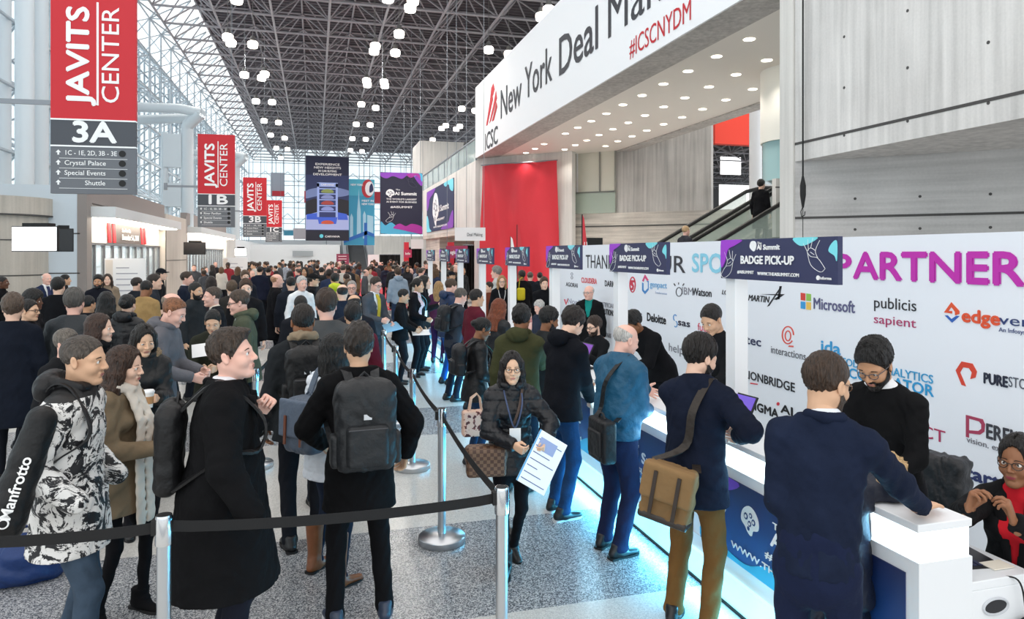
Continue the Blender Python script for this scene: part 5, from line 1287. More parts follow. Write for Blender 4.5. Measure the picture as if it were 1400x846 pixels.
SK = {'pale': '#e6bba4', 'fair': '#e8bfa8', 'tan': '#d6ab8c', 'olive': '#c0906f', 'asian': '#dfb597', 'brown': '#8e6044', 'dark': '#5e3d2c', 'pink': '#eab9a8'}

def person(label, px, py, t, face, group=None, loc=None, **P):
    """px, py: crown in the photo; t: distance along the camera axis; face: heading in degrees (0 = +X, 90 = away)"""
    fem = P.get('fem', False); W = P.get('w', 1.0)
    S = skeleton({k: v_ for k, v_ in P.items() if k not in ('wL', 'wR')}); topz = S['top'][2] + (.01 if P.get('hair') not in (None, 'bald') else 0)
    tgt = at_t(px, py, t) if loc is None else Vector(loc)
    sc = P.get('scale') or (tgt.z - P.get('z0', 0)) / topz
    ca, sa = math.cos(R(face)), math.sin(R(face)); hx, hy = S['hc'][0]*sc, S['hc'][1]*sc
    base = Vector((tgt.x - (ca*hx - sa*hy), tgt.y - (sa*hx + ca*hy), P.get('z0', 0)))
    if 'wL' in P or 'wR' in P:
        P = dict(P)
        for sd in 'LR':
            if 'w' + sd in P:
                d = Vector(P['w' + sd]) - base; P['arm' + sd] = ((ca*d.x + sa*d.y)/sc, (-sa*d.x + ca*d.y)/sc, d.z/sc)
        S = skeleton(P)
    root = thing('person', label, 'person', base, R(face), group)
    lv = P.get('lv') or ('hi' if t < 5.6 else 'mid' if t < 10.5 else 'lo')
    hb = P.get('hb') or min(max(t*.0023, .0095), .026)
    def put(name, me, m, parent=root): 
        o = link(name, me, m, parent); return o
    def sput(name, s, m, h=None, parent=root):
        v, q = s.mesh(h or hb)
        if not len(q): return None
        return put(name, np_mesh(name, v*sc, q), m, parent)
    # ---------- body
    B = Pile(); hv, hq, hm = head_template(lv, fem, P.get('wide', 1.0)); B.add((hv @ S['H'].T + S['hc'])*sc, hq, hm)
    bs = SDF(); torso_prims(bs, S, W*.93, -.012, fem)
    for sd in 'LR': bs.chain([S['hip'+sd], S['kn'+sd], S['an'+sd] - V3(0, 0, .03)], [.058, .036, .024], k=.02)
    v, q = bs.mesh(max(hb, .017)); B.add(v*sc, q, 0)
    ns = SDF(); ns.cap(S['nb'] - S['up']*.05, S['hc'] + S['H'] @ V3(-.024, 0, -.085), .061 if not fem else .053, .053 if not fem else .047, k=.02); v, q = ns.mesh(min(hb, .009) if lv != 'lo' else .014); B.add(v*sc, q, 0)
    nails = 0
    for sd, y in (('L', 1), ('R', -1)):
        pose = P.get('hand'+sd, 'relax')
        if pose == 'hide': continue
        v, q = hand_template(pose, 'hi' if lv == 'hi' else 'mid' if lv == 'mid' else 'lo')
        if y > 0: v = v*V3(1, -1, 1); q = q[:, ::-1]
        v = v * (.93 if fem else 1.0)
        # template thumb points +Y with back up: right hand; mirrored for the left
        Fm = S['hf'+sd].copy()
        B.add((v @ Fm.T + S['wr'+sd])*sc, q, 0)
    sk = skinm(SK.get(P.get('skin', 'fair'), P.get('skin', 'fair')))
    hc = P.get('hcol', '#2a1f1a')
    lipc = P.get('lip') or {'dark': '#7a463c', 'brown': '#8a4c42'}.get(P.get('skin'), '#b8766a')
    body = put('body', B.mesh('body'), [sk, mat(lipc, .45), mat('#e9e4df', .3), mat(P.get('iris', '#2b1c14'), .25), mat(P.get('brow') or hc, .8), mat('#1c1412', .7)])
    # ---------- hair, beard, glasses
    if P.get('hair'):
        v, q = hair_template(P['hair'], lv); v = v*V3(1, P.get('wide', 1.0), 1)
        hat = P['hair'] in ('beanie', 'cap')
        if hat:
            v2, q2 = hair_template('short', lv); put('hair', np_mesh('hair', (v2 @ S['H'].T + S['hc'])*sc, q2), hairm(hc))
        put('hat' if hat else 'hair', np_mesh('hair', (v @ S['H'].T + S['hc'])*sc, q), cloth(P.get('hatcol', '#1c1c20')) if hat else hairm(hc))
    if P.get('beard'):
        v, q = beard_template(lv, fem, P.get('wide', 1.0)); put('beard', np_mesh('beard', (v @ S['H'].T + S['hc'])*sc, q), hairm(P.get('bcol', hc)))
    if P.get('glasses'):
        mb = MB(); n = 14
        def hp(p): return Vector(S['H'] @ V3(p) + S['hc'])*sc
        rr = .0022 if lv == 'hi' else .003
        for y in (-1, 1):
            mb.path([hp((.104 - .010*abs(math.cos(a))*(math.cos(a)*y > 0), y*.033 + .023*math.cos(a), -.002 + .018*math.sin(a))) for a in [2*math.pi*i/n for i in range(n + 1)]], rr*sc, 5)
            mb.path([hp((.094, y*.056, .006)), hp((.05, y*.074, .008)), hp((-.005, y*.086, .012))], rr*sc, 5)
        mb.path([hp((.104, -.010, .004)), hp((.107, 0, .007)), hp((.104, .010, .004))], rr*sc, 5)
        mb.obj('glasses', mat(P['glasses'] if isinstance(P['glasses'], str) else '#1a1a1c', .35), root, smooth=True)
    # ---------- trousers and shoes
    pc = P.get('pants', '#1b1c22'); pk = P.get('pkind', 'cotton'); pw = P.get('pw', 1.0); hem = P.get('phem', .05)
    s = SDF(); fwd = S['T'][:, 0]
    hipr = (.162 if fem else .158)*W + .006
    s.cap(S['pel'] + V3(0, 0, .05), S['pel'] - V3(0, 0, .07), hipr*.95, hipr, .04, V3(1, 0, 0), .74)
    for sd in 'LR':
        s.cap(S['hip'+sd] - V3(0, 0, .02), S['kn'+sd], (.086 if fem else .084)*W*(.6 + .4*pw) + .004, .060*pw + .004, .035)
        s.cap(S['kn'+sd], S['an'+sd] - V3(0, 0, .03), .058*pw + .004, .044*pw + .008*(pw > .9), .02)
        if P.get('wrinkle', True): s.ell(S['an'+sd] + V3(.012, 0, -.01), (.052*pw + .01, .05*pw + .006, .03), k=.02)
    s.post.append(fold_noise(.0028*P.get('fold', 1.0), 2, .8)); s.plane(S['pel'] + S['up']*.12, S['up'])
    s.plane((0, 0, hem), (0, 0, -1))
    sput('trousers' if not P.get('tights') else 'tights', s, cloth(pc, pk))
    shc = P.get('shoes', '#141416'); boot = P.get('boot', 0)
    for sd, y in (('L', 1), ('R', -1)):
        s = SDF(); A = S['an'+sd]; Mz = rotm(S['fyaw'+sd], S['toe_up'+sd]); z0 = A[2] - .085
        def fp(x, yy, z): return A + Mz @ V3(x, yy, z)
        hl = P.get('heel', 0)
        s.cap(fp(-.055, 0, -.045), fp(.03, 0, -.045), .036, .038, .02); s.cap(fp(.03, 0, -.05), fp(.155, y*.004, -.062 - hl*.3), .04, .033, .025, Mz[:, 2], .75)
        s.cap(fp(-.02, 0, .0), fp(.0, 0, -.04), .044, .045, .03)
        if boot: s.cap(fp(-.012, 0, boot), fp(-.012, 0, -.02), .058 + .012*(boot > .2), .046, .03)
        s.plane(fp(0, 0, boot if boot else .03), Mz[:, 2]); s.plane(fp(0, 0, -.083), -Mz[:, 2])
        sh = sput('shoe' if not boot else 'boot', s, cloth(shc, P.get('shkind', 'leather')), min(hb, .014))
        if sh and t < 6.5:
            mb = MB(); pl = [(-.088, -.03), (-.06, -.042), (.0, -.036), (.08, -.046), (.14, -.042), (.183, -.02), (.19, .0), (.183, .02), (.14, .042), (.08, .046), (.0, .036), (-.06, .042), (-.088, .03)]
            pl = smooth_poly(pl, 3); n = len(pl)
            vv = [Vector(fp(a, b, -.0855))*sc for a, b in pl] + [Vector(fp(a, b, -.07))*sc for a, b in pl]
            mb.add(vv, [tuple(range(n)), tuple(range(2*n - 1, n - 1, -1))] + [(i, n + i, n + (i+1) % n, (i+1) % n) for i in range(n)]); mb.obj('sole', mat(P.get('sole', '#0e0e10'), .7), sh)
    # ---------- top layers
    O = P.get('top', {}); inf = O.get('inf', .018); hemz = O.get('hem', .86); oc = O.get('col', '#1b1c20'); ok = O.get('kind', 'wool')
    s = SDF(); torso_prims(s, S, W, inf, fem, P.get('belly', 0))
    if hemz < .84:
        fl = O.get('flare', .02); c0 = S['pel'] - V3(0, 0, .02); c1 = V3(O.get('hx', S['pel'][0]*.9 + .0), 0, hemz + .0)
        s.cap(c0, c1, (.162*W + inf), (.162*W + inf + fl), .05, V3(1, 0, 0), O.get('sq', .80))
    if O.get('collar', True):
        s.cap(S['nb'] - S['un']*.02, S['nb'] + S['un']*O.get('colh', .035), .062 + inf*.5, .058 + inf*.4, .03)
    if ok == 'puffer':
        u = S['up']; p0 = S['pel']; s.post.append(lambda X, Y, Z: .011*np.exp(-(np.abs(np.sin(math.pi*((X - p0[0])*u[0] + (Y - p0[1])*u[1] + (Z - p0[2])*u[2])/.075))/.28)**2))
    s.post.append(fold_noise(O.get('fold', 1.0)*(.0034 if lv == 'hi' else .0026), int(px) % 7))
    if lv == 'hi': s.post.append(fold_noise(.0016, int(px) % 5 + 1, 2.1))
    if O.get('back_seam') and lv == 'hi':
        T = S['T']; p0 = S['pel']; s.post.append(lambda X, Y, Z: np.where(((X - p0[0])*T[0,0] + (Z - p0[2])*T[2,0]) < 0, .009*np.exp(-((Y - p0[1])/.008)**2)*(Z < p0[2] + .06) + .003*np.exp(-((Y - p0[1])/.008)**2), 0))
    T = S['T2']; ch = S['chest']
    V = O.get('vneck')
    if V:
        def tl(X, Y, Z): 
            x = X - ch[0]; y_ = Y - ch[1]; z = Z - ch[2]
            return x*T[0,0] + y_*T[1,0] + z*T[2,0], x*T[0,1] + y_*T[1,1] + z*T[2,1], x*T[0,2] + y_*T[1,2] + z*T[2,2]
        def wedge(X, Y, Z):
            x, y_, z = tl(X, Y, Z); d = np.maximum(np.abs(y_) - np.clip((z - V)*.24, -1, .062), .02 - x); return -d
        s.fn(wedge)
    if O.get('open'):
        def slit(X, Y, Z):
            x = X - ch[0]; y_ = Y - ch[1]; z = Z - ch[2]
            a = x*T[0,0] + y_*T[1,0] + z*T[2,0]; b = x*T[0,1] + y_*T[1,1] + z*T[2,1]
            return -np.maximum(np.abs(b) - O['open'], .03 - a)
        s.fn(slit)
    s.plane((0, 0, hemz), (0, 0, -1)); s.plane(S['nb'] + S['un']*O.get('colh', .035), S['un'])
    for sd in 'LR':
        if P.get('hand'+sd) == 'hide': continue
        d = unit(S['wr'+sd] - S['el'+sd]); w0 = S['wr'+sd] + d*O.get('cuff', .005)
        e0 = S['el'+sd]
        s.fn(lambda X, Y, Z, w0=w0, d=d: np.where((X - w0[0])**2 + (Y - w0[1])**2 + (Z - w0[2])**2 < .0081, (X - w0[0])*d[0] + (Y - w0[1])*d[1] + (Z - w0[2])*d[2], -1))
    top = sput(O.get('name', 'jacket'), s, O.get('mat') or cloth(oc, ok))
    if P.get('shirt'):
        s = SDF(); torso_prims(s, S, W, inf*.3 + .002, fem, P.get('belly', 0), arms=P.get('shirt_arms', False)); s.cap(S['nb'] - S['un']*.02, S['nb'] + S['un']*.045, .060, .057, .02)
        s.plane(S['nb'] + S['un']*.05, S['un']); s.plane((0, 0, .9 if S['pel'][2] > .8 else S['pel'][2]), (0, 0, -1)); sput('shirt', s, cloth(P['shirt'], 'cotton'), hb)
    if P.get('tie'):
        f = T[:, 0]; u = T[:, 2]; k0 = ch + f*(.115*W + inf*.3 + P.get('belly', 0)*.5)
        mb = MB(); pts = [S['nb'] + f*.072 - u*.005, ch + u*.1 + f*.125*W, k0 + f*.012, ch - u*.2 + f*(.125*W + P.get('belly', 0))]
        mb.band([Vector(p)*sc for p in pts], Vector(T[:, 1]), .06*sc, .012*sc); mb.obj('tie', cloth(P['tie']), root)
    if O.get('lapel') and lv != 'lo':
        f = T[:, 0]; u = T[:, 2]; s = SDF(); zz = V if V else .0
        for y in (-1, 1):
            a = ch + u*zz + f*(.104*W + inf*.66) + T[:, 1]*y*.012; b = ch + u*.125 + f*(.09*W + inf*.6) + T[:, 1]*y*.07; c = S['nb'] + T[:, 1]*y*.06 + f*.02 + u*.02; c2 = S['nb'] + T[:, 1]*y*.066 - f*.035 + u*.022; d = S['nb'] - f*(.072 + inf*.3) + u*.02
            s.chain([a, b, c], [.014, .032, .022], k=.008, n=f, ratio=.32); s.chain([c, c2, d], [.02, .02, .022], k=.01)
        sput('lapel', s, O.get('lmat') or O.get('mat') or cloth(oc, ok), min(hb, .011))
    if O.get('hood'):
        s = SDF(); b = S['nb']; f = T[:, 0]; l = T[:, 1]; u = T[:, 2]; q = O['hood'] if isinstance(O['hood'], (int, float)) and O['hood'] is not True else 1.0
        s.ell(b - f*(.085 + inf*.5) + u*.015, (.065*q, .115*q, .075*q), k=.03)
        ringp = [b + f*(.075*math.cos(a)) + l*(.088*math.sin(a)) + u*(.03 - .02*math.cos(a)) for a in np.linspace(.5, 2*math.pi - .5, 12)]
        s.chain(ringp, [.03]*12, k=.02); s.post.append(fold_noise(.004, 5, 1.4)); s.ell(b + u*.085 - f*.0, (.07, .068, .06), k=.015, op='s')
        sput('hood', s, O.get('hmat') or O.get('mat') or cloth(O.get('hoodcol', oc), ok), min(hb, .012))
        if O.get('fur'):
            s = SDF(); ringp = [b + f*(-.02 + .10*math.cos(a)) + l*(.125*math.sin(a)) + u*(.03 - .02*math.cos(a)) for a in np.linspace(.9, 2*math.pi - .9, 14)]
            s.chain(ringp, [.028]*14, k=.02); s.post.append(lambda X, Y, Z: .012*np.sin(130*X)*np.sin(125*Y + 2)*np.sin(140*Z)); sput('fur_trim', s, mat(O['fur'], .95, bump=1.0, bscale=90, var=.35), min(hb, .009))
    if O.get('buttons') and lv != 'lo':
        mb = MB(); f = T[:, 0]
        for z in O['buttons']:
            p = V3(S['pel'][0], 0, z) ; o = O.get('by', -.02)
            a = .74*(.16*W + inf) + S['pel'][0] + math.tan(R(P.get('lean', 2)))*max(0, z - .95) + O.get('bx', .0)
            mb.tube(Vector((a - .004, o, z))*sc, Vector((a + .006, o, z))*sc, .012*sc, 10)
        mb.obj('buttons', mat('#0a0a0b', .35), root)
    if P.get('scarf'):
        s = SDF(); b = S['nb']; f = T[:, 0]; l = T[:, 1]; u = T[:, 2]
        s.chain([b + f*(.072*math.cos(a) + .01) + l*(.078*math.sin(a)) + u*(.035 - .025*math.cos(a)) for a in np.linspace(0, 2*math.pi, 14)], [.034]*14, k=.02)
        if P.get('scarf_tail'):
            L = P['scarf_tail']
            for y in (-1, 1): s.chain([b + f*.09 + l*y*.035, ch + f*(.155 + inf) + l*y*.045, S['waist'] + f*(.15 + inf) + l*y*.05, S['pel'] + f*(.17 + inf) + l*y*.055 + V3(0, 0, -L)], [.04, .042, .042, .045], k=.015, n=f, ratio=.45)
        s.post.append(fold_noise(.005, 3, 2.0)); s.ell(b + u*.1, (.058, .055, .07), k=.01, op='s'); sput('scarf', s, cloth(P['scarf'], 'cotton'), min(hb, .011))
    if P.get('lanyard'):
        f = T[:, 0]; l = T[:, 1]; u = T[:, 2]; d = .115*W + inf*.8 + (.04 if fem else .012)
        a = ch - u*.10 + f*(d + .02)
        pts = [S['nb'] - f*.06 + l*.02, S['nb'] + l*.068 + u*.015, ch + u*.08 + f*(d + .0) + l*.06, a, ch + u*.08 + f*(d + .0) - l*.06, S['nb'] - l*.068 + u*.015, S['nb'] - f*.06 - l*.02]
        mb = MB(); mb.band([Vector(p)*sc for p in open_curve([Vector(p) for p in pts], 4)], Vector(T[:, 1]), .012*sc, .003*sc); ln = mb.obj('lanyard', mat(P['lanyard'], .7), root)
        mb = MB(); c = Vector(a)*sc; F_, L_, U_ = Vector(f), Vector(l), Vector(u); pv = [c + L_*x*.045*sc + U_*z*sc + F_*w*sc for w in (.008, .012) for x, z in ((-1, 0), (1, 0), (1, -.11), (-1, -.11))]
        mb.add(pv, [(0,1,2,3),(7,6,5,4),(0,4,5,1),(1,5,6,2),(2,6,7,3),(3,7,4,0)]); mb.obj('badge', mat('#f2f2f2', .4), ln)
    root['_'] = 0; del root['_']
    S['sc_'] = sc; S['root'] = root; S['base'] = base; S['face'] = R(face); S['inf'] = inf; S['W'] = W; S['t'] = t; S['hb'] = hb
    return S
def wpt(S, p):
    """local unit point of a person -> world"""
    p = V3(p)*S['sc_']; c, s_ = math.cos(S['face']), math.sin(S['face'])
    return Vector((S['base'].x + c*p[0] - s_*p[1], S['base'].y + s_*p[0] + c*p[1], S['base'].z + p[2]))
# ================================================================== BAGS AND THINGS CARRIED
def rbox(s, c, half, r, M=None, k=.01):
    c = V3(c); half = V3(half); m = np.linalg.norm(half) + r if M is not None else half + r
    lo, hi = c - m, c + m; s._bb(lo, hi); M = np.eye(3) if M is None else M
    def f(X, Y, Z):
        x = X - c[0]; y = Y - c[1]; z = Z - c[2]
        q = [np.abs(M[0,i]*x + M[1,i]*y + M[2,i]*z) - half[i] for i in range(3)]
        return np.sqrt(sum(np.maximum(a, 0)**2 for a in q)) + np.minimum(np.maximum(np.maximum(q[0], q[1]), q[2]), 0) - r
    s.it.append((lo, hi, f, 'u', k)); return s
def sdf_obj(name, s, m, parent, h=.01, sc=1.0):
    v, q = s.mesh(h); return link(name, np_mesh(name, v*sc, q), m, parent)
def child_root(name, label, cat, S, group=None):
    r = thing(name, label, cat, S['base'], S['face'], group); return r
def backpack(S, label, col='#1b1c20', w=.30, h=.46, d=.16, drop=.0, pocket=True, straps=True, strapcol=None, yoff=0, tilt=0):
    r = child_root('backpack', label, 'backpack', S); sc = S['sc_']; T = S['T2']; f, l, u = T[:, 0], T[:, 1], T[:, 2]; inf = S['inf']
    c = S['chest'] - f*(.112*S['W'] + inf + d*.5 + .012) - u*(.04 + drop) + l*yoff; hb = max(.009, S['hb']*.8); m = cloth(col, 'nylon')
    Mr = T @ rotm(0, tilt)
    s = SDF(); rbox(s, c, (d/2 - .05, w/2 - .07, h/2 - .08), .06, Mr); s.ell(c + u*(h*.25), (d*.5, w*.46, h*.26), k=.05, M=Mr); s.post.append(fold_noise(.003, 2, 1.3)); sdf_obj('pack_body', s, m, r, hb, sc)
    if pocket:
        s = SDF(); rbox(s, c - f*(d*.5) - u*h*.18, (.012, w*.33 - .03, h*.22 - .03), .03, Mr); sdf_obj('front_pocket', s, m, r, hb, sc)
        mb = MB(); z = c - f*(d*.5 + .042); mb.path([Vector(z + l*y*w*.30 - u*(h*.0))*sc for y in np.linspace(-1, 1, 6)], .004*sc, 5); mb.obj('zipper', mat('#3a3b40', .4), r)
        mb = MB(); mb.band([Vector(c - f*(d*.52 + .01) + u*(h*.12) + l*y)*sc for y in (-.022, .022)], Vector(u), .03*sc, .004*sc); mb.obj('label_patch', mat('#c9cdd2', .5), r)
        for y in (-1, 1):
            s = SDF(); rbox(s, c + l*y*(w*.5 - .01) - u*h*.24, (d*.22, .006, h*.13), .022, Mr); sdf_obj('side_pocket', s, m, r, hb, sc)
    mb = MB(); mb.path([Vector(c + u*(h*.46) + l*y*.05 + u*.05*(1 - abs(y)) + f*.03)*sc for y in np.linspace(-1, 1, 7)], .008*sc, 6); mb.obj('top_handle', m, r)
    if straps:
        for y in (-1, 1):
            F_ = .108*S['W'] + inf + .012; yy = y*(.085)
            pts = [c + f*(d*.5) + u*(h*.40) + l*y*.07, S['nb'] - f*.05 + l*yy - u*(.02 - inf), S['nb'] + f*.045 + l*y*.10 + u*(-.035 + inf*.7), S['chest'] + f*F_ + l*y*.115 + u*.04, S['chest'] + f*(F_ - .02) + l*y*.14 - u*.10, S['waist'] + f*.03 + l*y*(.15*S['W'] + inf) + u*.10, c + f*(d*.4) - u*(h*.36) + l*y*w*.4]
            mb = MB(); mb.band([p*sc for p in open_curve([Vector(p) for p in pts], 5)], Vector(l*y + f*.05), .052*sc, .012*sc); mb.obj('strap', cloth(strapcol or col, 'nylon'), r)
    return r
def shoulder_strap(S, a, b, sd, r, w=.035, m=None, front=True):
    """band from bag corners a, b (local) over shoulder sd (+1 left)"""
    T = S['T2']; f, l, u = T[:, 0], T[:, 1], T[:, 2]; sc = S['sc_']; inf = S['inf']; D = .115*S['W'] + inf + .01
    n_ = S['nb'] + l*sd*.085 + u*(.0 + inf*.8)
    pts = [V3(a), S['waist'] - f*(D + .0) - l*sd*.0 + u*.02, S['chest'] - f*(D + .005) + l*sd*.04 + u*.03, n_ - f*.05 - u*.015, n_, n_ + f*.05 - u*.02, S['chest'] + f*(D + .02) + l*sd*.03 + u*.03, S['waist'] + f*(D + .01) - l*sd*.06, V3(b)]
    mb = MB(); mb.band([p*sc for p in open_curve([Vector(p) for p in pts], 5)], Vector(l*sd), w*sc, .006*sc); return mb.obj('shoulder_strap', m, r)
def handheld(S, sd, dx=.09, dn=.03):
    Fm = S['hf'+sd]; return S['wr'+sd] + Fm[:, 0]*dx - Fm[:, 2]*dn

# ================================================================== FOREGROUND PEOPLE
camo = bpy.data.materials.new('splatter_print'); camo.use_nodes = True; nt = camo.node_tree; b = nt.nodes['Principled BSDF']
tc = nt.nodes.new('ShaderNodeTexCoord'); nz = nt.nodes.new('ShaderNodeTexNoise'); nz.inputs['Scale'].default_value = 8.5; nz.inputs['Detail'].default_value = 9; nz.inputs['Roughness'].default_value = .72; nz.inputs['Distortion'].default_value = 1.6
cr = nt.nodes.new('ShaderNodeValToRGB'); cr.color_ramp.interpolation = 'CONSTANT'; cr.color_ramp.elements[0].color = lin('#15151a'); cr.color_ramp.elements[1].position = .49; cr.color_ramp.elements[1].color = lin('#e4e2e0')
sxx = nt.nodes.new('ShaderNodeSeparateXYZ'); nt.links.new(tc.outputs['Object'], sxx.inputs[0])
mx = nt.nodes.new('ShaderNodeMath'); mx.operation = 'GREATER_THAN'; mx.inputs[1].default_value = 1.48; nt.links.new(sxx.outputs['Z'], mx.inputs[0])
mm = nt.nodes.new('ShaderNodeMix'); mm.data_type = 'RGBA'; nt.links.new(mx.outputs[0], mm.inputs[0]); nt.links.new(cr.outputs[0], mm.inputs[6]); mm.inputs[7].default_value = lin('#141416')
nt.links.new(tc.outputs['Object'], nz.inputs['Vector']); nt.links.new(nz.outputs[0], cr.inputs[0]); nt.links.new(mm.outputs[2], b.inputs['Base Color']); b.inputs['Roughness'].default_value = .6

S1 = person('man with a shaved head in a black and white splatter print jacket, near left', 115, 455, 3.62, -4, hair='buzz', hcol='#4b423b', brow='#2a211c', hpitch=4, hyaw=-6, top=dict(mat=camo, kind='nylon', inf=.042, hem=.70, flare=.03, hood=1.15, hmat=cloth('#141417', 'nylon')), pants='#3a4858', pkind='denim', pw=1.0, armR=(.12, -.26, 1.0), armL=(.14, .24, .98), handR='hide', handL='hide', footL=(-.06, .11), footR=(.10, -.11), skin='tan')
S2 = person('woman in a tan coat and pale scarf looking up from her phone, near left', 172, 472, 4.25, -18, fem=True, hair='longstraight', hcol='#3a2417', hpitch=6, hyaw=4, top=dict(col='#7c6b56', kind='wool', inf=.03, hem=.71, flare=.03, name='coat', buttons=(1.0,), by=.05), scarf='#d9cfc3', scarf_tail=.28, pants='#0f0f12', pw=.72, boot=.06, heel=.06, shoes='#121214', shkind='wool', armR=(.30, -.08, 1.13), armL=(.33, .06, 1.17), handR='hold', handL='hold', pnR=(0, .4, .9), pnL=(0, -.4, .8), lip='#b06464', footL=(.14, .12), footR=(-.04, -.09), fyawL=-20, fyawR=-30)
S3 = person('woman in a black parka with fur hood holding a paper coffee cup', 197, 443, 5.5, -62, fem=True, hair='bob', hcol='#17120f', hpitch=16, top=dict(col='#17181a', kind='nylon', inf=.045, hem=.70, hood=1.1, fur='#9a8468', flare=.02), pants='#16161a', pw=.85, armL=(.34, .02, 1.19), handL='grip', pnL=(.1, -1, .0), armR=(.28, -.20, 1.10), handR='hold', skin='asian')
S4 = person('large man in a long black overcoat looking up, near left', 318, 449, 3.62, 2, w=1.20, hair='swept', hcol='#3a2c22', hpitch=-9, hyaw=-14, wide=1.06, top=dict(col='#111113', kind='wool', inf=.05, hem=.52, flare=.075, sq=.88, name='overcoat', lapel=True, vneck=.03, buttons=(.72, .90), by=-.03), shirt='#e9e9ee', pants='#191b26', armR=(.16, -.33, .93), handR='hide', poleR=(-.9, -.6, -.3), wL=at_t(357, 562, 3.75), handL='grip', skin='pink', belly=.05, pw=1.1)
S5 = person('man seen from behind in a black coat wearing a large dark backpack', 490, 443, 4.28, 94, w=1.0, hair='wavy', hcol='#2c221b', top=dict(col='#101012', kind='wool', inf=.035, hem=.69, flare=.025, name='coat'), pants='#0d0d10', armR=(.10, -.30, .95), armL=(.26, .20, 1.02), poleL=(-.4, 1, -.6), poleR=(-.7, -.8, -.3), handL='relax', footL=(.0, .15), footR=(.02, -.15), shoes='#2a3448', sole='#d8d8dc', skin='tan')
S6 = person('woman in a white puffer jacket and brown riding boots, behind the backpack man', 459, 455, 4.85, 42, fem=True, hair='bob', hcol='#15110f', top=dict(col='#dfe3ea', kind='puffer', inf=.035, hem=.74), pants='#1e2738', pkind='denim', pw=.8, boot=.30, shoes='#7a4726', footL=(.05, .16), footR=(-.05, -.20), armR=(.25, -.14, 1.1))
S7 = person('man in a dark jacket and striped scarf with a black backpack, back turned', 414, 415, 5.35, 96, w=1.05, hair='short', hcol='#241b16', top=dict(col='#232629', kind='wool', inf=.035, hem=.80), scarf='#8a7a66', pants='#16181e', skin='brown')
S8 = person('tall brown-haired man in a grey jacket, back turned in the queue', 446, 396, 6.25, 92, w=1.05, hair='full', hcol='#3b2a1f', top=dict(col='#4a4b4c', kind='cotton', inf=.03, hem=.84), pants='#20242c', skin='pink')
S9 = person('woman with glasses in a black puffer jacket walking towards us with a programme', 700, 480, 4.88, -97, fem=True, hair='long', hcol='#171010', glasses=True, hyaw=-4, top=dict(col='#15161b', kind='puffer', inf=.036, hem=.80, hood=.95), pants='#101014', pw=.8, boot=.10, shoes='#151517', armR=(.30, -.02, 1.08), armL=(.33, .22, 1.10), handR='hold', handL='hold', poleR=(-.4, -1, -.5), poleL=(-.4, 1, -.5), footR=(.14, -.06), footL=(-.16, .05, .04), toeL=18, lanyard='#3c4a6a', skin='asian')
S10 = person('older bald man in a blue jacket leaning at the counters', 856, 443, 5.27, 22, hair='bald', hcol='#c9c4bf', brow='#a89a90', hyaw=-16, hpitch=14, lean=6, belly=.05, w=1.10, top=dict(col='#17506e', kind='nylon', inf=.045, hem=.90, flare=.01, colh=.05), pants='#1b2340', pw=1.15, wR=at_t(884, 560, 5.35), wL=at_t(905, 545, 5.75), handR='hold', handL='flat', skin='pink', footL=(.03, .12), footR=(-.03, -.10))
S11 = person('dark-haired man in a navy peacoat and brown trousers typing on a tablet', 958, 459, 4.24, 38, hair='full', hcol='#1a1412', beard=True, hpitch=12, hyaw=-30, lean=5, top=dict(col='#151b2b', kind='wool', inf=.034, hem=.77, flare=.02, colh=.05), pants='#6d4e2a', pw=1.08, wR=at_t(1010, 596, 4.1), wL=at_t(1000, 585, 4.55), handR='pinch', handL='hold', poleR=(-.5, -.8, -.6), skin='fair', footL=(.02, .13), footR=(-.05, -.12))
S12 = person('man in a navy suit leaning his right hand on the nearest counter', 1130, 481, 3.02, 48, hair='short', hcol='#3d2c20', glasses='#6a4a30', beard=True, bcol='#4b3a2d', hpitch=7, hyaw=-34, lean=6, side=3, w=.96, top=dict(col='#1a2236', kind='wool', inf=.018, hem=.875, flare=.03, back_seam=True, lapel=True, vneck=-.1, fold=1.1), shirt='#e6ebf2', pants='#18203a', wR=Vector((2.62, 2.53, 1.06)), hdR=(.9, -.45, -.08), pnR=(0, 0, -1), handR='flat', poleR=(-.5, -.6, -.8), armL=(.26, .08, 1.10), poleL=(-.9, .25, -.5), skin='tan')
S13 = person('bearded man in glasses and black sweater bending over the nearest counter', 1196, 467, 3.85, 202, hair='full', hcol='#120e0d', glasses='#4a4a50', beard=True, hpitch=26, lean=14, top=dict(col='#121214', kind='cotton', inf=.014, hem=.86, collar=True, colh=.02, name='sweater'), shirt='#e8e8ea', pants='#14151a', armL=(.38, .10, 1.02), armR=(.42, -.12, 1.0), handL='hold', handR='flat', skin='olive')
S14 = person('seated woman with glasses in a black blazer and red top behind the desk', 1392, 593, 3.48, 205, fem=True, hair='bun', hcol='#140f0e', glasses=True, hyaw=-6, pelvis_z=.50, top=dict(col='#141416', kind='cotton', inf=.02, hem=.44, vneck=-.24, lapel=True, name='blazer'), shirt='#c4202c', pants='#141418', wR=at_t(1326, 693, 3.25), wL=at_t(1386, 712, 3.15), hdR=(.1, .3, 1), hdL=(.2, -.25, 1), pnR=(.2, .9, 0), pnL=(.2, -.9, 0), handR='pinch', handL='hold', footL=(.42, .1), footR=(.42, -.1), skin='brown', lip='#8e3a42', lv='hi')
S15 = person('man in a black shirt behind the counter looking down, by the nearest sign post', 973, 417, 6.2, 200, hair='short', hcol='#17110f', hpitch=26, lean=6, top=dict(col='#16171a', kind='cotton', inf=.016, hem=.86, name='shirt', colh=.03), armL=(.34, .06, 1.0), armR=(.36, -.10, 1.0), handL='hold', handR='flat', skin='tan')
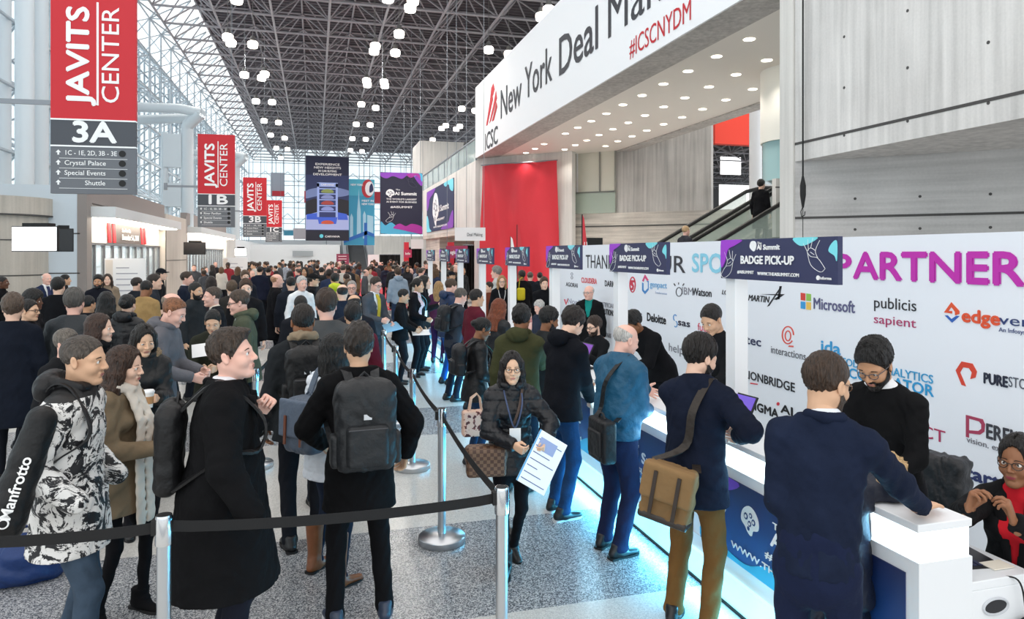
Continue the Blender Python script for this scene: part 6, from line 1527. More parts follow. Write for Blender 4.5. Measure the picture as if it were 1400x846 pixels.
S16 = person('person in a black coat bent low over the counter behind the bald man', 866, 425, 7.7, 196, hair='full', hcol='#100c0b', lean=36, hpitch=22, top=dict(col='#141417', kind='wool', inf=.035, hem=.80, name='coat'), armL=(.62, .10, 1.0), armR=(.64, -.12, 1.0), handL='flat', handR='flat', skin='brown', scale=.96)
S17 = person('bald man in a black coat and teal shirt standing against the sponsor wall', 805, 390, 11.6, -125, hair='bald', hcol='#b9b4ae', glasses='#888888', top=dict(col='#17181a', kind='wool', inf=.035, hem=.78, vneck=-.12), shirt='#1d8a82', pants='#1a1b20', skin='pink', hyaw=-20)
S18 = person('seated man with glasses and beard behind the counter, brown hair', 812, 433, 9.6, 198, hair='full', hcol='#34241a', glasses=True, beard=True, pelvis_z=.52, hpitch=8, top=dict(col='#17181b', kind='cotton', inf=.018, hem=.46, name='shirt'), pants='#17181c', footL=(.42, .1), footR=(.42, -.1), armL=(.35, .12, .88), armR=(.36, -.1, .9), handL='hold', handR='hold', skin='fair')
S19 = person('young man in a black hooded coat and jeans bent over a tablet', 783, 423, 6.03, 22, hair='wavy', hcol='#1e1511', hpitch=30, lean=7, top=dict(col='#13151b', kind='wool', inf=.034, hem=.83, hood=1.0), pants='#1c3a5e', pkind='denim', wR=at_t(808, 545, 6.1), wL=at_t(812, 535, 6.5), handR='hold', handL='hold', skin='fair', sole='#cfd2d6', footL=(.05, .10), footR=(-.04, -.12))
S20 = person('person in an olive hooded jacket with curly black hair, back turned', 713, 418, 6.6, 58, hair='wavy', hcol='#0f0c0b', hpitch=14, top=dict(col='#3f4029', kind='cotton', inf=.04, hem=.80, hood=1.0), pants='#17202e', wR=at_t(745, 520, 7.3), skin='brown')
S21 = person('bearded black-haired man in profile beside the olive jacket', 751, 421, 7.15, 8, hair='full', hcol='#0f0c0b', beard=True, hpitch=14, top=dict(col='#2a2c2e', kind='wool', inf=.032, hem=.78), pants='#15181f', skin='brown', armR=(.3, -.12, 1.05))
S22 = person('woman in a black jacket with a floral bag on her arm, looking down', 660, 435, 7.3, 4, fem=True, hair='bun', hcol='#120e0d', hpitch=22, lean=4, top=dict(col='#151517', kind='nylon', inf=.03, hem=.80), pants='#1f3450', pkind='denim', pw=.9, armR=(.25, -.16, 1.02), armL=(.34, .08, 1.12), handR='hold', handL='hold', skin='brown', lanyard='#3aa39a', shoes='#1b1d22', sole='#e6e6e6')
S23 = person('woman with long red hair in a black coat at the counters', 683, 408, 8.7, 30, fem=True, hair='long', hcol='#7a3a1c', top=dict(col='#17181c', kind='nylon', inf=.036, hem=.76, fur=None), pants='#15161a', armR=(.28, -.1, 1.05), hpitch=12)
S24 = person('man in a charcoal sweater leaning towards the counters, grey hair', 630, 394, 10.6, 18, hair='short', hcol='#5a544e', hpitch=14, lean=9, top=dict(col='#343840', kind='cotton', inf=.02, hem=.84, name='sweater'), shirt='#dfe3ea', pants='#1b2230', armR=(.40, -.10, 1.08), armL=(.42, .1, 1.1), handR='hold', skin='pink')
S25 = person('man in a navy jacket and bright blue trousers at the counters', 617, 381, 11.9, 15, hair='short', hcol='#4a3626', hpitch=12, top=dict(col='#20304f', kind='nylon', inf=.03, hem=.80, hood=1.0), pants='#1d4e92', armR=(.32, -.1, 1.08), skin='pink')
S26 = person('man in black with a sheet of paper standing by the queue posts', 552, 395, 11.9, -15, hair='short', hcol='#0f0d0d', hpitch=10, top=dict(col='#17181b', kind='wool', inf=.028, hem=.82), pants='#14151a', armR=(.30, -.1, 1.02), armL=(.32, .08, 1.04), handR='hold', handL='hold', skin='tan')
S27 = person('person in a black jacket over a pink shirt with a lanyard', 572, 380, 12.6, -35, fem=True, hair='pony', hcol='#15100e', top=dict(col='#17171b', kind='wool', inf=.025, hem=.82, vneck=-.35), shirt='#e7cfd6', pants='#15161c', lanyard='#5ab0c8', armR=(.28, -.12, 1.05), handR='hold', skin='tan')
S28 = person('man with glasses in a grey suit walking with papers down the hall', 514, 378, 11.8, -50, hair='short', hcol='#33271e', glasses=True, hpitch=12, top=dict(col='#4c5057', kind='wool', inf=.022, hem=.82, vneck=-.1, lapel=True), shirt='#e9edf2', tie='#c9b040', pants='#3c4047', armR=(.30, -.1, 1.08), armL=(.30, .12, 1.02), handR='hold', handL='hold', skin='pink')

# ------------------------------------------------------------------ what they carry
backpack(S4, 'black backpack on the back of the large overcoat man', '#141416', w=.29, h=.48, d=.10, drop=.07, pocket=False)
backpack(S5, 'large dark grey backpack with pockets on the man in the black coat', '#1f2124', w=.36, h=.54, d=.19, drop=.04)
backpack(S7, 'black backpack on the man with the striped scarf', '#0f0f11', w=.30, h=.46, d=.14)
backpack(S24, 'black backpack on the man in the charcoal sweater', '#15161a', w=.28, h=.44, d=.14)
backpack(S22, 'black and grey backpack on the woman with the floral bag', '#1a1b1f', w=.27, h=.40, d=.13)
r = backpack(S6, 'grey-blue flap backpack with leather straps on the woman in white', '#4c5766', w=.33, h=.42, d=.16, drop=.12, pocket=False)
T = S6['T2']; f, l, u = T[:, 0], T[:, 1], T[:, 2]; c = S6['chest'] - f*(.112 + S6['inf'] + .105) - u*.16; sc = S6['sc_']
s = SDF(); rbox(s, c - f*.075 + u*.06, (.006, .15, .12), .012, T); sdf_obj('flap', s, cloth('#566273', 'nylon'), r, .009, sc)
for y in (-.08, .08): MB().band([Vector(c - f*(.10) + l*y + u*z)*sc for z in (.08, -.02, -.12)], Vector(l), .022*sc, .008*sc).obj('leather_strap', cloth('#6d3a22', 'leather'), r)
# tripod bag with lettering slung behind the splatter jacket
a = at_t(57, 574, 3.30); b = at_t(6, 716, 3.22)
r = thing('tripod_bag', 'long black camera bag with white lettering slung on the splatter jacket man', 'bag', b, 0)
loc = lambda q: Vector(q) - b
s = SDF(); s.cap(loc(a), loc(b), .065, .085, k=.02); s.cap(loc(b), loc(b) + Vector((.0, 0, -.02)), .085, .07, k=.02); s.post.append(fold_noise(.003, 1, 1.0)); sdf_obj('bag_body', s, cloth('#121214', 'nylon'), r, .01)
tx = bpy.data.curves.new('lettering', 'FONT'); tx.body = 'Manfrotto'; tx.size = .065; tx.extrude = .001; tx.offset = .0012; tx.align_x = 'CENTER'; tx.materials.append(M_TXT)
to = bpy.data.objects.new('lettering', tx); COL.objects.link(to); to.parent = r
dirv = (a - b).normalized(); nrm = Vector((.25, -1, .15)); nrm = (nrm - dirv*nrm.dot(dirv)).normalized(); up_ = nrm.cross(dirv)
to.matrix_local = Matrix.Translation(loc(a.lerp(b, .62)) + nrm*.088 - up_*.02) @ Matrix((dirv, up_, nrm)).transposed().to_4x4(); FIT.append((to, 0.28))
mb = MB(); mb.path([loc(a.lerp(b, .95)) + nrm*.086 + dirv*(.02*math.cos(t_)) + up_*(.02*math.sin(t_)) for t_ in [2*math.pi*i/14 for i in range(15)]], .004, 5); mb.obj('round_mark', M_TXT, r)
T = S1['T2']; mb = MB(); pw_ = [wpt(S1, S1['chest'] - T[:, 0]*.17 - T[:, 1]*.05), wpt(S1, S1['nb'] - T[:, 0]*.07 - T[:, 1]*.11 + T[:, 2]*.03), wpt(S1, S1['nb'] + T[:, 0]*.04 - T[:, 1]*.13 + T[:, 2]*.015), wpt(S1, S1['chest'] + T[:, 0]*.13 - T[:, 1]*.15), wpt(S1, S1['waist'] - T[:, 1]*.20 + T[:, 2]*.08), a]
mb.band([p - b for p in open_curve([a] + pw_[:-1] + [b + Vector((0, 0, .1))], 6)], Vector((0, -1, .1)), .045, .008); mb.obj('strap', cloth('#17171a', 'nylon'), r)
# blue bag on the floor behind them
p = at_z(26, 806, 0); r = thing('duffel_bag', 'blue fabric bag on the floor behind the splatter jacket man', 'bag', (p.x, p.y + .12, 0), .3)
s = SDF(); s.ell((0, 0, .15), (.19, .14, .17), k=.03); s.cap((-.12, 0, .1), (.12, 0, .08), .1, .1, k=.05); s.post.append(fold_noise(.009, 2, .9)); s.plane((0, 0, 0), (0, 0, -1)); sdf_obj('bag_body', s, cloth('#1d3668', 'nylon'), r, .01)
mb = MB(); mb.path([(-.08, 0, .3), (-.05, 0, .37), (.05, 0, .37), (.08, 0, .3)], .012, 6); mb.obj('handle', cloth('#16284f', 'nylon'), r)
# phone of the tan coat woman
def slab(name, label, cat, c, xdir, zdir, w, h, th, m, scr=None):
    r = thing(name, label, cat, c); X = Vector(xdir).normalized(); Z = Vector(zdir); Z = (Z - X*Z.dot(X)).normalized(); Y = Z.cross(X)
    r.rotation_euler = Matrix((X, Y, Z)).transposed().to_euler()
    MB().box((-w/2, -h/2, -th/2), (w/2, h/2, th/2)).obj('case', m, r, bevel=.003)
    if scr: MB().box((-w/2 + .005, -h/2 + .008, th/2), (w/2 - .005, h/2 - .008, th/2 + .001)).obj('display', scr, r)
    return r
M_PH = mat('#c9ccd2', .3); M_SCR = mat('#1a1d26', .15)
q = wpt(S2, handheld(S2, 'R', .09, .035)); slab('smartphone', 'white phone in the hands of the tan coat woman', 'phone', q, (1, .3, .4), (0.0, -.5, 1), .15, .075, .009, M_PH, M_SCR)
q = wpt(S26, handheld(S26, 'R', .12, .03)); slab('paper_sheet', 'white sheet of paper held by the man in black by the posts', 'paper', q, (1, 0, 0), (0, -.4, 1), .3, .2, .003, M_WHITE)
q = wpt(S28, handheld(S28, 'L', .12, .03)); slab('folder', 'light blue folder in the hands of the grey-suited man', 'folder', q, (1, .2, .2), (0, -.6, .8), .3, .2, .01, mat('#7fb6d8', .5))
# coffee cup
q = wpt(S3, handheld(S3, 'L', .085, .045)); r = thing('coffee_cup', 'white paper coffee cup with a lid held by the woman in the black parka', 'cup', q - Vector((0, 0, .06)))
MB().lathe([(.029, 0), (.041, .115)], n=20).obj('cup', mat('#ece9e4', .5), r, smooth=True); MB().lathe([(.043, .112), (.043, .122), (.036, .132), (.0, .132)], n=20).obj('lid', M_WHITE, r, smooth=True); MB().lathe([(.0335, .03), (.0395, .085)], n=20).obj('sleeve', mat('#b98a5c', .8), r, smooth=True)
# programme of the walking woman: printed sheets
q0 = wpt(S9, handheld(S9, 'R', .09, .02)); q1 = wpt(S9, handheld(S9, 'L', .09, .02)); c = (q0 + q1)/2 + Vector((.05, -.05, -.07))
r = slab('programme', 'printed white programme with a floor plan held by the walking woman', 'paper', c, (.78, -.05, -.5), (-.1, -1, .35), .22, .36, .004, mat('#f4f4f6', .6))
for k in range(7): MB().box((-.09, -.15 + k*.045, .002), (.09 - .05*(k % 3), -.145 + k*.045, .0035)).obj('text_line', mat('#4a5a8a', .6), r)
MB().box((-.08, .06, .002), (.05, .14, .0036)).obj('floor_plan', mat('#9aa8cf', .6), r); MB().box((-.11, -.18, .002), (-.1, .18, .0034)).obj('edge_stripe', mat('#5fa8d8', .6), r)
# check-pattern shoulder bag of the walking woman
ck = bpy.data.materials.new('brown_check'); ck.use_nodes = True; nt = ck.node_tree; b_ = nt.nodes['Principled BSDF']; tc = nt.nodes.new('ShaderNodeTexCoord'); cn = nt.nodes.new('ShaderNodeTexChecker'); cn.inputs['Scale'].default_value = 42; cn.inputs['Color1'].default_value = lin('#4a3023'); cn.inputs['Color2'].default_value = lin('#6f5440'); nt.links.new(tc.outputs['Object'], cn.inputs['Vector']); nt.links.new(cn.outputs[0], b_.inputs['Base Color']); b_.inputs['Roughness'].default_value = .5
r = child_root('shoulder_bag', 'brown checked shoulder bag on the walking woman', 'bag', S9); sc = S9['sc_']; c = S9['pel'] + V3(.13, -.22, -.02)
s = SDF(); rbox(s, c, (.04, .13, .09), .03); s.cap(c + V3(0, -.12, .06), c + V3(0, .12, .06), .06, .06, k=.04); sdf_obj('bag_body', s, ck, r, .008, sc); shoulder_strap(S9, c + V3(-.03, .1, .1), c + V3(.02, .12, .1), 1, r, .02, cloth('#3a2418', 'leather'))
# black laptop bag of the older man
r = child_root('messenger_bag', 'black laptop bag hanging from the bald man in blue', 'bag', S10); sc = S10['sc_']; c = S10['pel'] + V3(-.28, -.13, .0); Mz = rotm(-60)
s = SDF(); rbox(s, c, (.03, .12, .13), .025, rotm(-20)); sdf_obj('bag_body', s, cloth('#131417', 'nylon'), r, .009, sc); s = SDF(); rbox(s, c + rotm(-20) @ V3(-.05, 0, -.02), (.01, .09, .08), .015, rotm(-20)); sdf_obj('front_pocket', s, cloth('#17181b', 'nylon'), r, .009, sc)
shoulder_strap(S10, c + V3(.02, .1, .14), c + V3(.04, -.1, .14), -1, r, .04, cloth('#141416', 'nylon'))
mb = MB(); mb.path([Vector(c + rotm(-20) @ V3(0, y, .155 + .04*(1 - (y/.05)**2)))*sc for y in np.linspace(-.05, .05, 7)], .008*sc, 6); mb.obj('handle', cloth('#1a1a1c', 'leather'), r)
# waxed canvas messenger bag of the navy peacoat man
r = child_root('messenger_bag', 'tan canvas messenger bag with dark straps on the peacoat man', 'bag', S11); sc = S11['sc_']; Mz = rotm(6, 0, 10); c = S11['pel'] + V3(-.29, .04, -.05)
s = SDF(); rbox(s, c, (.035, .12, .13), .03, Mz); s.post.append(fold_noise(.004, 4, 1.2)); sdf_obj('bag_body', s, cloth('#7a5f40', 'cotton'), r, .009, sc)
s = SDF(); rbox(s, c + Mz @ V3(-.045, 0, .06), (.018, .135, .085), .022, Mz); sdf_obj('flap', s, cloth('#866a49', 'cotton'), r, .009, sc)
s = SDF(); rbox(s, c + Mz @ V3(0, 0, -.155), (.05, .135, .008), .016, Mz); sdf_obj('leather_base', s, cloth('#2a211b', 'leather'), r, .009, sc)
for y in (-.07, .07): MB().band([Vector(c + Mz @ V3(-.092, y, z))*sc for z in (.13, .0, -.13)], Vector(Mz[:, 1]), .022*sc, .008*sc).obj('buckle_strap', cloth('#2c2018', 'leather'), r)
shoulder_strap(S11, c + Mz @ V3(.02, .13, .15), c + Mz @ V3(.04, -.13, .15), -1, r, .05, cloth('#2b241f', 'nylon'))
# floral tote
fl = bpy.data.materials.new('floral_print'); fl.use_nodes = True; nt = fl.node_tree; b_ = nt.nodes['Principled BSDF']; tc = nt.nodes.new('ShaderNodeTexCoord'); nz = nt.nodes.new('ShaderNodeTexNoise'); nz.inputs['Scale'].default_value = 17; nz.inputs['Detail'].default_value = 3; cr = nt.nodes.new('ShaderNodeValToRGB'); cr.color_ramp.interpolation = 'CONSTANT'
for i, (p_, c_) in enumerate(((0, '#4a2020'), (.40, '#8a4a44'), (.44, '#dcb9a6'))):
    e_ = cr.color_ramp.elements[i] if i < 2 else cr.color_ramp.elements.new(p_); e_.position = p_; e_.color = lin(c_)
nt.links.new(tc.outputs['Object'], nz.inputs['Vector']); nt.links.new(nz.outputs[0], cr.inputs[0]); nt.links.new(cr.outputs[0], b_.inputs['Base Color'])
q = at_t(649, 575, 6.75); r = thing('tote_bag', 'pale pink floral handbag with long handles on the woman in black', 'bag', (q.x, q.y, q.z - .02))
s = SDF(); rbox(s, (0, 0, .0), (.10, .03, .10), .025); sdf_obj('bag_body', s, fl, r, .01)
for y in (-.035, .035):
    mb = MB(); mb.path([(-.06, y, .1), (-.035, y*.7, .24), (.02, y*.5, .28), (.05, y*.7, .24), (.07, y, .1)], .008, 6); mb.obj('handle', cloth('#d9b49c', 'leather'), r)
# counter-top things by the near end: tablet on a stand, puck, cups
def tablet(x, y, label, rz=0, scr='#6a4fc0'):
    r = thing('tablet_stand', label, 'tablet', (x, y, 1.0225), rz)
    MB().lathe([(.085, 0), (.085, .012), (.02, .02), (.015, .1)], n=24).obj('base', M_BLACK, r, smooth=True)
    M_ = Matrix.Rotation(R(-28), 4, 'Y')
    o = MB().box((-.006, -.13, -.09), (.006, .13, .10)).obj('case', mat('#17181b', .4), r); o.location = (-.02, 0, .17); o.rotation_euler = (0, R(28), 0)
    o2 = MB().box((-.008, -.12, -.08), (-.006, .12, .09)).obj('display', mat(scr, .2, emit=.35), r); o2.location = (-.02, 0, .17); o2.rotation_euler = (0, R(28), 0)
    o3 = MB(); o3.prism([(.02 + .1*u, -.08 + .16*v) for u, v in smooth_poly([(-.9,.1),(-.3,.7),(.2,.4),(.8,.9),(.6,.3),(0,.1)],4)], -.009, -.0075); 
    return r
tablet(XC + .16, 4.02, 'tablet with a purple screen on the counter before the peacoat man', R(8))
tablet(XC + .16, 5.95, 'tablet on the counter before the bald man in blue', R(8)); tablet(XC + .16, 6.75, 'purple tablet on the counter before the hooded young man', R(8), '#7a3fa8')
setp(MB().lathe([(.02, 0), (.022, .002), (.022, .008), (.018, .01)], n=20).obj('round_puck', M_SATIN), 'small round metal puck on the end of the nearest counter', 'puck').location = (XC + .22, 2.66, 1.0235)
# laptop, papers and cable on the low desk
r = thing('laptop', 'open dark laptop on the low desk before the seated woman', 'laptop', (3.02, 2.72, .72), R(82))
MB().box((-.17, -.12, 0), (.17, .12, .018)).obj('keyboard_base', mat('#15161a', .4), r, bevel=.003); o = MB().box((-.17, 0, 0), (.17, .008, .22)).obj('screen', mat('#15161a', .4), r); o.location = (0, .12, .012); o.rotation_euler = (R(-20), 0, 0)
for i in range(4): MB().box((-.14, -.02 + i*.03, .018), (.14, .0 + i*.03, .021)).obj('key_row', mat('#2b3150', .5), r)
setp(MB().box((-.06, -.04, 0), (.06, .04, .004)).obj('note_card', mat('#efe6d6', .7)), 'cream note card lying by the laptop', 'paper').location = (3.08, 2.56, .739)
mb = MB(); mb.path(open_curve([Vector(q) for q in ((2.92, 2.58, .73), (3.0, 2.5, .727), (3.06, 2.44, .725), (3.09, 2.43, .6), (3.09, 2.42, .4), (3.08, 2.42, .1), (3.08, 2.42, .005))], 6), .004, 6); setp(mb.obj('power_cable', M_BLACK, smooth=True), 'black cable drooping over the end of the low desk', 'cable')
# parka with fur hood lying over the nearest counter
r = thing('folded_parka', 'navy parka with a fur-trimmed hood draped over the nearest counter', 'coat', (XC + .06, 2.90, 1.022)); r.scale = (1.12, 1.12, 1.0)
s = SDF(); s.cap((.05, -.14, .06), (.05, .14, .06), .07, .07, k=.05); s.cap((-.08, -.1, .04), (-.10, .08, -.1), .06, .07, k=.06); s.chain([V3(-.1, -.1, -.05), V3(-.11, -.11, -.4), V3(-.10, -.10, -.88)], [.07, .075, .06], k=.06); s.chain([V3(-.1, .08, -.05), V3(-.11, .09, -.4), V3(-.10, .08, -.86)], [.07, .07, .055], k=.06); s.post.append(fold_noise(.01, 3, .8)); s.fn(lambda X, Y, Z: np.minimum(.006 - Z, X + .045) + 0*Y)
sdf_obj('cloth', s, cloth('#171d2e', 'nylon'), r, .012)
s = SDF(); s.chain([V3(.06 + .11*math.cos(a_), .0 + .14*math.sin(a_), .10 + .05*math.cos(a_)) for a_ in np.linspace(-1.9, 1.9, 12)], [.034]*12, k=.02); s.post.append(lambda X, Y, Z: .013*np.sin(120*X)*np.sin(115*Y)*np.sin(130*Z)); sdf_obj('fur_trim', s, mat('#c7a67a', .95, bump=1.0, bscale=80, var=.35), r, .009)
# office chair with a grey jacket over it, behind the desk
q = at_t(1252, 640, 4.45); r = thing('office_chair', 'chair draped with a dark grey jacket behind the desk', 'chair', (q.x, q.y, 0), R(20))
s = SDF(); rbox(s, (0, 0, .46), (.19, .19, .02), .03); sdf_obj('seat', s, cloth('#1b1c20', 'cotton'), r, .014)
s = SDF(); rbox(s, (.2, 0, .78), (.02, .19, .22), .03); sdf_obj('backrest', s, cloth('#1b1c20', 'cotton'), r, .014)
s = SDF(); rbox(s, (.2, 0, .80), (.05, .21, .20), .045); s.post.append(fold_noise(.01, 3, .9)); sdf_obj('jacket', s, cloth('#26272a', 'nylon'), r, .014); r.scale = (.9, .9, .88)
MB().tube((0, 0, .1), (0, 0, .44), .03, 12).obj('column', M_STEEL, r)
for k in range(5): a_ = 2*math.pi*k/5; MB().tube((0, 0, .1), (.27*math.cos(a_), .27*math.sin(a_), .04), .02, 8).obj('leg', M_BLACK, r)
# ================================================================== PEOPLE BEHIND, ONE BY ONE
def mid(label, px, py, t, face, hair='short', hcol='#1d1613', col='#17181c', kind='wool', hem=.80, skin='fair', inf=.03, **k):
    top = dict(col=col, kind=kind, hem=hem, inf=inf); top.update(k.pop('top', {}))
    k.setdefault('pants', '#16181f')
    return person(label, px, py, t, face, hair=hair, hcol=hcol, skin=skin, top=top, **k)
mid('grey-brown haired man in a long navy coat at the left edge, back turned', 18, 402, 6.8, 98, 'wavy', '#5a4a3e', '#161b26', hem=.55, w=1.1, top=dict(flare=.03, name='coat'))
mid('man with glasses in profile just behind the long navy coat', 40, 409, 8.0, -10, 'short', '#15100e', '#1b1c21', skin='asian', glasses=True)
mid('woman with short curly black hair in profile at the left', 47, 399, 9.6, -8, 'afro', '#120e0c', '#16161a', skin='dark', fem=True)
mid('white-haired man in a navy suit standing before the concrete pod', 64, 373, 15.0, -40, 'bald', '#d8d4d0', '#27304a', 'wool', .84, 'pink', .02, shirt='#f2f4f6', tie='#35395a', pants='#5c5148', top=dict(vneck=-.1, lapel=True), armR=(.26, -.08, 1.08))
mid('man in a black coat, back turned, next to the white-haired man', 80, 380, 11.0, 80, 'full', '#14100e', '#131418')
mid('short-haired man in black near the pale wall panel', 90, 375, 16.4, 20, 'short', '#15110f', '#1c1d22', skin='tan')
mid('broad grey-haired man in a dark slate jacket, back turned', 102, 395, 7.2, 88, 'full', '#57534f', '#23282d', 'nylon', .84, 'pink', w=1.16)
mid('dark bearded man facing us before the glass doors', 134, 376, 14.0, -85, 'full', '#14100e', '#1a1c24', skin='olive', beard=True)
mid('woman in a tan coat facing us behind the bearded man', 147, 374, 15.6, -80, 'long', '#3a2a1f', '#8a7a68', fem=True)
mid('black-haired person half hidden beside the long-haired woman', 121, 404, 9.6, 60, 'short', '#120f0e', '#191a1f', skin='olive')
mid('woman with very long straight black hair, back turned', 146, 398, 8.8, 85, 'longstraight', '#100d0c', '#141417', fem=True)
mid('woman in a black hooded puffer jacket, back turned, in the left queue', 175, 402, 8.4, 75, 'bun', '#110e0d', '#15161a', 'puffer', fem=True, top=dict(hood=1.0))
mid('man in a camel jacket, head bent, back turned', 200, 384, 11.0, 70, 'short', '#1a1411', '#a3865a', hpitch=20, skin='brown')
mid('man in a dark jacket behind the camel jacket', 188, 379, 13.2, 40, 'short', '#2a201a', '#22252c', skin='fair')
mid('tall man in a dark jacket in profile before the notice board', 212, 374, 12.0, 5, 'short', '#2c2019', '#2b3038', w=1.05)
mid('man in a dark cap by the pillar', 221, 367, 16.4, 10, 'cap', '#1a1512', '#1b1c20', hatcol='#1c1d22')
mid('young woman with long brown hair in profile, dark scarf, near left', 137, 428, 6.0, -6, 'long', '#3b251a', '#15151a', fem=True, scarf='#17171a')
mid('grey-haired man peering over the splatter jacket', 92, 449, 5.6, -22, 'short', '#6a625a', '#1c1d20', skin='pink', lv='mid')
mid('dark-skinned man in black at the far left edge', 4, 377, 14.0, 0, 'buzz', '#17120f', '#131417', skin='dark')
mid('balding red-haired man in a grey hooded jacket leaning over his papers', 238, 407, 6.5, -10, 'receding', '#8a5a3c', '#66666c', 'cotton', .82, 'pink', hpitch=22, lean=8, top=dict(hood=1.0), armR=(.34, -.1, 1.05), handR='hold', armL=(.36, .08, 1.08), handL='hold')
mid('bald man in a dark green jacket behind the grey hooded jacket', 236, 400, 7.9, 8, 'bald', '#8a7a6a', '#2b2e28', skin='pink', armR=(.3, -.12, 1.05))
mid('young man reading a white sheet of paper in the queue', 291, 424, 7.2, -88, 'short', '#0f0d0c', '#2a2c24', 'cotton', skin='asian', hpitch=20, armR=(.36, -.10, 1.16), armL=(.36, .06, 1.16), handR='hold', handL='hold')
mid('man with glasses in an olive green jacket facing left', 326, 396, 7.6, 188, 'short', '#4a3a2e', '#4f5546', 'cotton', .82, 'pink', glasses=True, shirt='#d8dde2', w=1.08, top=dict(vneck=-.1, hood=.9), hpitch=8)
mid('balding man in a dark jacket facing left with an open collar', 290, 391, 9.0, 195, 'receding', '#4a3c32', '#1b1d22', skin='pink', shirt='#d9d2c4', top=dict(vneck=-.05))
mid('dark-haired bearded man in charcoal looking right', 268, 386, 10.6, -30, 'short', '#14100e', '#2d3033', skin='tan', beard=True)
mid('man in a navy jacket with pale backpack straps in profile', 256, 371, 13.4, -5, 'short', '#3a2c22', '#1e2432', skin='pink', shirt='#e6e6ea')
mid('brown-haired man in a black sweater facing us behind the olive jacket', 336, 382, 10.4, -80, 'full', '#4a3424', '#17171a', 'cotton', skin='fair')
mid('man with tousled brown hair beyond the black sweater man', 335, 370, 15.6, -70, 'wavy', '#5a4432', '#20222a', skin='fair')
mid('person with light brown hair half hidden behind the olive jacket', 317, 384, 11.9, 100, 'full', '#5a4634', '#33302e')
mid('person with short dark hair beside the navy jacket', 288, 377, 14.2, 120, 'bob', '#2a1d18', '#3a3338', fem=True)
mid('bald man in a long black coat in profile deep in the queue', 379, 374, 13.0, 12, 'bald', '#b98a6a', '#141418', hem=.6, skin='pink')
mid('man in a dark suit, back turned, beside the white-shirted man', 398, 378, 12.8, 92, 'short', '#1b1613', '#1f232c')
mid('white-haired man in a white shirt facing us in the queue', 413, 377, 12.4, -65, 'short', '#cfcac6', '#eceef0', 'cotton', .9, 'pink', .014)
mid('person in a black hat and coat in the middle of the queue', 429, 374, 14.3, 0, 'cap', '#1b1613', '#17181c', hatcol='#1a1a1c', glasses=True)
mid('man in a dark suit far off beside the white wall, back turned', 355, 364, 21.0, 92, 'short', '#1b1613', '#1c2030')
mid('second man in a dark suit far off by the white wall', 367, 365, 21.6, 80, 'short', '#1b1613', '#1c1f28')
mid('person in a yellow hooded jacket in the queue', 458, 373, 14.0, 90, 'short', '#16110f', '#c7d22c', 'nylon', skin='tan', top=dict(hood=1.1))
mid('man with a bald crown, back turned, in a dark blue jacket', 468, 388, 10.2, 92, 'bald', '#2a221d', '#1f2838', skin='fair')
mid('grey-haired man with glasses facing us by the red carpet', 481, 383, 12.2, -95, 'receding', '#a8a29c', '#2a2c33', skin='pink', glasses=True)
mid('balding dark-haired man, back turned, in the queue', 484, 402, 8.3, 96, 'bald', '#1c1714', '#1d2028', skin='tan')
mid('dark-haired person in a maroon jacket, back turned', 483, 414, 6.9, 85, 'full', '#1a1413', '#5a1c2c', 'cotton', skin='tan')
mid('man with dark hair between the two backpacks, back turned', 411, 404, 8.7, 96, 'short', '#1c1714', '#1f2127')
mid('man in a light grey hooded top, back turned, on the red carpet', 544, 366, 18.8, 95, 'full', '#4a3626', '#8d9aa8', 'cotton', .85, top=dict(hood=1.0), pants='#2b3a52')
mid('woman with black hair holding a phone near the counters', 581, 376, 13.3, -20, 'long', '#120f0e', '#17181c', fem=True, armR=(.33, -.08, 1.22), handR='hold')
mid('woman with long blonde hair in a purple top, back turned', 600, 384, 14.3, 60, 'long', '#b08a5a', '#4a2340', 'cotton', fem=True, pants='#3a2148')
mid('person in a dark cap between the sign posts', 618, 371, 19.5, -60, 'cap', '#1b1613', '#1a1d26', hatcol='#171a22', skin='tan')
mid('person in a rust-brown jacket behind the white posts and counters', 668, 385, 15.1, 195, 'short', '#2a1c14', '#6a3524', 'cotton')
mid('grey-haired man in a pale grey top before the red drape', 678, 364, 16.5, 150, 'full', '#8a8580', '#b8bab8', 'cotton', .88, 'pink')
mid('woman with blonde hair, glasses and a lanyard in black', 686, 376, 14.6, -100, 'bob', '#a98458', '#15161a', fem=True, glasses=True, lanyard='#c8c8c8')
mid('man in a black suit with a yellow bag, back turned, by the red drape', 713, 369, 17.0, 110, 'short', '#1b1613', '#131317', skin='brown')
mid('bald man in a dark suit seen beyond the black suit', 725, 371, 18.4, 60, 'receding', '#5a5048', '#1c1f26', skin='pink')
mid('dark-suited man with his back turned near the post', 738, 372, 19.6, 80, 'short', '#1b1613', '#1d2129')
mid('brown-haired man facing us in black beside the third sign', 744, 379, 14.2, -95, 'full', '#4a3222', '#15161a', skin='fair', armR=(.28, .0, 1.1), armL=(.28, .04, 1.12), handR='hold')
mid('white-haired head bent behind the olive hooded jacket', 737, 411, 11.4, 200, 'full', '#c9c6c2', '#2b3140', skin='pink', hpitch=15)
mid('person in dark red leaning at the counters beyond the charcoal sweater', 652, 395, 9.9, 15, 'short', '#1c1512', '#5a1c2a', 'cotton', skin='tan', armR=(.32, -.05, 1.2), handR='hold')
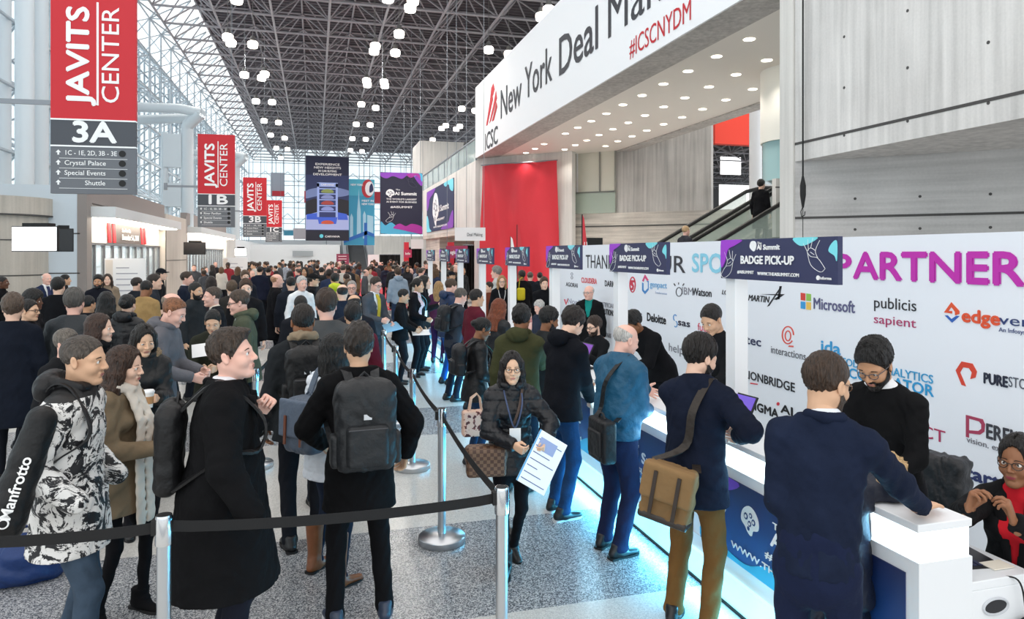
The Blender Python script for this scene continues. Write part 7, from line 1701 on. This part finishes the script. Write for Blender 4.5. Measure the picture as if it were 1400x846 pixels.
# riders and people on the upper level
def rider(label, px, yy, h, hr, hc, c, **k):
    p = at_y(px, 320, ye + yy); zs = a0.z + slope * (p.x - a0.x) - 1.02
    mid(label, px, 300, 17, k.pop('face', 10), hr, hc, c, loc=(p.x, ye + yy, zs + h), z0=zs, lv='lo', hb=.02, **k)
rider('fair-haired person riding up the escalator, only the head above the sponsor wall', 938, -2.3, 1.66, 'short', '#c9a67c', '#3a3a40', skin='pink')
rider('person in a long black coat riding up near the top of the escalator', 1041, -2.3, 1.70, 'full', '#1a1513', '#111114', hem=.5, face=20)
p = at_x(637, 226, XB + .35); r = thing('loudspeaker', 'black loudspeaker standing on the concrete balcony edge', 'loudspeaker', (XB + .6, p.y, Z0F - .1)); MB().box((-.3, -.45, 0), (.3, .45, 1.5)).obj('cabinet', M_BLACK, r, bevel=.03); MB().box((-.31, -.38, .1), (-.3, .38, 1.4)).obj('grille', mat('#1c1c1f', .9), r)
q = wpt(S28, V3(0, 0, 0))
slab('paper_sheet', 'folded white sheet held up by the young man reading in the queue', 'paper', at_t(279, 478, 6.82), (1, .1, .1), (0, -.7, .7), .22, .16, .003, M_WHITE)
p = at_t(712, 395, 16.8); r = thing('shoulder_bag', 'yellow bag on the man in the black suit by the red drape', 'bag', (p.x, p.y, p.z - .12)); s = SDF(); rbox(s, (0, 0, 0), (.05, .03, .10), .05); sdf_obj('bag_body', s, cloth('#c9b81c', 'nylon'), r, .016); MB().path([(-.05, 0, .1), (-.03, 0, .35), (.05, .03, .4)], .012, 6).obj('strap', cloth('#a89a18', 'nylon'), r)

# ================================================================== THE FAR CROWD
KINDS_ = [  # group word, colours, female
    ('dark', ['#15161a', '#1b1c21', '#101114', '#202127']), ('navy', ['#1b2438', '#1f2b48', '#232c3c']),
    ('grey', ['#4a4d52', '#5c5f63', '#3b3e44']), ('brown', ['#4a3628', '#6b5138', '#7c6248']), ('pale', ['#b9b6b0', '#8f98a4', '#c8c2b8']), ('red', ['#8a2430', '#a8323c'])]
protos = []
rnd = random.Random(11)
for i, (hr, fem, pose) in enumerate((('short', False, {}), ('full', False, dict(armR=(.3, -.06, 1.12), handR='hold')), ('long', True, {}), ('bob', True, dict(armL=(.28, .05, 1.1), handL='hold')), ('receding', False, dict(armR=(.28, -.1, 1.0))), ('bun', True, {}), ('bald', False, {}), ('wavy', False, dict(lean=6, hpitch=10)))):
    S = person('far', 0, 0, 20, 0, loc=(0, -40, 1.75), fem=fem, hair=hr, hcol=('#1a1411', '#3a281c', '#17110f', '#5a4028', '#4a4038', '#120e0c', '#7a7068', '#2a1d15')[i], skin=('fair', 'tan', 'olive', 'fair', 'pink', 'brown', 'pink', 'dark')[i], lv='lo', hb=.026, top=dict(col='#15161a', kind='wool', inf=.03, hem=(.8, .84, .6, .78, .82, .7, .84, .8)[i]), **pose)
    protos.append(S['root'])
placed = [(o.location.x, o.location.y) for o in SC.objects if o.get('category') == 'person' and o.location.y > -30]
blocks = [(o.location.x, o.location.y) for o in SC.objects if o.get('category') in ('stanchion', 'board', 'banner', 'curtain', 'sign') and o.location.z < .5 and o.location.y > 12]
def spot(px0, px1, t0, t1):
    for _ in range(60):
        px = rnd.uniform(px0, px1); t = t0 + (t1 - t0) * rnd.random() ** 1.2; p = at_t(px, 400, t)
        if p.x < -5.2 or (p.x > 2.0 and p.y < 19.5): continue
        if p.x > 7.0 and p.y > 30 and p.y < 56: continue
        if all((p.x - a)**2 + (p.y - b)**2 > .62**2 for a, b in placed) and all((p.x - a)**2 + (p.y - b)**2 > .8**2 for a, b in blocks): placed.append((p.x, p.y)); return p
    return None
zones = [((330, 470, 22, 48), 'in the distant crowd below the car tower billboard', 62), ((395, 480, 15, 23), 'in the packed queue before the far crowd', 10), ((470, 560, 24, 52), 'in the distant crowd around the red carpet', 34), ((545, 632, 19, 42), 'in the distant crowd beside the last sign posts', 30), ((262, 335, 24, 36), 'scattered by the second doors on the left', 9)]
used = set()
for args, where, n in zones:
    for _ in range(n):
        p = spot(*args)
        if p is None: continue
        w_, cols = KINDS_[rnd.choices(range(6), (40, 18, 14, 12, 9, 5))[0]]; c = rnd.choice(cols); src = rnd.choice(protos)
        h = rnd.uniform(1.60, 1.86) / 1.75
        o = src.copy(); COL.objects.link(o); o.location = (p.x, p.y, 0); o.rotation_euler = (0, 0, R(rnd.choice((90, 90, -90, 0, 180, 60, 130, -60)) + rnd.uniform(-25, 25))); o.scale = (h, h, h)
        o['label'] = 'small distant person in a %s top %s' % (w_, where); o['group'] = '%s-clad people %s' % (w_, where)
        for ch in list(src.children):
            d = ch.copy(); COL.objects.link(d); d.parent = o
            if ch.name.startswith('jacket'): d.material_slots[0].link = 'OBJECT'; d.material_slots[0].material = mat(c, .9)
for r_ in protos:
    for ch in list(r_.children): bpy.data.objects.remove(ch)
    bpy.data.objects.remove(r_)
fit_all()
